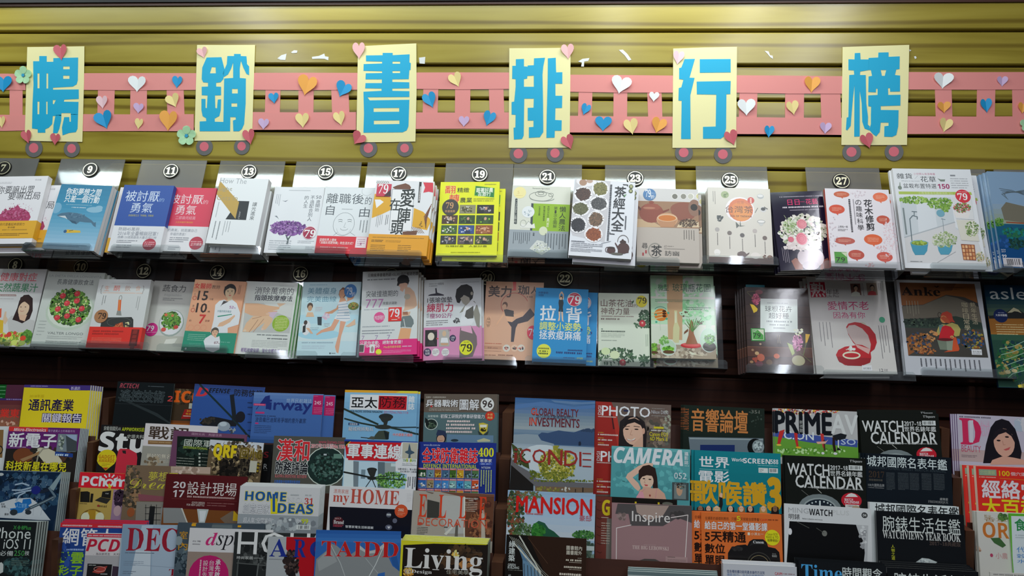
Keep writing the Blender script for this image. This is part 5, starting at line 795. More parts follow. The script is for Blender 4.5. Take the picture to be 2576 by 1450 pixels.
gr(245,420,'5a76ac','44629e',4); t('irway',1280,352,1832,524,'1c2a6c',.045); p([1105,470,1230,300,1290,285,1290,465,1235,465,1240,400,1160,400,1120,468],'1c2a6c'); r(1078,394,1232,420,'b02a5a'); g(1090,400,1220,415,1,'d090ac'); r(1848,284,1987,538,'a41a56'); t('245',1870,360,1956,406,'dcb0c4',.02); g(1860,440,1975,525,4,'c87098',.3); g(1860,292,1920,302,1,'c87098'); t('世界民航雜誌',1505,330,1836,386,'8ea0c0'); t('波音龐巴迪貿易爭端的意外贏家',1098,578,1762,642,'182248',.01); r(1102,500,1218,524,'a8306a'); r(1098,640,1140,660,'a8306a'); g(1098,545,1375,565,1,'26345c',.7); g(1085,672,1305,785,5,'26345c',.35); gr(830,950,'36548f','24406e',3)
Z('D3')
mg('sky blue defence magazine with a helicopter mast|on the top tier', 1, .011, 42,110, 990,128, '6f9ac0', n=2, cp=[(.006,-.001)])
gr(150,400,'7aa4c8','6c96bc',4); w(100,150,'cc902c'); p([800,112,990,116,990,152,700,150],'d0b83a'); r(104,176,852,376,'c8ccd4'); r(110,184,478,368,'d6d8de'); r(478,192,845,370,'a01420'); t('亞太',125,204,462,346,'16161a',.03); t('防務',495,200,832,346,'2a0c10',.01); v('雜誌',862,188,948,374,'c4ccd4',.03); t(SB('ASIA PACIFIC DEFENSE MAGAZINE'),105,378,530,408,'1c2024'); t('2017Dec.No.116',545,386,866,420,'a05478'); g(545,386,550,388,1,'a05478')
ln([30,360,180,430,470,560],24,'24302c'); ln([35,485,250,545,540,600],20,'24302c'); ln([560,590,760,602,975,598],16,'2a3a44'); ln([570,590,760,630,985,690],22,'24302c'); e(575,462,94,42,'26292a'); p([490,470,660,470,640,505,600,520,590,560,570,600,540,600,545,540,520,520],'2a2d2c'); e(540,595,110,30,'2c2f2c'); p([400,755,440,690,480,645,560,640,620,660,600,760],'3a4038'); p([545,640,615,680,610,755,570,755],'1c2224'); ln([250,730,400,745],10,'2a2d2c'); p([330,750,380,715,430,720,420,760],'4a4a44')
r(85,540,225,572,'24406a'); t('封面故事',100,544,205,570,'c8d4e0'); t('龍城飛將點兵',85,594,412,648,'d4dce4',.01,o='4a6484',ow=.04); t('中共建軍大趨勢',665,678,922,716,'b03a48',.02,o='d8dce0',ow=.05); g(800,640,910,662,1,'24302c',.9)
mg('grey-green weapons magazine with white title and round issue badge|on the top tier', 1, .010, 1075,163, 2028,168, '4a5f66', n=2, cp=[(.003,-.0005)])
w(150,405,'574c46'); t('兵器戰術',1095,240,1515,332,'d0d4d6',.03,o='241c1a',ow=.03); t('圖解',1535,234,1786,374,'d0d4d6',.02,o='241c1a',ow=.03); t('全國唯一兵器戰術專業雜誌',1095,198,1358,216,'b8b0ac'); t('ILLUSTRATED GUIDE FOR WEAPONS & TACTICS',1135,362,1520,384,'b0a8a4'); ln([1140,350,1520,350],4,'b0a8a4'); e(1895,300,88,90,'ccc8cc'); t('96',1832,248,1960,342,'3a3030',.05); g(1860,352,1915,368,1,'6a5a5a'); p([1150,320,1168,312,1186,320,1168,345],'b02a2c')
t('深度報導：',1118,438,1268,470,'b8c0c4'); t('初探工研院的甲車研發能力',1285,430,1858,484,'d8dce0',.02,o='24343c',ow=.05); e(1930,452,62,60,'b42c1e'); t('多媒',1895,418,1965,448,'e0b070'); t('典藏',1895,458,1965,490,'e0b070')
for i, (a, b_) in enumerate(((1372,1672),(1358,1725),(1358,1742),(1358,1695))): g(a,505+i*46,b_,536+i*46,1,'c8b4b8',.9)
e(1165,560,84,74,'a8b0b0'); e(1165,560,74,65,'1c2626'); sc(1165,565,50,44,['3a4a3c','5a6a5a','14201c'],26,16); p([1085,470,1120,500,1140,560,1110,600,1085,530],'141c1c'); p([1785,548,1840,538,1905,560,1893,650,1840,695,1795,655],'b4a234'); p([1800,565,1890,565,1885,600,1800,600],'c8c8c0'); sc(1840,635,36,26,['2a2414'],10,14); p([1770,640,1795,660,1840,705,1890,665,1915,640,1900,690,1840,720,1785,690],'2c3430')
e(1295,745,64,66,'1c1a20'); e(1290,752,50,54,'b08a78'); p([1230,690,1250,630,1340,645,1365,690,1360,740,1330,700,1240,710],'26304c'); ring(1290,762,26,14,5,'8a3a3c',a0=200,a1=340); p([1370,690,1975,705,1975,800,1365,800],'5a7490'); p([1760,770,1850,740,1935,765,1930,785,1770,790],'a8a88a'); e(1470,770,50,18,'24303a')
Z('D1')
mg('white catalogue with brown watch photo|cut by the frame edge on the second tier', 2, .003, -760,688, 118,690, 'c0c0c8'); p([-300,735,48,735,30,1100,-300,1100],'7a5a38'); e(-10,1000,50,60,'2a2420'); e(-10,1000,36,44,'8a6a44')
mg('purple electronics magazine with slanted white title|on the second tier', 2, .0123, 118,692, 1047,716, '5a2264', n=6, th=.0055, spine='R', scol='b0bcc4', cp=[(.0004*(i+1),-.0004*i) for i in range(5)])
w(990,1400,'241f1e'); p([110,690,628,702,620,762,120,752],'c03232'); t(SI('Micro-Electronics'),180,713,602,756,'ccc0cc'); t('電子產業人士的專屬月刊',628,735,975,768,'a890b4'); sc(560,1080,360,110,['3a2a24','1c1a1c','4a3228'],70,40); e(300,1070,130,100,'6a3a24'); p([450,1000,520,965,620,975,720,1020,800,1130,820,1180,590,1180],'b4ac9c'); ln([480,1150,500,1060,560,985,630,975],18,'8a8478'); p([260,1120,440,1050,520,1010,500,1060,300,1150],'8a6a4c'); e(440,1000,50,30,'2a2624'); r(745,790,1000,1022,'6a7480'); p([860,800,1000,800,1000,880,930,860],'8a98b8'); p([860,810,1000,890,1000,1020,870,1020],'3c4248'); sc(800,900,40,90,['98a09c','4a5450'],26,18); p([720,1018,952,1046,950,1096,716,1070],'1f3a80'); g(728,1045,890,1080,1,'a8b8dc',.8)
t('新電子',118,778,735,966,'d4d2dc',.04,o='3a1444',ow=.02); t('科技新星在哪兒',75,1150,866,1272,'ccbc24',.03,o='2a2410',ow=.03); g(130,950,345,968,1,'b8a0c0')
mg('black gadget magazine with huge white letters and yellow balloon|on the second tier', 2, -.0034, 1322,668, 2350,700, '1c1a1c', mat='film')
t(SB('Stuff'),1298,762,2262,1030,'ccc8cc',.05); t('穿戴個國民AI',1352,690,1572,746,'a8a8a8'); t(SB('APPWORKS搶'),1588,700,1882,758,'a8b024'); r(1650,790,1880,858,'1c1a1c'); t('史塔夫科',1655,798,1875,850,'b0b0b0'); e(1390,1110,128,118,'c4b020'); p([1285,1175,1495,1175,1375,1268],'c4b020'); t(SB('GADGET'),1285,1064,1496,1112,'a8601a'); t(SB('AWARDS'),1285,1116,1490,1160,'a8601a'); g(1325,1172,1435,1215,2,'8a6a1c',.4); p([1335,1228,1415,1228,1375,1262],'a83a20'); p([1545,1000,1570,980,1680,985,1780,1040,1790,1100,1770,1310,1490,1310,1520,1100],'b42c3e'); p([1592,1005,1640,1005,1642,1050,1600,1040],'2a2024')
mg('white war magazine with brush title and brown bar|on the second tier', 2, .0016, 1898,648, 2838,692, 'c2bac2')
t('戰訊',1940,698,2480,862,'3a2c24',.03); p([1930,872,2500,890,2500,935,1928,922],'7a5a3c'); g(1945,885,2230,912,1,'a88a68'); w(962,1500,'8c8884'); t('最好的無名英雄',1908,1052,2360,1114,'c0b8b0',.02,o='4a423c',ow=.04); t('與國軍官兵大作戰',1970,1130,2360,1172,'a8a098'); sc(2000,1140,120,60,['6a5a4a','9a8a78'],26,24)
Z('D2')
mg('plum-bordered military magazine in plastic film|on the second tier', 2, .0066, 38,742, 990,802, '623c58', mat='film')
p([84,818,955,850,955,1450,55,1450],'161f1c'); sc(300,960,200,120,['2a3a34','1c2c28','0f1614'],60,40); t('國際軍事',172,868,660,962,'b8bcb8'); t(SB('INTERNATIONAL'),158,958,482,988,'8a9a34'); t('國防尖兵　飛躍世界',270,782,665,816,'a8849c'); g(70,1090,300,1230,4,'8a8e88',.3); 
for y in (1050,1100,1148,1195): r(360,y-12,386,y+12,'a8aca8'); g(400,y-8,480,y+8,1,'7a7e78')
mg('dark magazine with a red letter|mostly hidden behind the camouflage soldiers magazine', 2, -.012, 560,905, 1325,930, '141416', th=.005)
t(SB('S'),1212,1020,1272,1102,'6a1c24'); t('R',1208,1180,1258,1246,'a0a0a6',0); g(1210,1258,1255,1270,1,'6a6a70')
mg('camouflage soldiers magazine with yellow letters|on the second tier', 2, .0118, 512,862, 1212,908, '5c4c3a')
w(850,1000,'b4b6c4'); sc(850,960,340,70,['b8bac8','6a5a4c','3a322c','8a7a6a'],60,40); sc(860,1200,340,260,['3a2f26','1c1814','6a5844','8a765c','4a3e30','a08c70'],260,38); sc(750,1270,110,130,['14110f','241e1a'],60,40); sc(960,1240,80,140,['14110f','2a241e','4a4034'],50,36); r(1025,1140,1120,1290,'a8a49c'); t(SB('QRF'),556,932,850,1132,'ccae20',.05,o='4a3a14',ow=.02); t('回',905,975,1010,1112,'4a3c18',.0,o='8a7428',ow=.04); t(SB('小G'),1030,980,1182,1132,'4a3c18',0,o='8a7428',ow=.04); r(1118,1160,1150,1300,'2a2014'); v('特戰隊',1120,1165,1148,1295,'b89a28')
mg('grey defence review magazine with red outlined title and round photo|on the second tier', 2, .0115, 1345,812, 2272,836, '4a4844')
e(2022,1212,262,256,'b0b8b4'); e(2022,1212,250,244,'1a2a29'); sc(2020,1230,200,180,['24403a','16221f','3a5450','4a6460'],90,30); r(2120,1050,2230,1110,'5a7870'); r(1955,1042,2055,1075,'142020'); r(1990,1048,2030,1070,'a0a8b0'); t('漢和',1385,862,1802,1142,'bc2830',.035,o='d0ccd0',ow=.03); t('防務評論',1365,1152,1782,1312,'14161c',.035,o='c8c8cc',ow=.04); t(SE('KANWA DEFENSE REVIEW'),1355,1322,1770,1362,'b86068'); t('www.kanwa.com',1925,868,2256,918,'a84458',.01); t(SB('2017年12月號No.158'),1825,918,2262,980,'b43a48',.01,o='d0c8cc',ow=.05); t('北韓最新中程導彈技術透視',1345,1392,1682,1434,'3c64b0',.02)
Z('D3')
mg('military link magazine with slanted white title on red|on the second tier', 2, .0115, 35,755, 992,787, '8fb0cc')
w(745,800,'1f3a8a'); p([38,785,780,800,772,1045,700,1040,80,1018,60,1000],'b41c26'); p([40,780,120,782,60,840,40,850],'1c1a1c'); ln([55,835,110,785],9,'c8a820'); p([40,1000,152,1012,150,1420,15,1420],'bcc8d4'); p([150,1040,222,1045,210,1420,150,1420],'6a7480'); p([222,1045,470,1050,470,1420,215,1420],'a8bcd0'); p([470,1050,560,1055,560,1420,465,1420],'566470'); p([560,1060,700,1065,700,1200,560,1250],'8a9298'); r(640,1070,700,1110,'b0bcc4'); r(250,1150,305,1270,'6a7c8c')
p([780,795,1000,800,1000,1420,820,1420,850,1200,700,1100,700,1040],'c8ccd0'); p([700,1090,1000,1100,995,1420,835,1420,850,1215,700,1170],'ccd0d4'); sc(640,1290,200,110,['4a7a34','6a9a4a','2c5424','8ab068','3a5a2c'],150,20)
t('軍事連線',72,818,768,1004,'d8dade',.045,o='7a1018',ow=.02); p([80,1005,500,1030,740,1020,700,1045,80,1025],'b41c26'); r(785,796,987,1096,'c8ccd0'); r(790,802,982,1010,'a8a298'); p([880,808,892,850,902,900,945,922,945,935,895,955,895,1000,865,1000,870,950,825,930,825,915,862,900,870,850],'3a4c60'); t('11',845,1005,905,1052,'c8c820',.05); t('第期',790,1015,960,1050,'4a7a3a'); t('Nov.2017 No.11',790,1065,945,1085,'5a6068'); ln([785,1092,985,1096],5,'7a8088'); t('從廣州航母11．殲-20漫談',730,1132,978,1160,'2a303c'); t('從幻象到F-16戰機',758,1165,975,1190,'2a303c'); gv(850,1245,900,1400,2,'2a303c',.5); gv(910,1245,965,1400,2,'2a303c',.5)
ln([25,1182,200,1215,400,1258],20,'1c1e1e'); ln([400,1262,820,1282],12,'26302a'); ln([400,1250,820,1215],8,'26302a'); e(393,1150,66,26,'262626'); p([330,1150,455,1150,440,1195,425,1240,370,1240,345,1195],'2a2a2a'); e(390,1262,60,24,'222424'); ln([390,1265,310,1380],10,'222424'); ln([390,1265,440,1380],10,'222424')
mg('blue international defence magazine with a grid of vehicle photos|on the second tier', 2, .012, 1030,788, 2012,806, '1c2c7c', n=3, cp=[(-.003,0),(-.006,0)])
t('全球防衛雜誌',1048,868,1768,1066,'c41c26',.035,o='d8d4dc',ow=.025); t(IT('400'),1778,868,1978,982,'ccc424',.02); t(SB('DEFENCE INTERNATIONAL'),1062,1080,1757,1132,'b0b428',.01); t('軍事家',1800,1012,1955,1056,'c8d0dc',.02); r(1790,1060,1960,1092,'2c44a0'); t('DEC 2017',1815,1064,1936,1090,'a8b4d4'); t('NT$200',1820,1112,1936,1142,'c0c8dc'); t('www.diz.com.tw',1065,815,1282,842,'a8b0d0')
TH = [['1c3a24','2c5a34','c8c8c0'],['5a7a8a','8aa4b0','2c3c44'],['8a5a24','3a2c1c','c8a03c'],['3a5a7a','24344a','6a8aa4'],['3a5a24','5a7a34','24341c'],['b88a24','8a5a1c','d8b84a'],['3a4a4c','6a8a98','24302c'],['4a6a44','8ab0c0','2c3a2c'],['2c5a9a','8a8a7a','c8d0d8'],['8a7a5a','a8a8a0','5a4a3a'],['3a6ab0','8ab4dc','5a6a7a'],['3a78b8','c8d8e4','5a8ac0'],['6a98a0','1c1e22','a8c8c8'],['2c7ab8','5aa0d0','1c4a78'],['5a98a8','8ac0c8','3a6a78'],['b84a24','1c2430','c8d0d8']]
for i in range(24):
    ro, co = divmod(i, 8); x0 = 1014+co*97.5-ro*3; y0 = 1128+ro*136+co*2; c_ = TH[i % 16]; r(x0,y0,x0+89,y0+124,'c8ccd0'); r(x0,y0+20,x0+86,y0+122,c_[0]); sc(x0+43,y0+85,36,24,c_[1:],10,14); r(x0+2,y0+2,x0+86,y0+22,'b83a44'); g(x0+8,y0+5,x0+78,y0+18,1,'d8c0c8',.6)
gv(1800,1155,1960,1440,5,'a8b474',.5)
Z('D4')
mg('blue lake realty magazine with dark red title|on the top tier above the tree-roof magazine', 1, .012, 135,106, 1178,148, '4a6488', n=1, th=.008)
gr(100,330,'2f5488','5a7094',5); gr(330,540,'66788e','8a929c',5); gr(540,720,'6a7c94','4a6484',4); p([135,200,500,160,900,230,1178,200,1178,250,800,270,400,220,130,260],'4a6a9c'); p([600,140,1000,170,1178,160,1178,190,900,200,650,170],'557098'); p([430,600,480,562,560,570,700,535,800,550,900,562,1020,520,1170,520,1165,740,640,720,480,665],'34486c'); sc(1090,540,90,20,['2c3c58'],20,18); p([110,590,280,582,430,592,470,665,640,712,640,735,100,735],'808c9c'); p([960,690,980,675,995,700,990,735,960,735],'1c2438')
t('GLOBAL REALTY',343,252,958,350,'5c1f28',.025); t('GL',343,252,440,328,'c0402c',.025); t('INVESTMENTS',320,378,972,490,'5c1f28',.03); t('IN',324,378,410,462,'c0402c',.03); t('2017全球不動產投資特刊',410,340,892,382,'26304c',.01)
PHO = mg('red-edged photo magazine with a smiling woman|on the top tier', 1, .006, 1183,158, 2167,205, '5c4c48', mat='gloss')
sc(1900,560,280,200,['6a5a54','5a4a44','4a4440','7a6a60'],60,60); sc(2120,500,40,230,['8a8a80','5a5a54'],30,24); p([1170,150,1390,168,1450,330,1480,480,1485,760,1165,750],'8c2420'); p([1390,230,1440,235,1500,560,1500,750,1470,750],'a03028'); p([1385,330,1400,330,1430,520,1410,520],'3a1a1c')
p([1500,420,1580,350,1720,350,1820,420,1850,560,1840,760,1480,765,1485,600],'201a1c'); e(1672,545,132,180,'c49c8c'); p([1540,520,1570,400,1690,375,1800,430,1815,560,1770,470,1690,430,1600,455],'1c1618'); p([1700,690,1800,600,1800,765,1650,765],'bc9484'); e(1808,545,18,40,'bc9080'); e(1590,520,26,9,'2a1c1c',10); e(1715,522,28,9,'2a1c1c',10); ln([1555,490,1625,482],8,'3a2824'); ln([1680,482,1755,490],8,'3a2824'); ln([1655,530,1632,592,1665,598],6,'a87a6c'); p([1580,640,1650,662,1700,632,1690,660,1645,682,1600,668],'dcc8c4'); ring(1642,640,62,36,7,'a04a4c',a0=190,a1=350)
t('PHOTO',1265,225,1892,354,'cccad4',.03); r(1548,268,1610,290,'24284a'); t('DIGI',1215,215,1256,330,'c0bcc4',.02,rot=1); g(1215,345,1450,372,1,'b09a98',.6); t('Nikon D850',1910,275,2130,322,'acaab4',0); g(1915,245,2080,262,1,'8a8484'); g(1910,338,2120,358,1,'8a8484'); r(1940,488,2070,514,'b8a824'); g(1905,525,2100,552,1,'c8c4c8'); t('Canon EOS',1885,560,2126,612,'c4b424',.015); t('6D Mark II',1893,620,2116,672,'c4b424',.015)
for y, x1 in ((555,1290),(625,1290),(690,1290)): g(1215,y,x1,y+16,1,'b89a3c')
for y, x1 in ((582,1475),(648,1400),(712,1355)): g(1212,y,x1,y+24,1,'c0b0b0',.8)
mg('second copy of the red-edged photo magazine|behind the teal bikini magazine', 2, -.006, 1178,752, 2160,795, '5c4c48', same=PHO)
mg('magazine with a leafy tree above a concrete roof|on the second tier', 2, .012, 90,703, 1167,758, '98a4b4')
gr(700,900,'8a96a8','a4aebc',4); e(500,900,300,180,'b4bcc8'); w(1230,1340,'8a98ac'); p([85,700,160,760,210,850,310,960,320,1040,240,1000,170,930,110,830],'3a4424'); sc(180,880,80,110,['4a5a2c','6a5a3c','2c3420'],50,20); sc(680,985,240,200,['8a8430','a8a044','6a6a24','b8ac5c','5a5c20'],330,24); sc(690,800,60,90,['8a8430','6a6a24'],30,20); sc(640,1120,260,50,['7a7a30','5a6424'],60,20)
p([80,880,120,960,330,1080,412,1170,640,1200,1165,1225,1160,1290,400,1265,370,1250,80,1010],'5f5c62'); p([80,985,372,1240,372,1330,60,1330],'1c1817'); p([395,1262,1160,1288,1160,1345,395,1345],'6a5444'); sc(560,1300,160,24,['6a6a2c','8a7a3c'],24,16); sc(780,1195,400,14,['5a6424','7a7c34','4a5420'],70,15); sc(350,1110,60,50,['5a6424','4a5420'],24,18); sc(790,1300,70,24,['a8a8a8','c0b8b0'],12,14); r(1010,1280,1024,1340,'241c1a'); r(915,1300,925,1340,'241c1a')
t('C',193,770,335,962,'8c2a28',.0); t('O',358,780,540,965,'8c2a28',.0); t('N',565,790,750,985,'8c2a28',.02); t('D',775,800,950,1000,'8c2a28',0); p([970,815,998,816,998,1004,970,1002],'8c2a28')
for y in (828,908,996): p([1012,y,1126,y+5,1126,y+19,1012,y+14],'8c2a28')
t('i',120,770,165,960,'7a2a24',.0)
mg('teal photography magazine with a woman in a pink bikini|on the second tier', 2, .006, 1392,736, 2416,786, '4a8a94')
sc(1900,1150,500,250,['569aa2','44828c','5aa0a8'],50,60); p([1395,738,2416,786,2416,830,1395,775],'5a9aa2'); t(SI('CAMERA'),1418,772,2318,978,'c4d4d8',.03); v('攝影誌',2338,815,2392,982,'c4d4d8',.02)
p([1575,1150,1600,1100,1740,1000,1850,958,1930,965,1930,1005,1880,1020,1760,1080,1665,1150,1740,1225,1770,1290,1740,1330,1690,1290],'c8a294'); p([1740,1180,1745,1060,1800,1000,1880,985,1960,1030,1985,1150,1995,1290,1930,1300,1920,1180,1760,1190],'2a1b18'); e(1850,1195,88,100,'cca898'); p([1760,1180,1765,1100,1830,1040,1930,1080,1955,1200,1925,1130,1850,1120,1790,1140],'2a1b18'); e(1812,1165,18,8,'2a1a18',10); e(1890,1175,20,8,'2a1a18',10); ln([1830,1180,1815,1215,1835,1220],6,'a8806f'); p([1815,1238,1865,1245,1860,1262,1830,1262],'b0484c'); p([1800,1270,1900,1280,1930,1310,1790,1310],'bc9484'); p([1710,1440,1760,1310,1850,1290,2000,1290,2080,1360,2110,1460,1700,1460],'bf9384'); p([1715,1400,1760,1330,1800,1340,1830,1460,1700,1460],'cc8a9c'); ln([1780,1340,1830,1300],6,'b87488'); ln([1960,1420,1980,1300],6,'b87488'); e(1890,1385,12,14,'8a3a34')
t('052',2206,1088,2366,1170,'c4d4d8',0); g(2340,990,2400,1008,1,'a8c4c8'); p([2180,1210,2395,1220,2395,1450,2180,1440],'3c4448'); r(2205,1220,2360,1430,'6a7478'); e(2275,1310,40,80,'b08a74'); sc(2300,1260,50,40,['3a2a24','5a6a6a'],20,16); t(SB('CAMERA'),2208,1218,2360,1244,'1c2024')
Z('D5')
mg('dark hi-fi magazine with large copper title in film|on the top tier', 1, .010, 152,98, 1207,150, '1c2420', n=3, mat='film', cp=[(-.0025,0),(-.005,0)])
w(500,720,'1a221f'); t('音響論壇',255,162,988,458,'ac6c3e',.02); t(SE('AUDIOART'),150,140,222,432,'8a4a2c',0,rot=1); t('-351',1005,168,1142,212,'70706c',0); p([218,518,1192,535,1192,760,245,760],'606a76'); p([230,530,1192,548,1192,560,232,545],'8a949c'); p([370,620,820,622,820,760,368,760],'1c2a5c'); e(1090,655,106,118,'101214'); e(1125,645,78,90,'7c868e'); sc(1120,640,56,66,['98a2aa','5c666e','aab4bc'],26,20); sc(1100,300,80,160,['2c3430','3a4440'],12,14); g(1100,560,1180,575,1,'3c4448')
mg('football magazine with black block title and red socks|on the top tier', 1, .010, 1335,143, 2412,188, 'a4a2a8', n=2, mat='film', cp=[(-.003,0)])
sc(1760,180,420,50,['c04a44','c8b8a8','8a3a3c','c8a03c','e0d4cc','5a2a30'],140,20); p([1335,455,1500,470,1700,510,2000,560,2420,645,2420,560,1335,440],'3c4c8c'); w(575,800,'5c8c36'); p([1335,500,1700,520,2100,600,2420,640,2420,700,1335,560],'5c8c36'); p([1345,455,1450,462,1900,500,2100,540,2420,580,2420,655,1800,590,1340,510],'3a4a90'); t('C.ON',1460,448,1848,552,'c0c8d8',.03); t('SO',2205,545,2395,620,'a8b4cc',.03); sc(1800,700,450,40,['a8c890','4a7a2c'],40,24)
t('PRIME',1345,200,2078,472,'14161c',.07); t('AV',2080,232,2420,480,'bcbcc2',.05); v('新視聽',1665,298,1714,462,'9a9a9c')
p([1405,440,1470,420,1445,500,1410,612,1375,612,1390,500],'b02c2c'); p([1592,462,1638,470,1640,560,1652,640,1625,645,1605,560],'b02c2c'); e(1395,622,34,12,'d8b04a'); e(1650,655,38,12,'d8a02c'); p([1935,470,1978,480,1985,600,1995,660,1970,660,1950,580],'b43434'); ln([1985,560,1990,690],20,'4a2a24'); e(1968,730,20,16,'d8dce0'); p([1880,580,2010,575,2040,550,2000,605,1900,610],'d09a8a'); p([2090,500,2200,470,2280,490,2260,540,2140,570],'1c1e24'); ln([2110,530,2110,620,2125,700],34,'2a1c1a'); ln([2170,560,2170,660],14,'c8ccd0'); e(2130,735,26,16,'d8dce4'); p([2160,650,2210,690,2150,690],'1c1e24')
mg('teal cinema magazine with giant yellow title over a row of heads|on the second tier', 2, .012, 298,688, 1416,736, '0f6c7c', n=2, cp=[(-.007,0)], th=.007)
gr(690,1300,'10707f','0d6674',6); t('世界',358,776,748,918,'c8d0d4',.035); t('電影',352,962,748,1108,'c8d0d4',.03); t(SB('World'),780,792,936,838,'c8d0d4'); t(SB('SCREEN'),934,800,1282,866,'c8d0d4',.02); t(SB('588'),1288,812,1386,872,'c8d0d4'); g(360,935,740,950,1,'7ab0b8',.6); g(1120,885,1380,902,1,'7ab0b8'); r(1130,922,1252,986,'c0c4c8'); g(1140,932,1195,975,3,'3c4448'); barcode(1264,926,1382,990); t('歌喉讚',285,1098,1228,1402,'bc8c1e',.05); t(SB('3'),1262,1058,1412,1470,'bc8c1e',.08); p([615,1290,660,1280,665,1400,640,1480,600,1480,620,1380],'1c1a1c'); p([620,1300,625,1260,640,1240,660,1260,658,1310],'c8a088')
for cx, hc, sk in ((372,'2a201c','8a6450'),(478,'241c1c','c8a08c'),(585,'b89a5c','d0a890'),(765,'141214','c8a490'),(905,'8a5a34','cca490'),(1022,'1c1820','c09882'),(1192,'a8804a','cca68e'),(1345,'161416','7a5844')): p([cx-52,1530,cx-46,1440,cx,1412,cx+46,1440,cx+52,1530],hc); e(cx,1455,30,40,sk); e(cx-11,1450,5,3,'2a1a18',8); e(cx+11,1450,5,3,'2a1a18',8)
WCAL = mg('black watch yearbook with big white title|beside the teal cinema magazine, second tier', 2, .010, 1470,755, 2525,800, '161816', n=2, cp=[(-.004,0)], mat='film')
t('WATCH',1508,868,2052,1018,'bcbcc2',.03); t('CALENDAR',1612,1030,2486,1194,'bcbcc2',.03); t(SB('2017~18'),2065,892,2292,952,'bcbcc2'); t('世界名錶年鑑',2064,964,2482,1034,'bcbcc2',.02); barcode(2305,890,2482,954); t(SE("T'Square"),2320,818,2480,858,'a8a8ae'); g(1770,1180,2485,1200,1,'8a8a8e',.7); ln([1690,1210,1790,1290],5,'6a6a68'); ln([1890,1195,1950,1250],8,'9a9a98'); e(1930,1450,280,188,'6c747a'); e(1930,1462,230,150,'8a9298'); e(1930,1470,212,140,'1c2430')
for i in range(9): a_ = R(200+i*17.5); e(1930+176*math.cos(a_),1470+112*math.sin(a_),12,11,'b4bcc4',10)
ln([1930,1370,1930,1440],22,'b4bcc4'); e(2341,1345,134,100,'b02030'); p([2260,1300,2300,1262,2341,1250,2390,1265,2425,1300],'c8c4c8'); t(SB('WATCH'),2248,1318,2360,1350,'d8ccd0'); t(SB('CALENDAR'),2250,1352,2440,1386,'d8ccd0'); r(2260,1400,2440,1440,'c0bcc0'); t('珍藏鉅獻',2290,1408,2370,1432,'3a3434'); e(2400,1470,60,60,'a08a78')
Z('D6')
mg('black watch yearbook with big white title|beside the football magazine, top tier', 1, .012, 188,200, 1217,207, '161816', same=WCAL, n=2, th=.006, cp=[(-.002,.009)])
mg('pink-lettered beauty magazine with a long-haired woman|on the top tier past the last divider', 1, .012, 1435,210, 2520,262, 'a69eb2', n=4, spine='L', scol='5a3a6c', cp=[(-.003,0),(-.006,0),(-.009,0)])
sc(2250,350,80,60,['b4b0bc','98a0b4'],20,50); w(680,830,'a08a8e'); t(SE('D'),1478,272,1738,592,'b42650',.03); p([1590,290,1640,290,1640,570,1600,570],'b4b0c0'); t('媄女大說',1735,290,1850,500,'b88aa8',.0); t('BEAUTY',1493,608,1738,690,'a4405c',.0); g(1465,238,1860,265,1,'5a5464',.7); g(1495,725,1690,760,2,'5a4a54',.5)
p([1765,830,1800,600,1860,380,1920,300,2000,272,2090,300,2170,400,2220,560,2250,690,2230,830],'17131b'); e(2030,570,132,178,'b88a7e'); p([1880,560,1910,430,1990,390,2090,410,2160,520,2180,600,2120,490,2050,440,1960,470],'1c161e'); e(1960,545,26,11,'20161a',10); e(2065,500,26,11,'20161a',10); ln([2010,550,2020,600,2045,598],6,'98685c'); p([2020,660,2070,640,2110,625,2090,662,2050,672],'a8484c'); p([1850,850,1880,790,2020,740,2150,760,2290,790,2300,850],'b4867a')
mg('white-titled wrist watch annual on black|above its white companion on the second tier', 2, .012, 288,702, 1362,762, '121820', n=3, mat='film', cp=[(-.004,0),(-.008,0)], th=.008)
t('城邦國際名表年鑑',305,758,1308,894,'b8c0c8',.015); t(SB('INTERNATIONAL WRIST WATCH ANNUAL'),320,890,1300,925,'2c343c'); t(SE('2017'),328,930,522,1012,'3c2e26'); t('高級鐘錶特輯',330,1028,500,1055,'5a544e'); t('100大國際品牌',320,1088,522,1126,'8e8e94',.01); g(320,1130,520,1150,1,'6a6a70'); g(560,880,565,882,1,'121820')
for x0, x1 in ((548,655),(695,830),(842,960),(993,1115),(1143,1280)): g(x0,945+(x0-548)*.03,x1,1170,15,'5a6068',.3)
t('盧雅愛',1220,1268,1325,1300,'9a9aa0'); t(SE('FREDERIQUE'),1075,1304,1326,1340,'7a7a80')
mg('red acupoint encyclopedia with pink and yellow title|on the second tier past the last divider', 2, .012, 1673,865, 2720,905, 'c22a24', n=3, th=.012, spine='L', scol='c8c4b8', cp=[(-.010,0),(-.020,.001)])
p([1600,840,1672,840,1672,1500,1600,1500],'c22a24'); t('經絡穴',1752,1052,2470,1278,'ccbcc8',.04,o='7a1a18',ow=.015); t('大百科',1757,1285,2475,1500,'ccb820',.04,o='8a2018',ow=.015); t('100',1968,928,2098,992,'ccac1c',.04); t('個穴道',2112,945,2300,990,'d8b0b8',.02); r(1712,908,1932,986,'7c8c7c'); t('穴位圖解',1730,920,1915,972,'98a47c',.02); g(1715,995,1925,1018,1,'dca8a4'); ln([1975,1020,2280,1042],6,'cc7a24')
Z('E1')
mg('dark blue magazine with a robot hand and puzzle piece|on the third tier', 3, .0123, -680,58, 802,98, '12243c', n=5, th=.0066, spine='R', scol='9aa4ac', mat='film', cp=[(.0004*(i+1),-.0004*i) for i in range(4)])
sc(380,330,500,260,['24405c','1c3454','3a5470','0f1c2c'],70,60); sc(300,350,420,220,['8aa4bc','c8d8e4'],40,5); p([640,300,800,95,800,160,700,340],'7a8c98'); p([0,495,180,440,400,432,480,490,660,722,500,720,0,690],'b0b4c0')
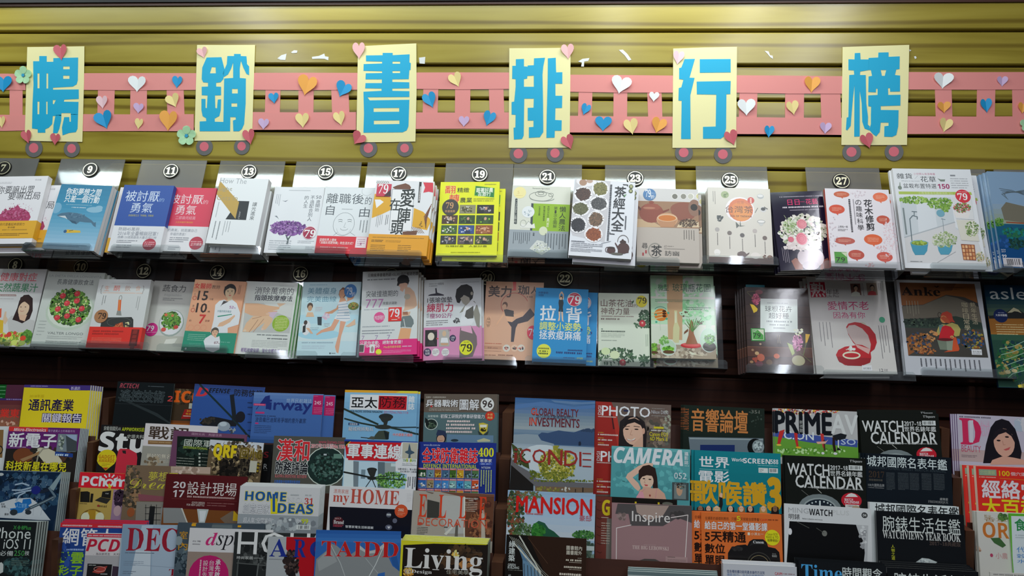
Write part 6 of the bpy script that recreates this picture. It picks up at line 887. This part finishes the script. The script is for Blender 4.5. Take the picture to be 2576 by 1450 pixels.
for i in range(5): ln([40+i*120,540+(i%2)*40,110+i*110,570,130+i*100,660],4,'8a8e9c')
for q in ((200,260,290,240,380,270),(160,330,280,330,400,300),(180,380,300,350,420,330),(215,470,250,400,330,360)): ln(list(q),22,'6a7c98'); ln(list(q),8,'a8b8cc')
p([130,570,210,560,190,500,240,480,290,500,300,450,400,440,415,500,370,530,400,560,330,570,290,620,200,640,150,620],'1f62a8'); t('人工智慧',210,505,350,560,'7aa8d4'); ln([420,330,480,340,560,350,640,320],40,'1c2434'); e(470,330,60,56,'1c2470'); ln([640,300,720,410,680,460],26,'5a6c7c'); ln([700,420,560,490,400,560,340,600],36,'3a4654'); ln([700,420,560,490,400,560],10,'7a8a98'); e(180,620,50,40,'2a3038'); e(370,620,40,30,'2a3038'); t('能源',15,500,60,525,'2a2c30'); t('智慧',20,530,75,560,'2a2c30'); t('醫療',60,630,115,660,'2a2c30'); e(15,125,35,20,'a8acb4')
mg('red-topped computer magazine with sunburst letter|on the third tier after the divider', 3, -.0140, 1045,95, 2080,135, 'a88c4c', n=2)
w(80,312,'c41c2c'); t(SB('PC'),1068,150,1278,272,'ccc8d0',.04); t(SB('h'),1292,150,1372,280,'ccc8d0',.04); t(SB('me'),1480,192,1800,290,'ccc8d0',.04); ring(1425,235,58,52,26,'ccc8d0')
for a_ in range(5): q = R(210+a_*30); ln([1425+70*math.cos(q),225+70*math.sin(q),1425+125*math.cos(q),225+105*math.sin(q)],18,'ccc8d0')
p([1405,260,1430,240,1435,270,1465,280,1440,295,1445,325,1425,300,1405,312,1415,285],'d4b820'); t('12',1525,145,1580,185,'d89aa0',0); p([1050,350,1140,345,1172,360,1168,490,1045,486],'1c1a18'); r(1178,375,1212,490,'1c1a18'); p([1335,350,1450,335,1440,440,1320,420],'1c1a18'); t('msi',1375,365,1415,382,'c8c8c8'); p([1310,420,1445,445,1390,510,1235,465],'2a2826'); g(1040,498,1135,515,1,'3c3020'); t(SB('msi'),1300,525,1390,555,'3c2c20'); e(1283,535,18,16,'8a3a2c'); e(1200,705,160,130,'7a5a24'); e(1200,710,140,112,'c8b468'); p([1150,590,1250,590,1240,720,1160,720],'a07824'); e(1110,690,56,70,'c8ccb0'); e(1300,690,56,70,'c8ccb0'); p([1480,325,1640,330,1600,730,1440,720],'8a6c88'); sc(1560,440,70,110,['2a1c2c','3c2a3c'],40,34); e(1530,600,50,70,'a88a94')
mg('brown interior dream magazine with yellow script|in film on the third tier', 3, -.0093, 1650,3, 2745,32, '6c5848', mat='film')
sc(1720,300,130,300,['4a4034','7a5c48','5a4c44','8a6a50','3a342c'],110,40); p([1800,380,2200,420,2200,480,1810,470],'7a4450'); p([1780,480,2300,490,2300,800,1760,800],'7a7470'); r(1940,540,2010,800,'1c1c1e'); 
for i in range(3): ln([1900+i*70,520,1895+i*70,780],7,'1c1c1e'); ln([1890,560+i*80,2100,560+i*80],7,'1c1c1e')
p([2100,560,2700,580,2700,800,2090,800],'86868a'); e(1705,620,50,60,'8a4a2c'); t('夢想家',1938,92,2320,216,'b8ac40',.0); t('𝒟𝓇ℯ𝒶𝓂',1690,185,2330,312,'b4a83c',.01); g(1880,308,2090,330,1,'8a8034'); p([2228,20,2750,32,2745,120,2228,105],'a48e84'); sc(2450,70,180,40,['b8a49c','8a746a'],16,30); t('Decoration',2248,42,2420,70,'8a7a70',0)
Z('E2')
mg('maroon design annual with white year and title|on the third tier', 3, -.0045, -57,116, 995,158, '4c1418')
w(585,800,'6c3e1e'); p([-100,560,140,565,215,760,-100,760],'7c7c80'); p([130,565,150,565,222,760,205,760],'b4b0ac'); p([340,575,492,582,440,760,365,760],'a8aeb2'); p([370,600,460,602,430,740,380,740],'c4ccd0'); p([640,700,800,600,860,660,860,760,700,760],'6a5a50'); p([818,598,880,660,872,735,805,730],'bc961e'); t(SB('20'),30,220,192,304,'bcb4bc',.0); t(SB('17'),25,330,172,422,'bcb4bc',.0); t('設計現場',212,228,858,402,'c4bcc0',.0); g(210,402,832,450,1,'a88a8c',.5); t('GOOD DESIGN',272,482,440,508,'b8a8a8',.02); t('FOR NEW LIFESTYLE',205,512,436,538,'b8a8a8',.02); g(470,490,825,552,2,'8a5a5c',.35); ln([10,440,860,475],3,'7a3a3c')
mg('white home magazine with blue letters outlined in yellow|thickest stack of the third tier', 3, .0123, 905,272, 1947,304, 'bab8c0', n=5, th=.0025, spine='R', scol='b4bcc0', cp=[(.002,.0022),(.004,.0042),(.006,.006),(.008,.0078)])
w(655,800,'8c909a'); w(800,900,'7a7e88'); sc(1500,780,360,70,['a4a8b0','70747e','8c929c'],40,50); t(SB('HOME'),968,352,1502,470,'1c4c90',.02,o='c8bc20',ow=.075); t(SB('DEAS'),1392,508,1852,636,'1c4c90',.02,o='c8bc20',ow=.075); p([1300,440,1385,440,1385,640,1300,640],'c8bc20'); p([1325,380,1358,380,1358,612,1325,612],'1c4c90'); t(SE('NO.'),1520,430,1728,496,'bab8c0',0,o='8a8c98',ow=.02); t(SE('31'),1742,434,1856,516,'ac322e'); t('創意居家',940,508,1286,632,'d0d0d4',0,o='787a84',ow=.03); t('超人氣“空間案例”',942,690,1340,760,'d0d2dc',.01); t('線上賞屋',1340,725,1460,770,'b0b4c0',0); t('特價',1640,715,1700,752,'c8ccd4'); t('99',1702,705,1788,768,'b4bc20',.04); t('元',1788,725,1820,758,'c8ccd4'); g(1560,375,1670,412,1,'9a9ca4'); g(1750,378,1830,414,1,'9a9ca4'); barcode(1635,785,1820,848); e(1552,718,20,16,'c0c4cc')
Z('E3')
mg('white-topped home magazine with thin red serif title|on the third tier', 3, .009, -155,272, 930,322, 'c4c0c8', n=1, mat='film')
p([-160,545,930,590,930,960,-160,960],'15151f'); t(SE('HOME'),112,325,748,518,'aa483e',0); t(SE('my'),-118,398,92,522,'aa483e',0); t('漂亮家居',-108,318,88,374,'b4645c',0); g(845,370,905,490,6,'a8a4ac',.25); e(773,605,86,88,'bc4a2c'); t(SE('202'),735,570,806,606,'e4c8b8'); g(725,620,822,662,2,'e0a088',.3); e(610,655,34,32,'4a4c5c'); r(585,640,640,662,'a4a8b0'); e(690,730,30,32,'5a5c70'); e(610,815,45,34,'5a5c70'); p([590,805,635,805,612,835],'d0d0d8'); e(-50,745,70,70,'4a1c24'); t(SE('Brand'),-108,724,26,772,'d8c8cc'); t('2017',-95,690,-10,712,'c8a8ac'); g(-115,780,20,812,2,'b4485a',.5); t('智慧家電生活新提案',45,796,412,830,'c0c0c8',.02)
mg('grey interiors magazine with four tall orange letters|in film on the third tier', 3, .010, 935,335, 1987,386, '988f8a', mat='film')
p([1600,340,1990,350,1960,1000,1605,1000],'5c3a2c'); sc(1800,800,150,180,['7a4a34','4a2c24','8a5a40'],60,40); p([1820,420,1850,420,1870,980,1815,980],'a89c94'); sc(1790,520,120,120,['4a2a24','6a3a2c'],30,40); p([1100,345,1200,365,1180,380,1100,352],'6a5a54'); p([1250,345,1990,380,1990,420,1540,410],'6a4438'); p([1115,452,1272,490,1265,692,1108,690],'3a3836'); p([1310,400,1540,410,1600,420,1600,900,1350,900,1280,500],'a4a2a4'); p([1485,740,1515,770,1510,940,1470,940],'5a5450'); p([1470,790,1495,730,1520,790],'a43a2c'); p([1330,900,1440,800,1450,820,1360,920],'c0bcb8'); p([1590,420,1608,420,1600,980,1588,980],'c8c4c0')
for s_, x0, x1, y0, y1 in (('E',1003,1108,384,678),('L',1262,1364,392,692),('L',1528,1622,406,700),('E',1782,1886,418,718)): t(SE(s_),x0,y0,x1,y1,'c03c24',.0)
t('DECORATION',985,706,1892,812,'b4503c',-.012); t('MAISON & OBJET',1595,432,1775,456,'d8ccc4',.02); t('PARIS',1655,458,1715,476,'d8ccc4'); g(1605,482,1765,615,6,'c0aca0',.4); g(978,805,1120,912,5,'4a4644',.4); e(1020,765,30,18,'aa4436'); r(1330,806,1380,822,'4a4644')
Z('E4')
mg('red-titled mansion magazine with trees and sky|on the third tier', 3, .012, 40,330, 1182,386, '8fa6c2', th=.007)
gr(330,600,'86a0c0','98acca',4); gr(600,960,'9cb0cc','b0b8c8',4); sc(130,640,110,320,['3a5034','54643c','2a3c2c','6a4a34','7a4434'],170,30); sc(240,860,110,100,['4a6444','5a7450','34482c'],60,26); sc(330,400,150,60,['5a6a44','7a5c40','4a5a3c'],60,20); p([340,960,360,790,440,730,520,760,570,830,640,870,720,945,730,1000,340,1000],'24503e'); sc(430,860,90,90,['2c6a2c','3a7a34','245a28'],60,28); sc(1020,920,140,60,['3a6a34','4a7a40','2c5430'],70,24); sc(1090,1250,80,250,['4a5a50','6a7a70','34443c'],50,40); r(1060,1060,1170,1120,'a8b0b4')
t('MANSION',150,428,1132,638,'c01c1a',.05); t('豪邸',972,660,1128,736,'b03c48',.01); g(280,628,495,652,1,'b05a5c',.7)
mg('brick-red and black magazine with yellow initial|mostly behind the pink arch magazine', 3, -.004, 1190,408, 2245,460, '16120f', th=.006)
p([1185,408,1395,420,1380,1500,1160,1500],'64302a')
for i in range(8): ln([1200,470+i*110,1240,490+i*110,1260,480+i*110],10,'4a2420')
p([1330,700,1400,700,1390,1500,1310,1500],'6a6460'); t(SB('G'),1268,458,1368,660,'bca420',.02); r(1692,480,1716,600,'bca420'); r(1992,490,2016,600,'bca420'); e(2120,510,70,24,'5a5a54'); g(1258,680,1350,696,1,'c0b8b0'); g(1255,745,1370,1040,9,'a89c94',.35)
mg('pink magazine with thin white title and arch|on the third tier', 3, .008, 1395,493, 2436,537, '8c6c72', mat='film')
p([1470,505,2436,537,2440,760,2330,720,2250,690,2060,800,1640,795,1610,640,1440,640],'4a4548'); p([1700,520,2140,535,2050,680,1860,720,1720,620],'98827e'); sc(1520,680,60,40,['6a5a5a','8a7476'],20,30); sc(2250,650,80,40,['5a5054','3c383a'],20,30); t('Inspire',1655,612,2152,790,'c8c0c4',-.004); ln([1450,1450,1455,825,1645,785],10,'c8bcc0'); ln([2165,690,2385,655,2350,1230],10,'c8bcc0'); t(SE('THE BIG LEBOWSKI'),1660,1060,2136,1110,'b8a2a4',-.004); g(1810,1040,1970,1052,1,'a89094'); p([1590,1500,1600,1360,1680,1270,1820,1225,1960,1230,2080,1290,2110,1500],'4a4444'); p([1620,1500,1640,1380,1750,1300,1950,1300,2070,1400,2080,1500],'6a6a6c'); r(2095,1200,2380,1420,'9a7c80'); g(2120,1195,2220,1212,1,'3a3032'); g(2120,1230,2360,1285,3,'6a5558',.35); g(2120,1350,2360,1365,1,'5a4548')
Z('E5')
O5 = mg('orange photography lesson book with black camera|front copy on the third tier', 3, .0118, 383,617, 1427,652, 'c4622e', th=.008, n=2, cp=[(-.0235,.001)])
w(1318,1500,'1f6c56'); t('從攝影的基礎到應用．只要',435,680,842,722,'4a2010',.01); t('5',845,670,896,732,'ccb41e',.06,o='3a1a10',ow=.05); t('天就能全部學會！',896,690,1150,732,'4a2010',.01); t('CAVM',1155,706,1245,734,'b02a24',.02); g(1255,708,1385,732,1,'6a2c18',.7); t('給自己的第一堂攝影課',428,748,1243,852,'d0c8d0',.03,o='7a3018',ow=.02); t('5天精通',433,868,962,1006,'20120e',.045); t('數位',432,1030,692,1152,'20120e',.045); t('單眼',434,1182,692,1306,'20120e',.045); t('小澤太一',1030,885,1195,922,'d8c0b4',0); r(988,882,1018,918,'d8c0b4'); g(440,1370,640,1415,1,'14382e',.8)
p([728,1300,732,1150,770,1085,850,1050,960,1040,985,1055,1010,1000,1060,970,1190,972,1235,1010,1255,1070,1350,1090,1400,1140,1420,1320,728,1320],'161416'); sc(850,1090,70,24,['2c2a2c','242224'],16,24); ring(1140,1300,158,160,10,'3c3a38',a0=0,a1=180); ring(1140,1310,130,130,6,'8a7a5c',a0=20,a1=160); p([1010,1060,1060,985,1190,985,1240,1060,1200,1040,1060,1040],'242224'); t(SE('Canon'),1060,990,1197,1026,'d8d8dc',.0); t('EOS',1310,1155,1358,1172,'8a8a8c'); t('9000D',1305,1178,1370,1205,'a8a8aa'); e(1310,950,98,103,'ccc020'); t('Canon EOS',1235,890,1378,922,'3a3410',.01); t('9000D & 77D',1228,930,1388,962,'3a3410',.01); t('現學現拍！',1245,970,1388,1006,'3a3410',.02)
mg('white-framed watch magazine with black cover photo|on the third tier', 3, .0095, 1465,504, 2597,577, 'bebec6')
p([1533,735,2400,782,2440,900,2500,1000,2520,1100,2500,1300,2470,1500,1480,1500],'0c0c0e'); p([2400,782,2560,792,2540,1500,2470,1500,2520,1200,2500,1000,2440,900],'a8a8b0'); sc(2490,940,50,140,['8a8a92','c0c0c8'],26,24); t('MING',1518,562,1782,628,'98989f',-.015); t(SB('WATCH'),1788,580,2092,664,'1c1c20',.0); t('PLUS',2092,594,2310,654,'b0b0b6',-.015); t('明錶',1523,640,1668,712,'2a2a2c',0); t('Ballet-Lifestyle and more',1702,700,1962,724,'4a4a4e'); e(1540,870,26,44,'c8c8d0'); e(1990,895,34,38,'6a6a68'); ln([1885,825,1985,890],7,'4a4a48'); ln([1620,738,1790,825],5,'5a5a58'); e(2511,658,40,38,'3a3a3e'); t('04',2490,640,2534,676,'c4c4ca',.02)
Z('E6')
mg('white wrist watch annual with black title|peeping above the black yearbook on the third tier', 3, -.002, 265,487, 1428,548, 'bec2ca', th=.012)
t('城邦國際名表年鑑',338,528,1425,690,'17191d',.015)
WV = mg('black watch yearbook with white serif subtitle|on the third tier', 3, .012, 350,600, 1493,657, '121418', th=.010, mat='film')
t('腕錶生活年鑑',432,686,1448,896,'bcc0c4',.01); t(SE('WATCHVIEWS YEAR BOOK'),436,876,1450,982,'b8b8bc',-.004); t(SE('2017~18典藏版'),1048,1000,1452,1062,'4c3e3c',-.006); v('人物之道',545,1040,602,1242,'b0b030',.01); p([870,1270,950,1215,1040,1225,1150,1270,1100,1300,900,1300],'a8aeb4'); sc(980,1260,90,24,['c0c4c8','8a9098'],16,14)
mg('white organic food magazine with orange letters|on the third tier past the last divider', 3, .004, 1662,607, 2700,660, 'bcb8b8', n=2, th=.010, spine='L', cp=[(-.001,0)])
t(SB('ORG'),1740,755,2240,962,'b4662e',.0); t('香草',1758,690,2060,745,'8a6a44',0); sc(2000,680,60,50,['3a5a34','54743c'],20,26); p([1840,955,1960,950,2045,1050,2000,1082,1890,1020],'3c5c36'); t('小農',1910,1148,2066,1228,'b47e84'); e(1856,1180,20,24,'a43c5c'); sc(1690,1090,24,40,['b89888','8a6a5c'],12,20); t('穀米',1760,650,1850,690,'a08a6a',0)
mg('green-framed health magazine|cut by the frame edge on the third tier', 3, .012, 2085,634, 3120,672, '54a02e')
p([2112,668,3100,690,3100,1460,2140,1460],'c0c8d0'); t('食',2160,705,2300,862,'2c7c48',.04); t('代謝',2182,1072,2420,1148,'2e70b4'); t('穀嚕',2185,1165,2420,1220,'2e70b4'); t('水知',2190,1235,2420,1285,'2e70b4'); g(2168,905,2290,965,2,'9aa2aa',.5)
# lowest tier in view
Z('E1')
mg('black phone handbook with green number|at the frame edge on the fourth tier', 4, .0123, -640,720, 482,747, '181c1e', n=5, th=.0066, spine='R', scol='9aa2a6', mat='film', cp=[(.0016*(i+1),-.0003*i) for i in range(4)])
sc(250,1330,220,110,['2c4448','1c2c30','3a5c60'],40,50); t('iPhone',-120,818,402,962,'c0c4c8',.0); t('iOS 11',-30+78,968,398,1100,'c0c4c8',.0); t('知道必備',-190,1118,172,1186,'c0c4c8',.0); t('250',185,1118,320,1188,'44904e',.0); t('技',325,1122,382,1182,'c0c4c8',.0); t('X·8·8Plus',175,795,405,845,'3a8a44',.02); g(150,1240,375,1320,3,'5a6a64',.4); p([-60,1300,20,1270,45,1300,40,1400,-60,1450],'b8bcc0')
mg('blue network magazine with lime characters|first on the fourth tier after the divider', 4, -.0157, 792,752, 1895,772, '1f3c80', n=3, th=.004, cp=[(.0012,.0036),(.0030,.0072)], spine='L')
w(755,822,'bc2634'); g(815,778,1200,808,1,'e0a8b0',.7); g(1275,790,1590,822,1,'e0a8b0',.7); t('網管人',812,832,1500,1058,'c8ccd8',.02); g(770,1090,1110,1120,1,'8aa0d0',.8); t('愛雲端',745,1138,1270,1290,'80ae22',.04); t('彩子廠',732,1310,1250,1445,'80ae22',.04); sc(860,1180,70,160,['2c4c98','1a3270'],14,40)
mg('white computer magazine with red slanted letters|on the fourth tier', 4, -.0118, 1138,888, 2230,908, 'beb6be', th=.003)
w(905,950,'b41e36'); g(1150,912,1590,938,1,'e0a0ac',.7); w(1190,1500,'9c98a0'); t(SI('PCD'),1124,968,1562,1132,'ac1e38',-.01); t('．為玩家而生　天天探索新知',1215,1150,1700,1182,'3a343c'); p([1142,1288,1462,1300,1440,1500,1120,1500],'1c1a1c'); p([1200,1400,1280,1340,1400,1320,1360,1400,1280,1420],'9a3a34'); ring(1300,1360,80,36,8,'c0807c'); g(1155,1300,1250,1318,1,'b8b8b8'); p([1470,1320,1560,1330,1550,1500,1450,1500],'3a2c3c'); g(1310,1410,1400,1440,1,'a0a0a4')
mg('pale blue decor magazine with large dark red serif title|on the fourth tier', 4, -.0080, 1600,776, 2700,795, '8fa0b8', th=.003)
p([1600,780,1900,785,1700,1450,1560,1450],'7a8ea8'); p([1850,790,2000,790,1800,1450,1700,1450],'a0aec2'); p([1770,1110,1970,1130,1960,1450,1700,1450],'b4bccc'); p([1990,830,2700,840,2700,1450,1980,1450],'98a6bc'); ln([1975,830,1960,1450],4,'6a7a90'); ln([1700,1300,2400,1350],5,'7a88a0'); t(SE('DECO'),1650,824,2570,1134,'8c1c2e',.0); g(1630,1140,2010,1160,1,'4a5468',.6); g(1610,1250,1870,1320,3,'6a7890',.35); g(1600,1380,1770,1430,2,'5a6478',.4); t(SE('TO'),2200,1360,2420,1450,'8c1c2e')
Z('E2')
mg('slate interiors magazine with yellow characters|on the fourth tier', 4, -.0009, 90,765, 1223,785, '3c4652', n=2, cp=[(0,.002)], th=.0025)
sc(150,1250,120,160,['24303a','4a5662','5a6872'],40,50); t('室內',112,868,330,970,'c0861c',.0); r(270,770,325,800,'cc901c'); t('內',98,1008,216,1112,'c0861c',.0); r(870,790,915,815,'cc901c'); p([540,780,800,785,800,830,530,820],'5a6268'); e(100,990,50,60,'7a848c')
mg('white design magazine with script title and magenta disc|on the fourth tier', 4, .0025, 247,822, 1332,852, 'c2bec6', n=1, cp=None, th=.0025)
p([200,1130,1300,1160,1300,1500,180,1500],'8a7872'); e(490,1440,262,262,'aa1c60'); t(BI('d'),456,882,605,1052,'b42c6c',.0); t(IT('spa'),588,920,935,1112,'1c1a20',.008); t('台灣',282,985,390,1008,'5a5660'); g(280,1020,385,1050,1,'7a7680'); v('承先啟後',566,1234,644,1550,'d8c4cc',.03); v('台灣室內',490,1240,556,1540,'d0bcc4',0); v('設計先行',408,1242,476,1550,'d0bcc4',0); gv(365,1240,400,1440,1,'c8a8b4',.6)
mg('black home magazine with two huge white letters|on the fourth tier', 4, .0060, 836,876, 1885,900, '26282a', n=1, cp=None, th=.003)
sc(1250,1150,350,220,['3a3c3e','2c2e30','4a4c4e','1c1e20'],80,60); ln([860,1280,1300,1320],14,'4a4c4e'); ln([880,1240,860,1450],16,'4a4c4e'); ln([1140,1290,1120,1450],16,'5a5c5e'); p([880,1290,1120,1310,1110,1450,880,1450],'1a1c1e'); t('HOUSE',866,886,2250,1182,'c8c8cc',.0); t('時尚家居',858,1192,1070,1232,'b8b8bc',.01); g(1080,1208,1205,1226,1,'9a9a9e')
mg('grey and red architecture magazine with blue serif letters|on the fourth tier', 4, .0095, 1270,934, 2330,962, '9c9ea6', th=.003)
p([1505,938,2400,962,2400,1500,1690,1500,1640,1250,1500,1100],'a4121e'); sc(1570,1290,90,170,['2a2020','4a3a38','1c1618'],70,40); t(SE('A'),1288,968,1522,1197,'1c2c80',-.01); t(SE('R'),1598,974,1765,1206,'1c2c80',-.01); t(SE('C'),1812,990,2020,1210,'1c2c80',-.01); g(1280,1222,1470,1242,1,'7a7c88',.6)
Z('E3')
mg('blue sky magazine with white tent roof and red serif title|on the fourth tier', 4, .0134, -334,850, 770,870, '2c5ca4', n=1, cp=None, th=.0032)
gr(850,1010,'26549c','3466ac',3); p([-334,1230,-200,1120,-170,1010,-60,1060,90,1190,170,1130,235,1050,330,1130,450,1100,560,1020,600,1190,660,1320,790,1420,790,1520,-360,1520],'7c7e84'); p([230,1050,330,1130,450,1110,560,1015,560,1060,450,1150,330,1160,230,1100],'a8aab0'); p([-170,1010,-140,1110,-60,1260,-300,1390,-320,1250,-200,1130],'8c8e94'); ln([555,1040,440,1300,350,1460],10,'b8bac0'); ln([-160,1015,-20,1280,40,1450],8,'a8aab0'); ln([310,1220,500,1450],6,'a0a2a8'); p([600,1020,680,1030,760,1400,660,1300],'245090'); p([470,1420,560,1400,560,1460,460,1460],'2c5ca4'); t(SE('TAIDD'),-268,998,738,1200,'ac1c1e',-.008,o='b8b4bc',ow=.008)
mg('black living magazine with yellow edge|and white serif title by the rack divider', 4, .0123, 775,980, 1907,1032, '1c1512', n=5, th=.0062, cp=[(.0006,.0024),(.0012,.0048),(.0018,.0072),(.0022,.009)], spine='R', scol='b8c4c0')
p([770,975,1910,1030,1880,1046,1200,1028,800,1046,790,1500,740,1500],'c0b824'); p([800,1048,1200,1030,1890,1046,1890,1500,778,1500],'1d1613'); sc(1550,1250,280,200,['3a2a1e','2a1f18','4a3424','1a1411'],80,50); sc(1480,1180,40,60,['e8c078','d8a04a','f4e0b0'],16,22); sc(1620,1290,90,60,['8a5a34','a8703c'],26,26); sc(870,1400,70,60,['c88a34','e0b05a','8a5a24'],40,18); t(SE('Living'),818,1098,1832,1440,'c8c4c8',-.012); t(SE('@Design'),818,1366,1172,1428,'c0bcc0',-.01); t('住宅美學',1360,1374,1652,1430,'96928c',0); r(1180,1362,1268,1372,'c0bcc0'); g(1690,1135,1820,1148,1,'5a4a40')
Z('E4')
mg('brown architecture magazine with white vertical title and glass facade|on the fourth tier', 4, .012, 22,910, 1067,966, '2c1b13')
p([0,905,300,925,560,1500,0,1500],'15110f'); p([230,1240,330,1270,440,1380,540,1500,240,1500],'5c7c9c'); p([160,1030,260,1140,420,1340,330,1280,230,1240],'4a6a8c')
for i in range(5): ln([60+i*28,930+i*10,330+i*40,1300+i*20,460+i*40,1500],6,'8a8a84')
for i in range(6): ln([120+i*70,1020+i*80,210+i*70,1130+i*80],16,'b8b8b4'); ln([190+i*55,930+i*95,250+i*55,1030+i*95],18,'b0b0ac')
for i in range(6): ln([250+i*45,1290+i*20,260+i*45,1500],7,'24201c')
ln([300,950,560,1290],4,'5a4030'); v('綠建築',48,988,136,1262,'bcc0c4',.025); t('GREEN',40,1288,140,1320,'b8bcc0',.02); t('BUILDING',38,1324,186,1356,'b8bcc0',.02); g(45,1365,230,1385,1,'6a6a68'); t('60',45,1428,78,1455,'b8bcc0'); t('圖書館內',803,1058,1006,1114,'c0b8b0',.015); t('圖書館外',803,1120,1004,1176,'c0b8b0',.015); g(950,1210,1000,1228,1,'a09890'); g(795,1232,1000,1260,1,'b8aea4',.85); g(835,1265,1000,1285,1,'9a8e84'); g(770,1322,998,1352,1,'b8aea4',.85); g(835,1358,998,1378,1,'9a8e84'); g(710,1412,995,1448,1,'c0b4ac',.85)
mg('silver-grey magazine showing only its top edges|before the pink arch magazine', 4, .010, 1603,1385, 2776,1440, 'a0a8ac', n=3, cp=[(.001,.003),(.002,.006)], th=.008)
w(1390,1460,'5a6a70')
Z('E5')
mg('white camera guide with blue print|lowest in front of the orange lesson book', 4, .012, 668,1285, 1627,1332, 'b2b2be', n=2, cp=[(.001,.005)], th=.014)
t('從各種拍攝功能和基本操作方法到',718,1378,1206,1420,'3a4a70',.02); t('攝影技巧，全方位完整解說',718,1424,1200,1460,'4a6a9a',.0); t('CAVM',1343,1402,1436,1440,'b02c3c',.03); g(1445,1410,1600,1442,1,'8a6a74')
mg('black time magazine with blue serif title|in film on the fourth tier', 4, .0115, 1652,1243, 2792,1314, '15171b', n=4, mat='film', cp=[(-.0015,.0012),(-.003,.0024),(-.0045,.0036)])
t(SE('Time'),1688,1308,2218,1500,'4492cc',.0); t('時間觀念',2225,1345,2740,1490,'b8bcc0',.02)
Z('E6')
mg('black watch yearbook with white serif subtitle|stacked on the fourth tier', 4, .0125, 510,1338, 1668,1396, '121418', same=WV, th=.0095, n=4, cp=[(-.001,.003),(-.002,.006),(-.003,.009)])
mg('white magazine showing only its top corner|at the frame edge on the fourth tier', 4, .010, 1835,1398, 2960,1450, 'b8b4b4', n=1)
g(1880,1425,2279,1450,1,'7a7678',.7)

stands(); finish(); rack()
bpy.data.objects.remove(_fo)
bpy.context.view_layer.update()
